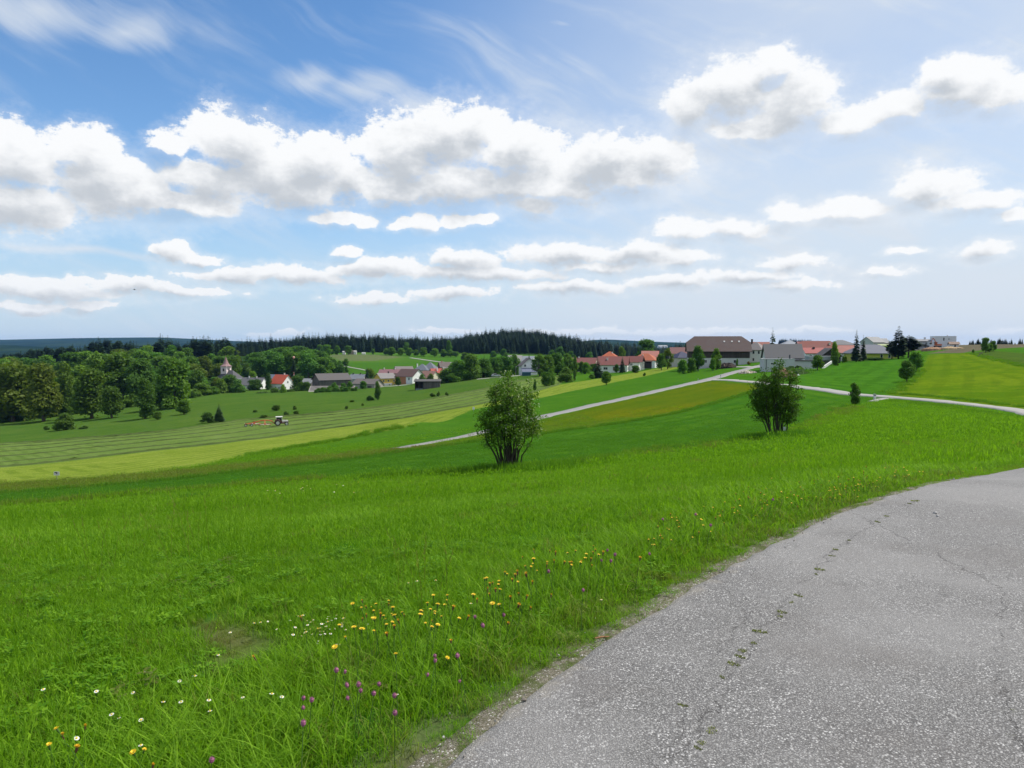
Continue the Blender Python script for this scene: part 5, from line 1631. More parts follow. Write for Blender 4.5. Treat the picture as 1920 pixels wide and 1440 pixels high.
    s = thing('open_shed', 'grey plank field shed with dark open front bay on the left', 'shed', g, math.radians(4)); s.scale = (.9, .9, .9)
    MB().box(-5.9, 5.9, 2.8, 3.0, -1.5, 4.0).box(-2.0, 5.9, -3.0, -2.85, -1.5, 4.0).box(5.75, 5.9, -2.85, 2.8, -1.5, 4.0).box(-2.0, -1.85, -2.85, 2.8, -1.5, 4.0).box(-5.9, -5.75, -3.0, 2.8, -1.5, 4.0).build('wall', planks(.115, .105, .098), s)
    MB().slab([(-6.4, -3.6, 4.25), (6.4, -3.6, 4.25), (6.4, 3.4, 5.0), (-6.4, 3.4, 5.0)], .2).build('roof', paint(.07, .065, .06, .8), s)
    for x in (-5.9, -3.9): MB().box(x, x + .16, -3.02, -2.86, -1.5, 4.2).build('post', planks(.10, .09, .08), s)
    MB().box(-5.6, -2.2, -2.6, -1.2, -.6, .8).build('trough', paint(.20, .26, .28), s)
    # huts on the hill field
    for px, base, L, H_, lab, col in ((645, 662.5, 2.8, 1.6, 'small white hut at the left on the hill field', (.7, .69, .68)), (659, 662.0, 4.2, 1.9, 'brownish hut in the middle on the hill field', (.28, .23, .19)), (666, 662.0, 2.6, 1.8, 'white cabin beside the brownish hut on the hill field', (.7, .68, .66)), (682, 664, 3.6, 1.0, 'low pale trailer shed at the right on the hill field', (.66, .68, .62))):
        house('hut', lab, px, base, 748, L, 2.4, H_, .7, 4, plaster(*col), tiles(*[q * .7 for q in col]), cat='hut', ov=.15)

def middle_houses():
    house('house', 'left pale grey roofed house in front of the wooded hill', 966, 686, 480, 8.5, 8, 3.6, 3.3, -10, WHITE, tiles(.30, .285, .265), wins=row('F', (-2, 1.5), 1, 1, 1.2), chims=[(.8, 0, .7)], chim_mat=WHITE)
    house('house', 'right pale blue roofed house in front of the wooded hill', 990, 686, 478, 9.5, 9, 3.0, 3.4, -32, WHITE, tiles(.27, .29, .31), wins=row('F', (-2, 1.5), 1, 1, 1.2) + row('R', (-1.5, 1.5), 1, 1, 1.2))
    h = house('house', 'white house with dark brown gable and slate-blue porch roof by the village road', 990, 707, 368, 7.5, 7.9, 6.2, 3.4, -80, WHITE, tiles(.10, .085, .08), ov=.7, wins=row('R', (-2.2, 1.6), 5.2, 1, 1.2), cat='house')
    m = MB(); m.slab([(4.0, -4.4, 4.6), (8.2, -4.4, 2.9), (8.2, 3.2, 2.9), (4.0, 3.2, 4.6)], .16)
    m.build('porch_roof', tiles(.115, .13, .19), h)
    MB().box(4.05, 7.9, -4.1, 2.9, -2, 2.85).build('porch_wall', WHITE, h)
    g = P(987, 707, 352)
    t = thing('container', 'blue green metal container beside the slate-blue porch', 'container', g, math.radians(8))
    MB().box(-2.0, 2.0, -1.1, 1.1, 0, 2.25).build('body', paint(.03, .10, .15, .5), t)
    for i in range(9): MB().box(-1.9 + i * .45, -1.75 + i * .45, -1.15, -1.1, .1, 2.1).build('rib', paint(.025, .085, .13, .5), t)
    MB().box(-2.05, 2.05, -1.15, 1.15, 2.25, 2.33).build('lid', paint(.03, .12, .17, .5), t)
    house('house', 'long flat brown roof behind the bank trees', 1030, 688, 440, 14, 8, 3.6, 1.6, 0, WHITE, tiles(.18, .12, .10), wins=row('F', (-4, -1, 2, 5), 1, 1, 1.2))
    house('house', 'bungalow with broad dull red roof left of the garden spruce', 1092, 693, 395, 15.0, 9, 3.2, 3.2, -18, plaster(.6, .5, .42), tiles(.175, .060, .050), wins=row('F', (-5, -2, 2, 5), .9, 1.1, 1.2), chims=[(-2, 0, .6)])
    house('house', 'orange hip-roofed house with white chimney behind the bungalow', 1143, 690, 425, 8.4, 8.4, 6.6, 2.9, -18, WHITE, tiles(.36, .088, .034), 'hip', wins=row('F', (-2, 2), 3.6, 1.2, 1.3), chims=[(1.6, -.8, -.2)], chim_mat=WHITE)
    house('house', 'white bungalow with dusky red roof and round roof dish', 1150, 697, 345, 13.4, 8.6, 3.7, 3.5, -13, plaster(.75, .74, .71), tiles(.185, .062, .052), ov=.6, wins=[('F', -3.2, 1.0, 2.0, 1.3), ('F', .6, .6, 1.0, 2.0, 'door', DOOR, FRAME), ('F', 3.4, 1.0, 1.5, 1.3), ('R', -2.4, .9, .9, 1.4), ('R', -.4, .9, .9, 1.4), ('R', 1.8, .9, .9, 1.4)], chims=[(-2.6, -1.8, -.7)], chim_mat=WHITE)
    h = house('house', 'little gabled carport house with white columns left of the garage', 1190, 689, 350, 5.4, 6.0, 2.9, 2.5, -24, WHITE, tiles(.185, .062, .052), wins=[('F', -.8, .9, 1.2, 1.2)])
    for y in (-2.4, 0, 2.4): MB().box(3.9, 4.15, y - .14, y + .14, -1, 2.9).build('column', WHITE, h)
    MB().slab([(2.6, -3.4, 2.7), (4.4, -3.4, 2.7), (4.4, 0, 5.4), (2.6, 0, 5.4)], .15).slab([(4.4, 3.4, 2.7), (2.6, 3.4, 2.7), (2.6, 0, 5.4), (4.4, 0, 5.4)], .15).build('porch_roof', tiles(.185, .062, .052), h)
    house('house', 'white house with wide orange hip roof left of the olive tree', 1210, 686, 375, 12.4, 10.0, 3.2, 3.1, -26, plaster(.72, .74, .76), tiles(.34, .095, .042), 'hip', wins=[('F', 2.8, .8, 1.2, 1.4), ('R', -2.5, .8, 1.0, 1.4), ('R', 1.5, .8, 1.0, 1.4)], chims=[(-1, -1.4, -.6)], chim_mat=WHITE)
    g = P(1213, 687, 352)
    t = thing('garage', 'low dark open garage in front of the orange hip roof', 'garage', g, math.radians(-14))
    MB().box(-2.2, 2.2, 1.8, 2.0, -1, 2.3).box(-2.2, -2.05, -2, 1.8, -1, 2.3).box(2.05, 2.2, -2, 1.8, -1, 2.3).box(-2.05, 2.05, -1.9, -1.8, -1, 1.7).build('wall', paint(.022, .020, .020, .8), t)
    MB().box(-2.4, 2.4, -2.2, 2.2, 2.3, 2.5).build('roof', tiles(.16, .07, .06), t)
    house('house', 'pale pink roofed house behind the orange hip roof', 1219, 682, 402, 8.6, 8, 4.2, 2.8, -12, WHITE, tiles(.34, .135, .105), wins=row('F', (-2, 2), 1.2, 1, 1.2))
    house('house', 'cream house with maroon roof left of the big barn', 1275, 675, 372, 9.6, 9, 3.5, 2.9, -4, CREAM, tiles(.15, .065, .06), wins=row('F', (-3.6, -2.2), .9, .8, 1.2))
    house('house', 'navy roofed low building between cream house and barn', 1278, 677, 348, 8.0, 8, 1.9, 2.6, 14, plaster(.5, .47, .42), tiles(.030, .034, .072), 'hip')
    gf = G(1242, 652.4, 1300); fs = gf.y / 1150
    house('house', 'distant white farm building on the slope behind the village', 1242, 652.6, gf.y, 14 * fs, 9 * fs, 2.6 * fs, 1.8 * fs, 8, WHITE, tiles(.3, .3, .3), wins=row('F', (-4 * fs, 0, 4 * fs), .8 * fs, fs, 1.2 * fs))

def farm():
    # --- the big barn
    g = P(1345, 686, 285)
    b = thing('barn', 'huge brown-roofed farm barn with half-hipped ends and white base', 'barn', g, math.radians(-11))
    L, W, H_, R = 22.3, 13.5, 6.2, 5.2
    dark = planks(.060, .048, .040)
    mb = MB(); wall_solid(mb, 'half', L, W, H_, R, z0=3.2); mb.build('plank_wall', dark, b)
    base = MB().box(-L / 2 + .12, L / 2 - .12, -W / 2 + .12, W / 2 - .12, -3, 3.2)
    base.build('masonry_base', plaster(.56, .55, .54), b)
    rb = MB()
    for q in roof_faces('half', L, W, H_, R, .75, .22): rb.slab(q, .22)
    r = rb.build('roof', tiles(.070, .044, .039, .5), b)
    for x in (2.2, 5.0, 7.6):
        MB().slab([(x - .28, -3.0, 9.35), (x + .28, -3.0, 9.35), (x + .28, -2.6, 9.62), (x - .28, -2.6, 9.62)], .25).build('roof_light', paint(.55, .55, .55), r)
    for x, w in ((.4, 1.2), (6.2, 1.9), (-5.0, 1.4)): opening(b, 'F', x, 1.2, w, 1.3, L, W - .24, 'window')
    opening(b, 'F', 3.3, -.8, 1.4, 2.2, L, W - .24, 'door', planks(.30, .29, .28), FRAME)
    for y in (-4.4, -1.2): opening(b, 'R', y, .9, 1.1, 1.5, L - .24, W)
    opening(b, 'R', -2.8, -.4, 1.0, 2.2, L - .24, W, 'door', DOOR, FRAME)
    # --- farmhouse on its right
    h = house('farmhouse', 'tall white farmhouse joined to the right end of the barn', 1417, 681, 292, 6.8, 6.4, 5.6, 2.7, -38, plaster(.80, .79, .77), tiles(.21, .185, .175), 'hip', wins=row('F', (-2.0, .2, 2.3), 3.6, .85, 1.35) + row('F', (-2.0, .2), .8, .85, 1.35) + row('R', (-1.8, .6), 3.6, .85, 1.35) + [('R', 1.8, 0, 1.1, 2.1, 'door', DOOR, FRAME), ('R', -1.6, .8, .85, 1.35)], chims=[(-2.0, 1.0, 1.2)], chim_mat=paint(.035, .03, .03, .8))
    house('house', 'red-roofed house behind the white farmhouse', 1425, 668, 330, 7.2, 7, 3.8, 2.6, -20, CREAM, tiles(.30, .12, .09), wins=row('F', (-2, 1), 1, 1, 1.2) + row('R', (0,), 1, 1, 1.2))
    # --- new grey house
    gr = plaster(.47, .48, .50)
    h = house('house', 'new house with large grey gable roof behind a flat grey annex', 1466, 691, 214, 9.7, 8.4, 3.5, 3.6, -11, plaster(.62, .61, .60), tiles(.088, .088, .092, .15), ov=.5, wins=[('R', -1.6, .8, 1.1, 1.5), ('R', 1.4, .8, 1.1, 1.5), ('R', 0, 3.8, 1.2, 1.3), ('B', 0, .8, 2.4, 1.6)], chims=[(1.8, 2.0, -.4)], chim_mat=paint(.03, .03, .032))
    a = thing('annex', 'flat-roofed pale grey annex in front of the new grey house', 'annex', P(1457, 692, 206), math.radians(-3))
    MB().box(-4.2, 4.2, -1.9, 1.9, -1.5, 2.75).build('wall', gr, a)
    MB().box(-4.3, 4.3, -2.0, 2.0, 2.753, 2.90).build('roof', paint(.40, .41, .43, .6), a)
    MB().box(-3.62, -3.46, -2.02, -1.903, 0, 2.75).build('downpipe', paint(.08, .085, .09), a)
    for x in (-1.7, .6): opening(a, 'F', x, 1.2, 1.4, .7, 8.4, 3.8)
    MB().box(2.9, 3.2, -1.2, -.9, 2.9, 4.0).build('flue', paint(.05, .055, .065), a)
    gg = thing('flat_garage', 'low grey garage with black fascia right of the annex', 'garage', P(1504, 690, 208), math.radians(-8))
    MB().box(-3.0, 3.0, -2.4, 2.4, -1.5, 2.0).build('wall', gr, gg)
    MB().box(-3.2, 3.2, -2.7, 2.7, 2.0, 2.22).build('roof', paint(.035, .035, .037, .7), gg)
    for y in (-1.9, 1.9): MB().box(3.45, 3.7, y - .15, y + .15, -1.2, 2.0).build('post', WHITE, gg)
    tr = thing('terrace_canopy', 'white terrace with small canopy at the right gable of the new house', 'canopy', P(1500, 676, 212), math.radians(-8))
    MB().slab([(-.9, -1.2, .9), (.9, -1.2, .7), (.9, 1.2, .7), (-.9, 1.2, .9)], .08).build('roof', paint(.6, .6, .6), tr)
    for x in (-.8, .8): MB().box(x - .06, x + .06, -1.1, -1.0, -.8, .75).build('post', FRAME, tr)
    MB().box(-1.2, 1.2, -1.4, 1.4, -2.8, -.6).build('deck', WHITE, tr)
    # --- cluster behind
    house('house', 'grey hip roof showing above the big grey gable roof', 1480, 670, 300, 7.4, 8, 5.0, 2.0, -6, WHITE, tiles(.24, .26, .29), 'hip')
    house('house', 'maroon roofed house left behind the large red roof', 1517, 668, 292, 9, 8, 3.8, 2.0, -4, WHITE, tiles(.20, .075, .07))
    house('house', 'house with large faded red roof behind the dark gabled shed', 1529, 678, 268, 13.2, 10, 3.6, 3.9, -14, WHITE, tiles(.21, .066, .050), 'half', wins=row('F', (-4, -1, 2), .9, 1.1, 1.3), chims=[(4.4, -1.6, -.6)], chim_mat=CREAM)
    house('house', 'front building with rosy red roof right of the big grey roof', 1524, 676, 247, 6.2, 6, 2.7, 1.6, -5, WHITE, tiles(.31, .090, .078), wins=row('F', (-1.6, 1.2), .8, 1, 1.1), chims=[(0, -.6, .2)], chim_mat=paint(.06, .05, .05))
    house('shed', 'dark wooden shed with gable facing the meadow', 1552, 678, 236, 6, 5.8, 2.1, 2.2, 86, planks(.045, .040, .038), tiles(.07, .066, .066), cat='shed')
    s = thing('carport', 'long grey box carport with dark open side before the dark shed', 'carport', P(1538, 682, 226), math.radians(-4))
    MB().box(-4.0, 4.0, -2, 2, 1.1, 2.35).build('fascia', plaster(.33, .34, .36), s)
    MB().box(-4.0, -2.6, -2, 2, -1, 1.1).box(-2.6, 4.0, 1.8, 2.0, -1, 1.1).build('wall', plaster(.30, .31, .33), s)
    for x in (0.6, 3.8): MB().box(x, x + .14, -1.95, -1.8, -1, 1.1).build('post', paint(.05, .05, .05), s)
    k = thing('garden_wall', 'low white kerb wall sloping down at the meadow corner', 'wall', P(1552, 687, 205), math.radians(0))
    MB().slab([(-2.0, -.5, -.25), (-1.8, -.8, -.25), (2.2, 2.4, 1.5), (2.0, 2.7, 1.5)], .7).build('coping', plaster(.68, .67, .65), k)
    house('house', 'grey house with slanting shed roof left of the spruces', 1575, 664, 310, 9.4, 8, 4.2, 1.7, -6, plaster(.60, .60, .60), tiles(.14, .14, .145), 'hip', wins=row('F', (-2, 2), 2, 1.2, 1.2), ov=.7)
    house('house', 'white house with pink roof and brown wooden door left of the lime house', 1580, 673, 264, 6.6, 7, 2.5, 2.4, -16, WHITE, tiles(.36, .145, .115), wins=[('F', 1.6, 0, 1.7, 2.0, 'door', planks(.26, .09, .035), BROWNFR), ('F', -1.6, .8, 1, 1.2)])
    house('house', 'lime yellow bungalow with slate hip roof between the dark conifers', 1631, 676, 256, 14.2, 9, 3.0, 2.5, -4, plaster(.56, .57, .11), tiles(.125, .130, .160), 'hip', ov=.8, wins=[('F', 2.0, .9, .9, 1.4), ('F', 4.6, .9, .9, 1.4), ('F', -4.6, .2, 1.6, 2.2, 'door', planks(.22, .10, .04), BROWNFR)])
    house('house', 'grey gabled house on the rise behind the lime bungalow', 1635, 655, 350, 7.6, 7, 3.6, 2.3, 26, plaster(.52, .52, .52), tiles(.26, .255, .25), wins=row('L', (-1.4, 1.4), 1.2, 1, 1.2))
    house('house', 'pale roofed barn right beside the grey gabled house', 1648, 652, 365, 6.5, 6, 2.6, 2.0, -4, plaster(.4, .38, .36), tiles(.29, .285, .28))
    house('house', 'small lime green outbuilding above the slate hip roof', 1656, 656, 320, 4.6, 4, 2.0, .5, 0, plaster(.52, .62, .16), tiles(.36, .40, .2))
    house('house', 'long low grey building left of the white cube house', 1731, 651, 338, 9.6, 7, 2.9, .8, -6, plaster(.52, .52, .53), tiles(.22, .22, .225), ov=.6, wins=row('F', (-3, 0, 3), .8, 1.4, 1.2), chims=[(.6, 0, .8)])
    # --- white cube house
    c = thing('cube_house', 'white flat-roofed modern house of stacked cubes by the ploughed field', 'house', P(1762, 650.5, 332), math.radians(-14))
    MB().box(-5.0, 6.2, -3.5, 4.0, -2, 2.2).build('lower_storey', plaster(.60, .61, .63), c)
    MB().box(-3.0, 6.2 - .6, -3.3, 3.8, 2.203, 4.7).build('upper_storey', plaster(.62, .63, .65), c)
    MB().box(-5.05, -3.02, -3.55, 4.05, 2.2, 2.34).box(-3.05, 5.65, -3.35, 3.85, 4.7, 4.82).build('roof_edge', plaster(.70, .71, .72), c)
    for x, z, w, h in ((.6, 2.7, .7, 1.5), (2.6, 3.2, .6, .6)): opening(c, 'F', x, z, w, h, 11.2, 6.6)
    for y in (-1.6, .4, 2.2): opening(c, 'R', y, 3.0, .7, 1.1, 11.2, 7)
    MB().box(2.8, 3.2, 0, .4, 4.7, 5.3).build('chimney', plaster(.4, .4, .4), c)
    house('hut', 'small white building hut with brown earth roof in front of the cube house', 1788, 651, 312, 3.2, 3.4, 1.5, .8, -20, plaster(.66, .65, .64), tiles(.22, .15, .11), cat='hut', wins=[('F', .2, 0, .8, 1.2, 'door', paint(.03, .03, .03), FRAME)])

hamlet(); middle_houses(); farm()

# ================================================================ vehicles, posts, heaps
BLACK = paint(.02, .02, .02, .8); RUBBER = paint(.022, .021, .020, .9)
def wheel(parent, c, axis, r, w, rim=(.66, .65, .62)):
    t = MB()
    n = 20
    a = Vector(axis).normalized(); c = Vector(c)
    prof = [(-w / 2, r * .62), (-w / 2, r * .92), (-w * .32, r), (w * .32, r), (w / 2, r * .92), (w / 2, r * .62)]
    s = a.cross(Vector((0, 0, 1))).normalized(); u = s.cross(a)
    vs = []; fs = []
    for (d, q) in prof:
        for k in range(n):
            th = 2 * math.pi * k / n
            vs.append(c + a * d + (s * math.cos(th) + u * math.sin(th)) * q)
    for i in range(len(prof) - 1):
        for k in range(n):
            fs.append((i * n + k, i * n + (k + 1) % n, (i + 1) * n + (k + 1) % n, (i + 1) * n + k))
    t.add(vs, fs)
    o = t.build('wheel', RUBBER, parent)
    MB().disc(c, axis, r * .63, w * .55, 16).disc(c, axis, r * .2, w * .8, 8).build('rim', paint(*rim, .5), o)
    return o

def tractor():
    ga, gb = G(497, 801), G(540, 797)
    dirv = (gb - ga).normalized()
    yaw = math.atan2(dirv.y, dirv.x)
    k = gb.y / 215.0       # keeps the tractor at the size it shows
    g = G(527, 797.5)
    t = thing('tractor', 'old tractor with white cab and dark red body pulling the rake', 'tractor', g, yaw)
    s = 26 * g.y / FPX / 4.0 / max(.3, math.cos(yaw))
    t.scale = (s, s, s)
    red = paint(.11, .016, .014, .45); white = paint(.72, .70, .66, .45)
    hood = MB()
    hood.add([(.35, -.38, .85), (1.9, -.36, .85), (1.9, .36, .85), (.35, .38, .85), (.35, -.36, 1.45), (1.85, -.32, 1.36), (1.85, .32, 1.36), (.35, .36, 1.45)],
             [(0, 3, 2, 1), (4, 5, 6, 7), (0, 1, 5, 4), (1, 2, 6, 5), (2, 3, 7, 6), (3, 0, 4, 7)])
    h = hood.build('hood', white, t)
    MB().box(1.86, 1.95, -.28, .28, .9, 1.3).build('grille', BLACK, h)
    MB().tube([(1.1, -.2, 1.38), (1.1, -.2, 2.0)], [.05, .045], 8).build('exhaust', BLACK, h)
    MB().box(-1.55, 1.85, -.37, .37, .5, 1.05).build('chassis', red, t)
    cab = MB()
    for x in (-1.25, .25):
        for y in (-.66, .66): cab.box(x - .05, x + .05, y - .05, y + .05, .95, 2.25)
    cb = cab.build('cab', white, t)
    MB().box(-1.32, .34, -.72, .72, .78, 1.2).build('cab_base', red, cb)
    MB().box(-1.4, .42, -.8, .8, 2.25, 2.45).build('roof', white, cb)
    MB().box(-1.19, .19, -.70, -.67, 1.16, 2.23).box(-1.19, .19, .67, .70, 1.16, 2.23).box(.22, .26, -.6, .6, 1.16, 2.23).box(-1.28, -1.24, -.6, .6, 1.16, 2.23).build('glazing', glass(), cb)
    MB().box(-.7, -.2, -.25, .25, 1.1, 1.75).build('seat', BLACK, cb)
    for y in (-.88, .88):
        wheel(t, (-.85, y, .78), (0, 1, 0), .78, .42)
        wheel(t, (1.45, y * .92, .52), (0, 1, 0), .52, .32)
        m = MB(); m.tube([(-1.6, y, 1.05), (-1.35, y, 1.5), (-.85, y, 1.68), (-.35, y, 1.5), (-.1, y, 1.1)], [.08] * 5, 6)
        m.build('mudguard', red, t)
    MB().box(-1.75, -1.55, -.3, .3, .45, 1.0).build('hitch', BLACK, t)
    # ---- rotary rake behind it
    r = thing('hay_rake', 'long red two-rotor hay rake hitched behind the tractor', 'hay rake', g, yaw)
    r.scale = (s, s, s)
    orange = paint(.52, .065, .025, .45)
    fr = MB()
    fr.tube([(-1.8, 0, .55), (-2.3, 0, 1.2), (-3.6, 0, 1.55), (-5.2, 0, 1.5), (-6.6, 0, 1.1), (-8.0, 0, .75), (-9.3, 0, .62)], [.11, .12, .12, .12, .11, .1, .09], 8)
    fr.build('main_beam', orange, r)
    for (cx, cy) in ((-4.2, -1.5), (-7.0, 1.2)):
        a = MB()
        a.tube([(cx, 0, 1.48), (cx, cy * .5, 1.35), (cx, cy, .7)], [.09, .09, .08], 6)
        a.build('support_arm', orange, r)
        ro = MB(); ro.disc((cx, cy, .62), (0, 0, 1), .28, .25, 12)
        rr = ro.build('rotor', orange, r)
        for i in range(10):
            th = 2 * math.pi * i / 10
            e = (cx + 1.6 * math.cos(th), cy + 1.6 * math.sin(th), .5)
            MB().tube([(cx, cy, .6), e], [.03, .025], 5).build('tine_arm', paint(.55, .53, .5, .5), rr)
            tn = MB()
            for q in (.75, .85, .95, 1.0): tn.tube([(cx + 1.6 * q * math.cos(th), cy + 1.6 * q * math.sin(th), .5), (cx + 1.6 * q * math.cos(th), cy + 1.6 * q * math.sin(th), .04)], [.014, .01], 4)
            tn.build('tines', BLACK, rr)
        MB().tube([(cx + 1.7 * math.cos(q), cy + 1.7 * math.sin(q), .62) for q in np.linspace(0, 2 * math.pi, 19)], [.03] * 19, 5).build('guard_ring', orange, r)
    for y in (-.9, .9):
        wheel(r, (-9.1, y, .36), (0, 1, 0), .36, .22)
    wheel(r, (-7.6, -.8, .36), (0, 1, 0), .36, .22)
    MB().tube([(-9.1, -.9, .38), (-9.1, .9, .38)], [.05, .05], 6).tube([(-7.6, -.8, .38), (-7.6, 0, .85)], [.05, .05], 6).build('axle', BLACK, r)
    MB().tube([(-9.25, 0, .6), (-9.35, 0, 1.35)], [.04, .03], 5).build('marker_rod', BLACK, r)
    MB().box(-9.4, -9.34, -.5, .5, .75, .95).build('warning_board', paint(.7, .6, .3), r)

def excavator():
    t = thing('excavator', 'orange tracked excavator with raised arm before the white cube house', 'excavator', P(1758, 651, 318), math.radians(190))
    og = paint(.48, .12, .035, .5)
    for y in (-.75, .75):
        m = MB(); m.tube([(-1.1, y, .3), (1.1, y, .3)], [.32, .32], 10); m.box(-1.1, 1.1, y - .2, y + .2, .02, .62)
        m.build('track', BLACK, t)
    MB().box(-1.3, .9, -.9, .9, .7, 1.35).build('body', og, t)
    cb = MB().box(.0, .95, -.9, -.1, 1.35, 2.3).build('cab', og, t)
    MB().box(.08, .97, -.92, -.08, 1.55, 2.15).build('glazing', glass(), cb)
    MB().tube([(.7, .2, 1.2), (1.9, .2, 3.4), (2.6, .2, 3.9)], [.2, .18, .14], 6).build('boom', og, t)
    st = MB().tube([(2.5, .2, 3.9), (3.5, .2, 2.0)], [.16, .11], 6).build('stick', og, t)
    MB().add([(3.3, -.2, 2.0), (3.9, -.2, 1.9), (3.7, -.2, 1.2), (3.2, -.2, 1.3), (3.3, .6, 2.0), (3.9, .6, 1.9), (3.7, .6, 1.2), (3.2, .6, 1.3)], [(0, 1, 2, 3), (7, 6, 5, 4), (0, 4, 5, 1), (1, 5, 6, 2), (2, 6, 7, 3), (3, 7, 4, 0)]).build('bucket', paint(.1, .07, .06), st)

def car(label, px, base, Y, yaw, col, L=4.2):
    t = thing('parked_car', label, 'car', P(px, base, Y), math.radians(yaw))
    pc = paint(*col, .3)
    prof = [(-2.1, .35), (2.1, .35), (2.1, .75), (1.4, .88), (.75, .95), (.2, 1.4), (-1.2, 1.42), (-1.85, .98), (-2.1, .9)]
    n = len(prof)
    vs = [(a, -.85, b) for a, b in prof] + [(a, .85, b) for a, b in prof]
    MB().add(vs, [tuple(range(n)), tuple(range(2 * n - 1, n - 1, -1))] + [(i, n + i, n + (i + 1) % n, (i + 1) % n) for i in range(n)]).build('body', pc, t)
    MB().box(-1.3, .3, -.87, .87, .98, 1.33).build('side_windows', glass(), t)
    for x in (-1.3, 1.3):
        for y in (-.8, .8): wheel(t, (x, y, .32), (0, 1, 0), .32, .2, (.4, .4, .4))

def post(name, label, px, base, hpx, Y=None, dark_top=False, group=None, w=.12):
    g = G(px, base) if not Y else ground(px, Y)
    h = hpx * g.y / FPX
    t = thing(name, label, 'post', g, 0, group)
    wd = paint(.62, .62, .60, .5)
    m = MB(); m.add([(-w / 2, -w / 2, -.4), (w / 2, -w / 2, -.4), (w / 2, w / 2, -.4), (-w / 2, w / 2, -.4), (-w / 2, -w / 2, h), (w / 2, -w / 2, h - .06), (w / 2, w / 2, h - .06), (-w / 2, w / 2, h)], [(0, 3, 2, 1), (4, 5, 6, 7), (0, 1, 5, 4), (1, 2, 6, 5), (2, 3, 7, 6), (3, 0, 4, 7)])
    m.build('shaft', wd if not dark_top else paint(.10, .10, .10, .6), t)
    MB().box(-w / 2 - .004, w / 2 + .004, -w / 2 - .004, w / 2 + .004, h * .68, h * .82).build('band', BLACK if not dark_top else wd, t)
    return t

def sign(label, px, base, hpx, wpx, bpx, dark=False):
    g = G(px, base)
    s = g.y / FPX
    t = thing('sign_post', label, 'sign', g, math.radians(8))
    h = hpx * s
    MB().tube([(0, 0, -.4), (0, 0, h)], [.03, .03], 8).build('pole', paint(.3, .3, .3, .4, .6), t)
    w, b = wpx * s, bpx * s
    pl = MB().box(-w / 2, w / 2, -.055, -.035, h - b, h).build('plate', paint(.72, .72, .72, .4), t)
    if dark:
        MB().add([(-w * .36, -.059, h - b * .12), (w * .14, -.059, h - b * .10), (w * .12, -.059, h - b * .75), (-w * .06, -.059, h - b * .62), (-w * .10, -.059, h - b * .42), (-w * .36, -.059, h - b * .35)], [(0, 5, 4, 3, 2, 1)]).build('dark_mark', paint(.07, .07, .075), pl)

def heap(name, label, cat, pts, col, seed, stones=0, stone_col=(.5, .45, .38), Y=None, leafy=None):
    """A low irregular mound; pts = (photo px, base row, half width px, height px)."""
    px, base, hw, hp = pts
    g = ground(px, Y) if Y else G(px, base)
    if Y: g = P(px, base, Y)
    s = g.y / FPX
    rng = np.random.default_rng(seed)
    n, mm = 22, 10
    vs = [(0, 0, hp * s)]; fs = []
    for i in range(1, mm + 1):
        q = i / mm
        for k in range(n):
            a = 2 * math.pi * k / n
            r = q * (1 + .16 * math.sin(3 * a + seed) + .10 * math.sin(7 * a)) * hw * s
            z = hp * s * (math.cos(q * math.pi / 2) ** .8) * (1 + .22 * math.sin(2.3 * a + q * 5 + seed)) + rng.normal(0, .05 * hp * s)
            vs.append((r * math.cos(a), r * math.sin(a) * .75, z if i < mm else -.8))
    for k in range(n): fs.append((0, 1 + k, 1 + (k + 1) % n))
    for i in range(mm - 1):
        for k in range(n):
            a, b = 1 + i * n + k, 1 + i * n + (k + 1) % n
            fs.append((a, a + n, b + n, b))
    m, kk = material('heap')
    p = kk.pos(); nz = kk.noise(p, 2.0, 5, .7)
    finish(kk, principled(kk, kk.mix(kk.ss(nz, .35, .65), rgb(*[c * .6 for c in col]), rgb(*[c * 1.3 for c in col])), .95, bump(kk, nz, .8, .15), .1))
    t = thing(name, label, cat, g)
    link('mound', mesh_np('mound', vs, fs, m), t)
    if stones:
        sm = []
        for j in range(4):
            b = MB(); pp = []
            for q in range(3):
                for k in range(6):
                    a = k * math.pi / 3
                    rr = (.85, 1.0, .6)[q] * rng.uniform(.75, 1.2)
                    pp.append((rr * math.cos(a), rr * math.sin(a) * .8, (-.5, .0, .5)[q] + rng.normal(0, .08)))
            b.add(pp, [tuple(range(5, -1, -1)), tuple(range(12, 18))] + [(q * 6 + k, q * 6 + (k + 1) % 6, q * 6 + 6 + (k + 1) % 6, q * 6 + 6 + k) for q in range(2) for k in range(6)])
            sm.append(b.mesh('stone', plaster(*[c * f for c, f in zip(stone_col, [(.8, 1, 1.25, .6)[j]] * 3)])))
        for j in range(stones):
            a, q = rng.uniform(0, 6.28), math.sqrt(rng.random())
            o = link('stone', sm[j % 4], t)
            sz = rng.uniform(.22, .55)
            o.location = (q * hw * s * math.cos(a), q * hw * s * math.sin(a) * .7, hp * s * math.cos(q * 1.5) * .9 + .05)
            o.rotation_euler = tuple(rng.uniform(0, 6.28, 3)); o.scale = (sz, sz, sz * .8)
    if leafy:
        blobs = [(rng.uniform(-.7, .7) * hw * s, rng.uniform(-.5, .3) * hw * s, hp * s * rng.uniform(.2, .9), .35 * hw * s, .3 * hw * s, hp * s * .25) for _ in range(12)]
        lm = crown_mesh('weeds', blobs, 1400, .16, rng, MAT_LEAF)
        o = link('weeds', lm, t); o.color = (*leafy, 1)
    return t

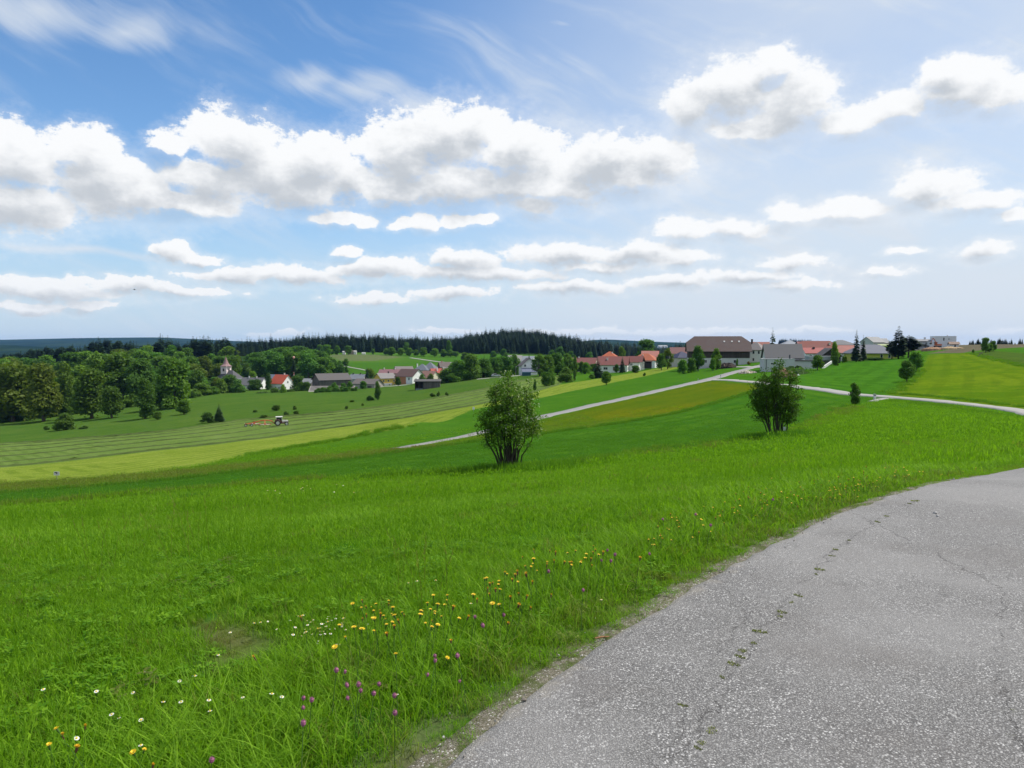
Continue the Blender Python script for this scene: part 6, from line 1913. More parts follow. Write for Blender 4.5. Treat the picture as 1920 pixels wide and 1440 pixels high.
def details():
    tractor(); excavator()
    car('black car parked in front of the long low grey building', 1732, 651.5, 325, 4, (.018, .018, .02))
    car('pale silver car on the white village road', 930, 706.5, 350, 8, (.52, .54, .56))
    car('white van like car at the slate-blue porch', 1001, 702, 385, 60, (.6, .6, .6))
    # delineators and signs
    post('marker_post', 'pale marker post on the grass left of the lane fork', 1309, 716, 6.5, group=None)
    post('marker_post', 'pale marker post on the grass corner right of the lane fork', 1351, 709.5, 7.5)
    post('marker_post', 'white bollard where the field track leaves the far lane', 1640, 749, 11, w=.24)
    sign('small white board on the pale field edge left of the pale-tipped shrub', 888, 772, 9, 4, 5)
    sign('white board with dark mark on a post at the lime field corner', 107, 901, 17, 10, 7, True)
    sign('narrow white sign post beside the dark leafy shrub', 1470, 822, 22, 5.2, 7)
    # maypole with its spruce tip
    g = ground(551, 432)
    s = 432 / FPX
    top = P(551, 668, 432).z - g.z
    m = thing('maypole', 'tall maypole with pink ball and spruce tip above the red-roofed house', 'maypole', g)
    MB().tube([(0, 0, -1), (0, 0, top * .5), (0, 0, top - .6)], [.22, .18, .10], 8).build('pole', paint(.12, .10, .085), m)
    for z0, z1, c in ((top * .36, top * .44, (.62, .60, .58)), (top * .44, top * .475, (.55, .09, .05)), (top * .475, top * .52, (.62, .60, .58))):
        MB().tube([(0, 0, z0), (0, 0, z1)], [.28, .27], 8).build('band', paint(*c), m)
    MB().tube([(0, 0, top - 1.5), (0, 0, top - 1.1), (0, 0, top - .6), (0, 0, top - .2), (0, 0, top)], [.15, .55, .7, .5, .05], 10).build('ball', paint(.66, .34, .28), m)
    tr, cr = TREE_KINDS['spruce'][0]
    c = link('spruce_tip', cr, m); c.location = (0, 0, top * .50); c.scale = (.95, .95, top * .44 / 10); c.color = (.7, .75, .8, 1)
    MB().tube([(.9 * math.cos(a), .9 * math.sin(a), top * .53) for a in np.linspace(0, 2 * math.pi, 17)], [.14] * 17, 6).build('wreath', paint(.42, .13, .08), m)
    # village street lamps near the white road
    for px, Y, lab in ((967, 372, 'thin street lamp beside the blue green container'), (1033, 366, 'thin pale street lamp at the bank trees')):
        gg = ground(px, Y); t = thing('street_lamp', lab, 'street lamp', gg)
        MB().tube([(0, 0, -.3), (0, 0, 4.4)], [.07, .05], 6).build('pole', paint(.4, .4, .4), t)
        MB().tube([(0, 0, 4.3), (.6, 0, 4.5)], [.05, .10], 6).build('lamp_head', paint(.6, .6, .6), t)
    # heaps by the farm
    heap('stone_heap', 'long heap of pale field stones beside the lane fork', 'stone heap', (1402, 700, 17, 3.0), (.30, .26, .19), 4, 46, (.52, .46, .38))
    heap('earth_heap', 'overgrown green earth mound in front of the flat garage', 'earth mound', (1490, 706, 36, 17), (.045, .085, .02), 6, 0, Y=186, leafy=(.9, 1.2, .9))
    heap('earth_heap', 'bare brown soil heap with dark weeds on the green earth mound side', 'earth mound', (1468, 709, 24, 18), (.17, .10, .065), 9, 12, (.28, .18, .12), Y=172)
    heap('rubble_heap', 'dark brown scrap heap before the white barn base', 'heap', (1365, 690, 20, 8.5), (.050, .038, .032), 12, 24, (.13, .10, .085))
    heap('soil_heap', 'brown building spoil beside the orange excavator', 'earth mound', (1752, 655, 24, 4), (.26, .16, .10), 14, Y=300)
    heap('soil_heap', 'sandy spoil heap right under the white cube house', 'earth mound', (1782, 653.5, 22, 3.6), (.34, .25, .15), 15, Y=298)
    # stacked roof tiles
    t = thing('tile_stack', 'orange brown stack of old roof tiles tilting by the farm drive', 'tile stack', G(1335, 689.5), math.radians(-12))
    for i in range(9):
        MB().slab([(-1.0 + i * .18, -.7, .42 + .10 * (8 - i)), (-.78 + i * .18, -.7, .46 + .10 * (8 - i)), (-.78 + i * .18, .7, .46 + .10 * (8 - i)), (-1.0 + i * .18, .7, .42 + .10 * (8 - i))], .42 + .09 * (8 - i)).build('tile', plaster(.36 + .02 * (i % 3), .17, .10), t)
    # white stone and fallen branch
    b = heap('white_rock', 'single white rock in the grass right of the soil heap', 'rock', (1497, 704, 3.2, 2.4), (.6, .6, .58), 21)
    g = G(1838, 668)
    t = thing('fallen_branch', 'forked dead branch lying at the edge of the right hill field', 'branch', g, .3)
    MB().tube([(-.9, 0, -.1), (-.1, .1, .6), (.6, .1, 1.1), (1.2, .2, 1.25)], [.14, .12, .08, .03], 6).tube([(.5, .1, 1.0), (.8, -.1, .55), (1.0, -.2, .1)], [.07, .05, .03], 5).build('limb', MAT_BARK, t)
    # bird far up in the sky
    t = thing('bird', 'tiny dark bird gliding below the left cumulus row', 'bird', P(252, 543, 160), .4)
    m = MB()
    m.tube([(-.24, 0, 0), (-.1, 0, .02), (.06, 0, .02), (.2, 0, .0), (.26, 0, -.01)], [.01, .06, .07, .04, .01], 8)
    for sgn in (-1, 1):
        m.add([(-.06, sgn * .04, .02), (.10, sgn * .04, .02), (.09, sgn * .30, .12), (-.02, sgn * .62, .16), (-.05, sgn * .32, .11)], [(0, 1, 2, 4), (4, 2, 3)])
    m.add([(-.2, -.03, .0), (-.2, .03, .0), (-.4, .08, .0), (-.4, -.08, .0)], [(0, 1, 2, 3)])
    m.build('plumage', BLACK, t)

def windrows():
    """Rows of raked grass across the mown field: low ragged ridges."""
    rng = np.random.default_rng(31)
    m, k = material('raked_grass')
    p = k.pos(); n = k.noise(p, 2.5, 4, .7)
    finish(k, principled(k, k.mix(n, rgb(.036, .062, .014), rgb(.085, .115, .032)), .95, bump(k, n, .8, .1), .1))
    L5 = [np.array(G(*q)[:2]) for q in LINE5]; L4 = [np.array(G(*q)[:2]) for q in LINE4[:11]]
    def resample(L, n=60):
        L = np.array(L); d = np.concatenate([[0], np.cumsum(np.linalg.norm(np.diff(L, axis=0), axis=1))]); d /= d[-1]
        return np.stack([np.interp(np.linspace(0, 1, n), d, L[:, i]) for i in (0, 1)], 1)
    a, b = resample(L4), resample(L5)
    names = ['first', 'second', 'third', 'fourth', 'fifth', 'sixth', 'seventh']
    for j, (f, s0, s1, h) in enumerate(((.02, 0, .99, .42), (.20, 0, .86, .24), (.42, .0, .78, .30), (.62, .0, .99, .26), (.80, 0, .7, .24), (.93, .0, 1, .26), (1.0, .0, 1, .34))):
        line = a * (1 - f) + b * f
        i0, i1 = int(s0 * 59), int(s1 * 59)
        c = catmull(list(line[i0:i1 + 1]), .9)
        t = np.gradient(c, axis=0); t /= np.linalg.norm(t, axis=1)[:, None]
        nn = np.stack([t[:, 1], -t[:, 0]], 1)
        sec = np.array([(-.85, -.1), (-.55, .35), (-.15, .9), (.2, 1.0), (.55, .45), (.9, -.1)])
        wv = 1 + .15 * np.sin(np.arange(len(c)) * .9 + j) + rng.normal(0, .22, len(c))
        hv = np.clip(1 + rng.normal(0, .2, len(c)), .4, 1.6) * h * .65
        X = c[:, None, :] + nn[:, None, :] * (sec[None, :, 0] * wv[:, None] * .5 + rng.normal(0, .06, (len(c), 6)))[..., None]
        x, y = X[..., 0].ravel(), X[..., 1].ravel()
        z = H(x, y) + (sec[None, :, 1] * hv[:, None]).ravel() + rng.normal(0, .04, len(x))
        i = np.arange(len(c) * 6).reshape(len(c), 6)
        fq = np.stack([i[:-1, :-1], i[:-1, 1:], i[1:, 1:], i[1:, :-1]], -1).reshape(-1, 4)
        o = link('grass_windrow', mesh_np('grass_windrow', np.stack([x, y, z], 1), fq, m))
        tag(o, '%s raked row of cut grass counted up from the pale lime strip' % names[j], 'windrow', 'raked rows of cut grass on the mown field')
details(); windrows()

# ================================================================ grass, flowers and loose grit
def grass_material():
    m, k = material('grass_blades')
    t = k.attr('tint'); s = k.attr('shade', 'INSTANCER'); d = k.attr('dry', 'INSTANCER'); c = k.attr('teal', 'INSTANCER')
    col = k.mix(t, rgb(.060, .172, .004), rgb(.185, .350, .014))
    col = k.mix(k.m('MULTIPLY', s, .75), col, k.mix(t, rgb(.090, .232, .005), rgb(.235, .410, .024)))
    col = k.mix(c, col, k.mix(t, rgb(.046, .150, .010), rgb(.115, .265, .022)))
    col = k.mix(d, col, k.mix(t, rgb(.12, .10, .035), rgb(.22, .18, .075)))
    b = principled(k, col, .6, None, .14)
    tr = k.new('ShaderNodeBsdfTranslucent'); k.put(tr.inputs['Color'], k.mix(1.0, col, rgb(1.3, 1.35, .55), 'MULTIPLY'))
    ms = k.new('ShaderNodeMixShader'); ms.inputs[0].default_value = .46
    k.t.links.new(b, ms.inputs[1]); k.t.links.new(tr.outputs[0], ms.inputs[2])
    finish(k, ms.outputs[0])
    return m
MAT_GRASS = grass_material()

def blades(n, rad, h0, h1, w, rng, bend=.55, segs=3):
    V, F, T = [], [], []
    for i in range(n):
        a, q = rng.uniform(0, 6.28), rad * math.sqrt(rng.random())
        x, y = q * math.cos(a), q * math.sin(a)
        h = rng.uniform(h0, h1); ww = w * rng.uniform(.6, 1.3)
        th = rng.uniform(0, 6.28); bx, by = math.cos(th), math.sin(th)
        fa = th + math.pi / 2 + rng.normal(0, .5); sx, sy = math.cos(fa), math.sin(fa)
        bd = h * bend * rng.uniform(.2, 1.2)
        b = len(V); t = rng.random()
        for j in range(segs):
            u = j / segs
            cx, cy, cz = x + bx * bd * u * u, y + by * bd * u * u, h * (u - .25 * bend * u * u)
            hw = ww * (1 - .55 * u) / 2
            V += [(cx - sx * hw, cy - sy * hw, cz - .02 * (j == 0)), (cx + sx * hw, cy + sy * hw, cz - .02 * (j == 0))]
            T += [np.clip(t * .8 + .25 * u, 0, 1)] * 2
        V.append((x + bx * bd, y + by * bd, h * (1 - .25 * bend))); T.append(min(1, t * .8 + .25))
        for j in range(segs - 1):
            F.append((b + 2 * j, b + 2 * j + 1, b + 2 * j + 3)); F.append((b + 2 * j, b + 2 * j + 3, b + 2 * j + 2))
        e = b + 2 * (segs - 1)
        F.append((e, e + 1, b + 2 * segs))
    return V, F, T

def clump(name, n, rad, h0, h1, w, seed, bend=.55, segs=3):
    V, F, T = blades(n, rad, h0, h1, w, np.random.default_rng(seed), bend, segs)
    return mesh_np(name, V, np.array(F), MAT_GRASS, {'tint': T})

def rosette(seed):
    rng = np.random.default_rng(seed)
    V, F, T = [], [], []
    for i in range(16):
        a, q = rng.uniform(0, 6.28), .10 * math.sqrt(rng.random()); z = rng.uniform(.02, .07)
        x, y = q * math.cos(a), q * math.sin(a); t = rng.random() * .8
        for k in range(3):
            th = a + k * 2.09 + rng.normal(0, .2); s = rng.uniform(.011, .018)
            c, sn = math.cos(th), math.sin(th); b = len(V)
            tilt = rng.uniform(-.3, .4)
            V += [(x, y, z), (x + c * s - sn * s * .55, y + sn * s + c * s * .55, z + tilt * s), (x + c * s * 1.9, y + sn * s * 1.9, z + tilt * s * 1.5), (x + c * s + sn * s * .55, y + sn * s - c * s * .55, z + tilt * s)]
            F += [(b, b + 1, b + 2), (b, b + 2, b + 3)]; T += [t] * 4
    return mesh_np('clover_leaves', V, np.array(F), MAT_GRASS, {'tint': T})

def seed_stalks(seed):
    rng = np.random.default_rng(seed)
    V, F, T = [], [], []
    for i in range(5):
        x, y = rng.normal(0, .06, 2); h = rng.uniform(.35, .6); bx, by = rng.normal(0, .08, 2)
        pts = [(x, y, 0), (x + bx * .4, y + by * .4, h * .6), (x + bx, y + by, h)]
        for (p, q, w) in ((pts[0], pts[1], .0016), (pts[1], pts[2], .0014)):
            for sx, sy in ((w, 0), (0, w)):
                b = len(V); V += [(p[0] - sx, p[1] - sy, p[2]), (p[0] + sx, p[1] + sy, p[2]), (q[0] + sx, q[1] + sy, q[2]), (q[0] - sx, q[1] - sy, q[2])]
                F += [(b, b + 1, b + 2), (b, b + 2, b + 3)]; T += [.6] * 4
        for j in range(9):
            u = j / 8; z = h * (.80 + .2 * u); a = rng.uniform(0, 6.28); s = .012 * (1 - .5 * u)
            cx, cy = x + bx * (.8 + .2 * u), y + by * (.8 + .2 * u); b = len(V)
            V += [(cx, cy, z), (cx + math.cos(a) * s, cy + math.sin(a) * s, z + s * .9), (cx + math.cos(a) * s * .4 - math.sin(a) * .003, cy + math.sin(a) * s * .4 + math.cos(a) * .003, z + s * 1.6)]
            F += [(b, b + 1, b + 2)]; T += [.95] * 3
    return mesh_np('seed_stalks', V, np.array(F), MAT_GRASS, {'tint': T})

def vnoise(x, y, s, seed):
    r = np.random.default_rng(seed).random((64, 64))
    u, v = np.mod(x / s, 64), np.mod(y / s, 64)
    i, j = u.astype(int), v.astype(int); fu, fv = u - i, v - j
    fu = fu * fu * (3 - 2 * fu); fv = fv * fv * (3 - 2 * fv)
    i1, j1 = (i + 1) % 64, (j + 1) % 64; i, j = i % 64, j % 64
    return (r[i, j] * (1 - fu) + r[i1, j] * fu) * (1 - fv) + (r[i, j1] * (1 - fu) + r[i1, j1] * fu) * fv

def extra_attr(o, **kw):
    for k, v in kw.items():
        a = o.data.attributes.new(k, 'FLOAT', 'POINT'); a.data.foreach_set('value', np.asarray(v, np.float32))

def wedge(rng, y0, y1, dens, pad=1.0):
    lo = -1.5 if y0 < 34 else -1.0
    n = int(dens * (.85 - lo) * (y1 * y1 - y0 * y0) / 2)
    y = np.sqrt(rng.uniform(y0 * y0, y1 * y1, n)); u = rng.uniform(lo, .85, n)
    return u * y + rng.normal(0, .1, n), y

def grass():
    rng = np.random.default_rng(77)
    src = [('a_turf', clump('turf', 52, .10, .025, .075, .0042, s, .9)) for s in (1, 2, 3)] + [('b_tall', clump('tall_grass', 34, .09, .06, .18, .0045, s, .9)) for s in (4, 5)] \
        + [('c_leaf', rosette(s)) for s in (6, 7)] + [('d_stalk', seed_stalks(8))] \
        + [('e_mid', clump('mid_grass', 100, .24, .025, .080, .0056, s, .9)) for s in (9, 10)] + [('f_midtall', clump('mid_tall', 50, .24, .06, .18, .008, s, .9)) for s in (11, 12)] \
        + [('g_wide', clump('wide_grass', 140, .55, .035, .10, .0105, s, .8, 2)) for s in (13, 14)] + [('h_far', clump('far_grass', 170, 1.3, .045, .12, .024, s, .8, 2)) for s in (15, 16)]
    X, Y, IDX, S, SC, TEAL, DRY = [], [], [], [], [], [], []
    for (y0, y1, dens, lod) in ((1.0, 6.5, 300, 0), (6.5, 14, 80, 1), (14, 34, 22, 2), (34, 70, 3.2, 3), (70, 112, 1.5, 3)):
        x, y = wedge(rng, y0, y1, dens)
        rs = road_sd(x, y)
        edge_n = vnoise(x, y, .22, 3) * .22
        keep = (rs < .10 - edge_n * .6)
        # bare fringe thins out towards the asphalt
        fr = np.clip((-rs - .02) / (.38), 0, 1)
        keep &= rng.random(len(x)) < np.where(rs > -50, .5 + .5 * fr ** 1.2, 1)
        keep &= np.hypot(x, y) > 1.1
        if y0 >= 70:
            keep &= rng.random(len(x)) < np.clip((112 - y) / 36, 0, 1)
        if y0 >= 34:
            allowed = np.ones(len(x), bool)
            for nm in ('lime', 'swath', 'hillside', 'plough', 'slope'):
                allowed &= poly_sd(POLY[nm], x, y, 5.0) < 0
            # stay off the far lanes
            for line in (ROAD1, ROAD2):
                pts = catmull([np.array(G(*q)[:2]) for q in line], 2.0)
                d = np.sqrt(((x[:, None] - pts[None, :, 0]) ** 2 + (y[:, None] - pts[None, :, 1]) ** 2).min(1))
                allowed &= d > 3.4
            keep &= allowed
        if lod <= 1:
            keep &= ~((poly_sd(POLY['dry'], x, y, 6.0) > -.02) & (rng.random(len(x)) < .30))
        x, y, rs, fr = x[keep], y[keep], rs[keep], fr[keep]
        n = len(x)
        arc = np.sin(np.hypot(x - 40, (y - 64) * .9) * 2.0 + vnoise(x, y, 9.0, 21) * 2.5) * np.clip((x - 2) / 8, 0, 1) * np.clip((y - 9) / 5, 0, 1)
        verge = np.exp(-((rs + .85) / .46) ** 2) * (rs > -4)
        band = vnoise(x, y, 2.3, 5) * .6 + vnoise(x, y, .7, 6) * .4
        r = rng.random(n)
        dry = poly_sd(POLY['dry'], x, y, 6.0)
        indry = np.clip(dry / .25 + .3 + (vnoise(x, y, .25, 9) - .5) * 1.8, 0, 1) if lod <= 1 else np.zeros(n)
        tall = (r < verge * .62 + .03 * (band > .55)) & (indry < .3)
        if lod == 0:
            idx = np.where(tall, 3 + rng.integers(0, 2, n), rng.integers(0, 3, n))
            r2 = rng.random(n)
            idx = np.where((r2 < .03 + .03 * vnoise(x, y, .5, 12)) & ~tall, 5 + rng.integers(0, 2, n), idx)
            idx = np.where((r2 > .985) & (fr > .9), 7, idx)
        elif lod == 1:
            idx = np.where(tall, 10 + rng.integers(0, 2, n), 8 + rng.integers(0, 2, n))
            r2 = rng.random(n)
            idx = np.where((r2 > .975) & (fr > .9), 7, idx)
        elif lod == 2:
            idx = 12 + rng.integers(0, 2, n)
            idx = np.where(tall, 10 + rng.integers(0, 2, n), idx)
        else:
            idx = 14 + rng.integers(0, 2, n)
        sc = rng.uniform(.7, 1.3, n) * (.75 + .5 * band)
        sc *= np.where(rs > -50, .30 + .70 * np.clip(fr * 1.15, 0, 1), 1)
        sc *= 1 - .6 * indry
        teal = np.clip(poly_sd(POLY['clover'], x, y, 6.0) / .5 + .5, 0, 1) if y1 > 20 else np.zeros(n)
        och = np.clip(poly_sd(POLY['ochre'], x, y, 6.0) / .6 + .5, 0, 1) if y1 > 40 else np.zeros(n)
        brn = np.clip(poly_sd(POLY['brown'], x, y, 6.0) / .6 + .5, 0, 1) if y1 > 40 else np.zeros(n)
        sc = sc * (1 + .22 * arc)
        d_ = np.clip(indry * rng.uniform(.35, .9, n) + och * rng.random(n) * .55 + brn * rng.uniform(.2, .75, n) + (rng.random(n) < .035) * .6 * (lod < 3), 0, 1)
        d_ = np.maximum(d_, np.where((rs > -.45) & (rng.random(n) < .25), .5, 0))
        if y1 > 40: sc = np.where(teal > .5, sc * .6, sc)
        X.append(x); Y.append(y); IDX.append(idx); S.append(np.clip(band * 1.3 - .15 + .8 * arc + rng.normal(0, .18, n) + verge * .12, 0, 1)); SC.append(sc); TEAL.append(teal); DRY.append(d_)
    n = 5200
    i = rng.integers(int(len(EDGE) * .30), len(EDGE) - 1, n); d = rng.uniform(-.75, .11, n)
    q = EDGE[i] + EDGE_N[i] * d[:, None]
    ok = (np.hypot(q[:, 0], q[:, 1]) > 1.5) & (vnoise(q[:, 0], q[:, 1], .14, 31) > .34 + (d + .05) * 1.3)
    q, d = q[ok], d[ok]; n = len(q)
    X.append(q[:, 0]); Y.append(q[:, 1]); IDX.append(rng.integers(0, 3, n)); S.append(rng.random(n)); SC.append(np.clip(.55 - d * .6, .5, .95) * rng.uniform(.7, 1.2, n)); TEAL.append(np.zeros(n)); DRY.append(np.where(rng.random(n) < .3, .45, 0) * (d > -.4))
    x, y = np.concatenate(X), np.concatenate(Y)
    n = len(x)
    rot = np.stack([rng.normal(0, .10, n), rng.normal(0, .10, n), rng.uniform(0, 6.28, n)], 1)
    o = instancer('meadow_grass', np.stack([x, y, H(x, y)], 1), np.concatenate(S), np.concatenate(SC), rot, np.concatenate(IDX), src, 'lush green meadow grass and clover leaves sloping away from the road')
    extra_attr(o, dry=np.concatenate(DRY), teal=np.concatenate(TEAL))
    # taller rough grass along the field boundaries
    P_, S2, I2, D2, T2, C2 = [], [], [], [], [], []
    def along(line, n, wid, h, dry=0.0, dark=0.0, teal=.5):
        c = catmull([np.array(G(*q)[:2]) for q in line], 1.0)
        i = rng.integers(0, len(c), n)
        q = c[i] + rng.normal(0, wid, (n, 2))
        P_.append(np.stack([q[:, 0], q[:, 1], H(q[:, 0], q[:, 1])], 1)); S2.append(rng.uniform(.6, 1.4, n)[:, None] * np.array([.7, .7, h])[None]); I2.append(rng.integers(0, 2, n))
        D2.append(np.full(n, dry) * rng.random(n)); T2.append(rng.random(n) * (1 - dark)); C2.append(np.full(n, teal))
    along(LINE2[1:], 560, .25, .9, .1, .5, .8)
    along(LINE1[1:4], 300, .4, 1.1, .7, .5, .2)
    along([(700, 899), (780, 894), (860, 890), (955, 885), (1080, 873), (1150, 864)], 260, .5, 1.2, .15, .5, .7)
    along(LINE1[6:14], 260, .8, .8, .8, .3, .2)
    along([(1205, 850), (1260, 838), (1330, 832)], 40, .5, .9, .3, .3, .6)
    along([(1405, 824), (1440, 825), (1475, 824), (1490, 822)], 120, .5, 1.5, 0, .9, 1.0)
    along([(905, 889), (950, 887), (990, 886), (1035, 882)], 140, .5, 1.4, .05, .3, .7)
    along(LINE3[5:9], 160, .8, 1.4, .1, .4, .4)
    along([(1672, 752), (1740, 759), (1830, 772), (1915, 785)], 130, .4, .9, .1, .6, .6)
    along([(1690, 739), (1760, 745), (1850, 755), (1920, 763)], 110, .4, .9, .2, .6, .6)
    along([(1669, 739), (1708, 714), (1728, 692)], 120, .5, 1.0, .2, .6, .6)
    along([(1822, 663), (1862, 673), (1935, 690)], 160, .7, 1.0, .2, .6, .5)
    along([(340, 941), (365, 939)], 9, .25, .8, 0, .5, .9)
    p = np.concatenate(P_)
    src2 = [('h_rough', clump('rough_grass', 80, .7, .18, .42, .035, s, .6, 2)) for s in (21, 22)]
    n = len(p)
    o = instancer('rough_grass', p, np.concatenate(T2), np.concatenate(S2), rng.uniform(0, 6.28, n), np.concatenate(I2), src2, 'darker tufts of uncut grass along the field boundaries')
    extra_attr(o, dry=np.concatenate(D2), teal=np.concatenate(C2))

def GH(px, py, h):
    d = ray(px, py)
    zz = EYE + d.z * _YS - H(d.x * _YS, _YS) - h
    i = int(np.argmax(zz <= 0))
    Y = _YS[i]
    return Vector((d.x * Y, Y, float(H(d.x * Y, Y))))

def flower_meshes():
    yel = paint(.72, .50, .012, .6); yel2 = paint(.60, .36, .010, .6); whi = paint(.78, .78, .74, .6); pnk = paint(.30, .10, .18, .7); grn = paint(.05, .12, .015, .6); bud = paint(.11, .05, .025, .7)
    def stem(h, w=.0018):
        return MB().tube([(0, 0, -.02), (.004, 0, h * .5), (0, 0, h)], [w, w, w * .8], 5).mesh('stem', grn)
    def petals(r, n, z, lift, w, mat, rows=2):
        m = MB()
        for q in range(rows):
            rr = r * (1 - .38 * q); zz = z + .003 * q
            for k in range(n):
                a = 2 * math.pi * (k + .5 * q) / n; c, s = math.cos(a), math.sin(a)
                hw = w * r
                m.add([(c * .15 * r, s * .15 * r, zz), (c * rr * .7 - s * hw, s * rr * .7 + c * hw, zz + lift * .7), (c * rr, s * rr, zz + lift), (c * rr * .7 + s * hw, s * rr * .7 - c * hw, zz + lift * .7)], [(0, 1, 2, 3)])
        return m
    def globe(r, h, mat, name):
        m = MB(); rng = np.random.default_rng(4)
        for i in range(46):
            d = unit(rng.normal(0, 1, 3)); d[2] = abs(d[2]) * 1.0 if i % 4 else d[2]
            c = np.array([0, 0, h]) + d * r * .8; t = unit(np.cross(d, rng.normal(0, 1, 3)))
            m.add([tuple(c - d * r * .5 - t * r * .13), tuple(c - d * r * .5 + t * r * .13), tuple(c + d * r * .3)], [(0, 1, 2)])
        m.tube([(0, 0, h - r * .75), (0, 0, h - r * .3), (0, 0, h + r * .35), (0, 0, h + r * .7)], [r * .3, r * .72, r * .68, r * .2], 8)
        return m.mesh(name, mat)
    out = {}
    h = .30
    out['yellow'] = [('stem', stem(h)), ('blossom', petals(.019, 13, h + .003, .004, .20, yel).mesh('blossom', yel)), ('calyx', MB().tube([(0, 0, h - .014), (0, 0, h - .006), (0, 0, h + .003)], [.003, .0065, .006], 7).mesh('calyx', grn))]
    out['orange'] = [('stem', stem(h)), ('blossom', petals(.014, 11, h + .003, .009, .2, yel2).mesh('blossom', yel2)), ('calyx', MB().tube([(0, 0, h - .014), (0, 0, h - .004), (0, 0, h + .006)], [.003, .007, .006], 7).mesh('calyx', bud))]
    out['pink'] = [('stem', stem(.24)), ('blossom', globe(.014, .245, pnk, 'blossom'))]
    out['white'] = [('stem', stem(.11)), ('blossom', petals(.013, 12, .112, .001, .17, whi, 1).mesh('blossom', whi)), ('disc', MB().tube([(0, 0, .110), (0, 0, .1155), (0, 0, .117)], [.0048, .0045, .002], 8).mesh('disc', yel))]
    single = {}
    def join(parts, name, scale):
        me = bpy.data.meshes.new(name); vs = []; fs = []; mi = []; mats = []
        for i, (_, m) in enumerate(parts):
            b = len(vs); vs += [tuple(v.co) for v in m.vertices]; fs += [tuple(b + q for q in p.vertices) for p in m.polygons]; mi += [i] * len(m.polygons); mats.append(m.materials[0])
        me.from_pydata(vs, [], fs)
        for m in mats: me.materials.append(m)
        me.polygons.foreach_set('material_index', mi); me.update()
        return me
    for k, v in out.items(): single[k] = join(v, k + '_flower', 1)
    return out, single

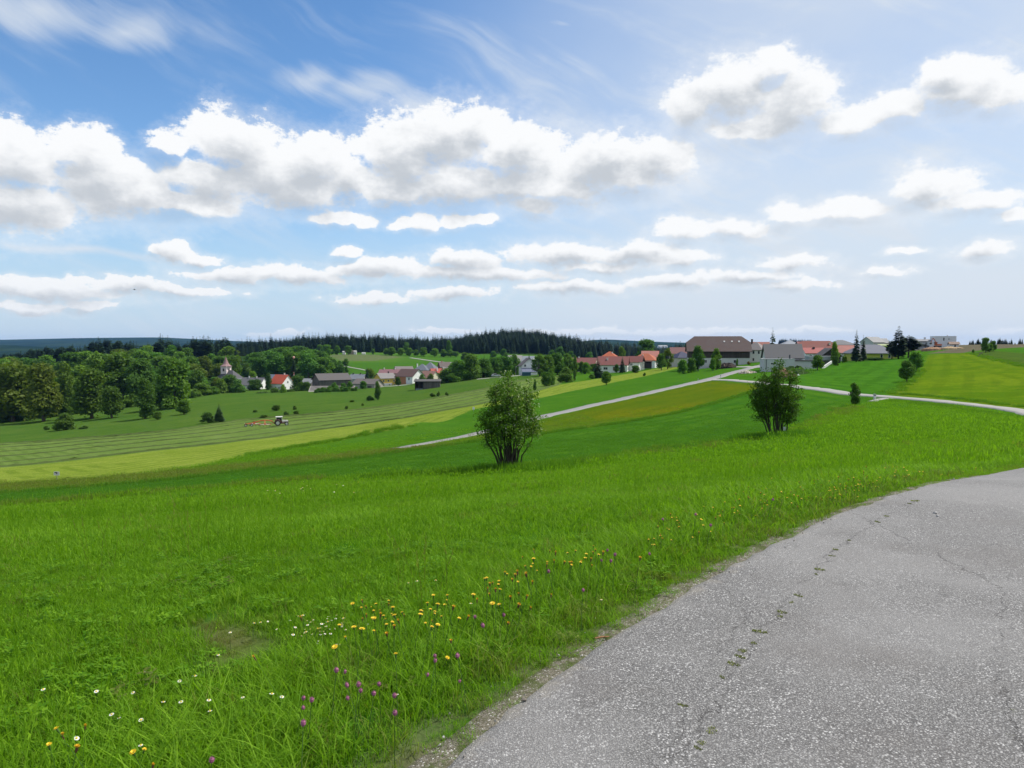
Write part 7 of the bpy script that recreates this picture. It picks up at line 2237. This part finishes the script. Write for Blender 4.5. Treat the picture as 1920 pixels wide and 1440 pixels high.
FH = {'yellow': .30, 'orange': .30, 'pink': .245, 'white': .112}
FNAME = {'yellow': 'hawkbit_flower', 'orange': 'hawkbit_flower', 'pink': 'clover_flower', 'white': 'daisy_flower'}
FARV = 'yellow flower in the far verge along the road'
def flowers():
    rng = np.random.default_rng(55)
    parts, single = flower_meshes()
    def put(kind, px, py, label, group=None, s=1.0):
        sc = s * rng.uniform(.85, 1.2)
        for q in (1.0, .75, .55, .4):
            g = GH(px, py, FH[kind] * sc * q)
            if road_sd(g.x, g.y)[0] < -.12: break
        else:
            return
        sc *= q
        if label == FARV: label = label + (', nearer part' if px < 1330 else ', middle part' if px < 1480 else ', by the road bend' if px < 1640 else ', beyond the road bend')
        tilt = (rng.normal(0, .16), rng.normal(-.10, .16), rng.uniform(0, 6.28))
        if g.y < 6.5:
            t = thing(FNAME[kind], label, 'flower', g, 0, group)
            for nm, me in parts[kind]: link(nm, me, t)
        else:
            t = link(FNAME[kind], single[kind]); tag(t, label, 'flower', group); t.location = g
        t.rotation_euler = tilt; hs = sc * rng.uniform(.72, .9) if kind in ('pink', 'white') else s * rng.uniform(.45, .9); t.scale = (hs, hs, sc)
    # single ones that stand apart
    for kind, px, py, lab in (('yellow', 193, 1342, 'yellow flower standing apart highest in the lower left grass'), ('yellow', 305, 1370, 'yellow flower right of the topmost one in the lower left grass'), ('yellow', 225, 1405, 'lowest yellow flower in the lower left grass'),
                              ('yellow', 132, 1379, 'bigger yellow flower of the touching pair in the lower left grass'), ('orange', 147, 1379, 'smaller yellow flower of the touching pair in the lower left grass'), ('orange', 106, 1405, 'orange brown bud left of the lowest yellow flower'), ('orange', 257, 1435, 'orange bud at the lower frame edge of the grass'),
                              ('orange', 146, 1365, 'orange bud above the touching yellow pair'), ('yellow', 745, 1240, 'lone yellow flower below the yellow cluster by the road'), ('orange', 544, 1208, 'small yellow flower at the dry grass patch'), ('orange', 1188, 1045, 'lone orange yellow flower above the road bend grass'), ('orange', 1021, 1122, 'lone orange flower between cluster and asphalt'),
                              ('white', 125, 1375, 'white daisy beside the touching yellow pair'), ('white', 272, 1396, 'half closed white daisy between two yellow flowers'), ('white', 413, 1228, 'white daisy on the dry grass patch'), ('white', 88, 1290, 'white daisy farthest left in the grass'),
                              ('pink', 352, 1410, 'larger pink clover head of the lower pair near the yellow flowers'), ('pink', 388, 1422, 'smaller pink clover head of the lower pair near the yellow flowers')):
        put(kind, px, py, lab)
    Y1 = [(740, 1172), (658, 1189), (664, 1182), (672, 1176), (690, 1160), (705, 1142), (708, 1148), (720, 1165), (737, 1172), (762, 1145), (768, 1157), (771, 1156), (783, 1150), (806, 1140), (811, 1137), (818, 1113), (824, 1138), (832, 1155), (884, 1113), (677, 1124), (593, 1153), (628, 1176), (692, 1195), (797, 1198), (847, 1198), (852, 1122), (689, 1190), (716, 1150), (700, 1155), (742, 1146), (780, 1182), (798, 1165), (833, 1151)]
    for i, (px, py) in enumerate(Y1):
        put('yellow' if i % 4 else 'orange', px, py, 'yellow hawkbit in the dense yellow cluster beside the road', 'yellow hawkbits of the dense cluster')
    for i in range(24):
        put('yellow' if i % 3 else 'orange', rng.uniform(672, 850), rng.uniform(1128, 1175), 'yellow hawkbit in the dense yellow cluster beside the road', 'yellow hawkbits of the dense cluster', .7)
    Y2 = [(903, 1090), (910, 1112), (921, 1095), (924, 1110), (930, 1112), (938, 1110), (942, 1080), (951, 1086), (965, 1078), (975, 1085), (988, 1083), (1007, 1060), (1010, 1048), (1027, 1034), (1030, 1040), (1055, 1055), (1057, 1049), (1010, 1072), (985, 1060), (1115, 1038), (1097, 1050), (964, 1127), (939, 1140), (967, 1135), (930, 1120), (955, 1120), (886, 1113), (912, 1088), (980, 1077), (1040, 1050), (1024, 1056), (1005, 1075)]
    for i, (px, py) in enumerate(Y2):
        put('orange' if i % 3 else 'yellow', px, py, 'yellow hawkbit in the long loose drift above the road bend', 'yellow hawkbits of the loose drift')
    for i in range(26):
        a = rng.random(); put('orange' if i % 2 else 'yellow', 900 + 220 * a + rng.normal(0, 14), 1110 - 75 * a + rng.normal(0, 14), 'yellow hawkbit in the long loose drift above the road bend', 'yellow hawkbits of the loose drift', .8)
    for px, py in ((1215, 1011), (1225, 1012), (1220, 1022), (1350, 950), (1358, 950), (1352, 968), (1303, 970), (1296, 965), (1265, 975), (1258, 968), (1465, 920), (1480, 927)):
        put('yellow', px, py, FARV, 'yellow flowers of the far verge', .75)
    for i in range(120):
        a = rng.random() ** .8; put('yellow' if i % 2 else 'orange', 1190 + 460 * a + rng.normal(0, 10), 1020 - 122 * a - 18 * math.sin(math.pi * a) + rng.normal(0, 15), FARV, 'yellow flowers of the far verge', .72)
    for i in range(30):
        put('yellow', rng.uniform(1640, 1830), rng.uniform(876, 893), FARV, 'yellow flowers of the far verge', .75)
    K = [(573, 1306), (579, 1328), (620, 1262), (633, 1262), (661, 1278), (664, 1283), (685, 1286), (688, 1305), (739, 1314), (771, 1264), (800, 1247), (820, 1223), (872, 1275), (877, 1236), (931, 1160), (932, 1130), (1090, 1110), (713, 1278), (722, 1282), (560, 1368), (684, 1308), (553, 1304), (876, 1158), (1132, 1048), (1148, 1043), (1140, 1045), (1250, 975), (1300, 965), (1225, 1040), (1320, 985), (1045, 1070), (1130, 1030), (1435, 935)]
    for i, (px, py) in enumerate(K): put('pink', px, py, 'pink clover head among the tall verge grass', 'pink clover heads of the verge')
    W = [(182, 1289), (265, 1290), (340, 1270), (363, 1270), (283, 1257), (219, 1334), (268, 1342), (303, 1320), (387, 1312), (397, 1337), (459, 1306), (501, 1305), (521, 1302), (432, 1185), (474, 1171), (491, 1168), (570, 1156), (582, 1170), (597, 1168), (619, 1167), (573, 1188), (615, 1187), (546, 1174), (544, 1187), (881, 1133), (817, 1090), (784, 1090), (648, 1160), (232, 1345), (343, 1313), (580, 1180), (606, 1180), (593, 1186), (1128, 1126), (768, 1094), (740, 1305)]
    for px, py in W: put('white', px, py, 'white daisy low in the meadow grass', 'white daisies of the meadow')
    for i in range(40): put('white', rng.normal(600, 60), rng.normal(1175, 16), 'white daisy low in the meadow grass', 'white daisies of the meadow', .6)
    for i in range(20): put('white', rng.uniform(500, 680), rng.uniform(898, 925), 'white daisy low in the meadow grass', 'white daisies of the meadow', 2.0)

def grit():
    rng = np.random.default_rng(61)
    ms = []
    for j in range(4):
        b = MB(); pp = []
        for q in range(3):
            for k in range(5):
                a = k * 2 * math.pi / 5 + q * .3; rr = (.8, 1.0, .55)[q] * rng.uniform(.7, 1.2)
                pp.append((rr * math.cos(a), rr * math.sin(a) * .8, (-.5, .05, .5)[q] + rng.normal(0, .1)))
        b.add(pp, [tuple(range(4, -1, -1)), tuple(range(10, 15))] + [(q * 5 + k, q * 5 + (k + 1) % 5, q * 5 + 5 + (k + 1) % 5, q * 5 + 5 + k) for q in range(2) for k in range(5)])
        ms.append(('pebble', b.mesh('pebble', plaster(*[(.24, .22, .20), (.32, .30, .27), (.42, .40, .38), (.16, .14, .12)][j]))))
    n = 1300
    i = rng.integers(int(10 / .06 * .8), len(EDGE) - 1, n)
    d = rng.normal(-.02, .10, n)
    far = rng.random(n) < .10
    d = np.where(far, rng.uniform(.1, 4.5, n), d)
    p = EDGE[i] + EDGE_N[i] * d[:, None]
    ok = np.hypot(p[:, 0], p[:, 1]) < 13
    p, d, far = p[ok], d[ok], far[ok]
    n = len(p)
    z = H(p[:, 0], p[:, 1]) + np.where(d > .02, .034 + .004 * np.clip(d, 0, 2), .012)
    s = rng.lognormal(math.log(.0042), .45, n) * np.where(far, .8, 1)
    o = instancer('loose_gravel', np.stack([p[:, 0], p[:, 1], z], 1), rng.random(n), np.stack([s, s, s * .8], 1), rng.uniform(0, 6.28, (n, 3)), rng.integers(0, 4, n), ms, 'small loose pebbles scattered along the edge of the asphalt')
    for (px, py, lab, sz) in ((1754, 969, 'larger white stone of the pair lying on the asphalt', .024), (1758, 975, 'smaller white stone of the pair lying on the asphalt', .018)):
        g = G(px, py); q = link('stone', ms[2][1]); tag(q, lab, 'stone'); q.location = (g.x, g.y, g.z + .043); q.scale = (sz, sz, sz * .8)
    g = G(982, 1325); q = link('stone', ms[3][1]); tag(q, 'dark brown stone at the asphalt edge', 'stone'); q.location = (g.x, g.y, g.z + .035); q.scale = (.016, .013, .012)
    g = G(1128, 1205); t = link('twig', MB().tube([(-.04, -.01, 0), (0, 0, .004), (.045, .012, .001)], [.004, .006, .003], 6).mesh('twig', plaster(.30, .16, .08))); tag(t, 'short reddish brown twig at the asphalt edge', 'twig'); t.location = (g.x, g.y, g.z + .03)
    # tufts growing in the long crack
    V, F, T = blades(90, .030, .003, .011, .004, np.random.default_rng(3), .9)
    mm, k = material('crack_moss')
    t_ = k.attr('tint'); finish(k, principled(k, k.mix(t_, rgb(.14, .18, .02), rgb(.27, .29, .06)), .8, None, .2))
    me = mesh_np('moss_tuft', V, np.array(F), mm, {'tint': T})
    for (px, py, s) in ((1567, 1038, 1.2), (1560, 1050, .8), (1537, 1076, 1.3), (1530, 1085, .7), (1497, 1126, 1.0), (1484, 1139, 1.1), (1466, 1158, 1.2), (1463, 1166, .8), (1425, 1195, 1.4), (1413, 1217, .9), (1392, 1232, 1.2), (1388, 1243, 1.2), (1375, 1257, 1.2), (1354, 1282, 1.0), (1280, 1336, .8), (1335, 1384, 1.1), (1315, 1408, 1.0), (1308, 1418, .9), (1592, 1020, .8), (1645, 985, 1.3), (1662, 974, 1.1), (1716, 945, 1.4), (1705, 950, 1.0), (1883, 1202, .7), (1905, 1350, .9), (1900, 1395, .9)):
        g = G(px, py); q = link('moss_tuft', me); tag(q, 'small tuft of moss growing in a crack of the asphalt', 'moss', 'moss tufts in the road cracks')
        q.location = (g.x, g.y, g.z + .034); q.rotation_euler = (0, 0, rng.uniform(0, 6.28)); q.scale = (s * .7 * rng.uniform(.5, 1.1), s * .7 * rng.uniform(.9, 1.7), s * .7)

grass(); flowers(); grit()

# ================================================================ air
def haze():
    m, k = material('haze')
    v = k.new('ShaderNodeVolumePrincipled')
    v.inputs['Color'].default_value = (.24, .50, 1.0, 1); v.inputs['Density'].default_value = 3.6e-5; v.inputs['Anisotropy'].default_value = .1
    o = k.new('ShaderNodeOutputMaterial'); k.t.links.new(v.outputs[0], o.inputs['Volume'])
    b = MB().box(-28000, 28000, -300, 9450, -75, 115)
    h = b.build('haze', m)
    tag(h, 'thin blue summer haze over the far hills', None, None, 'stuff')
haze()
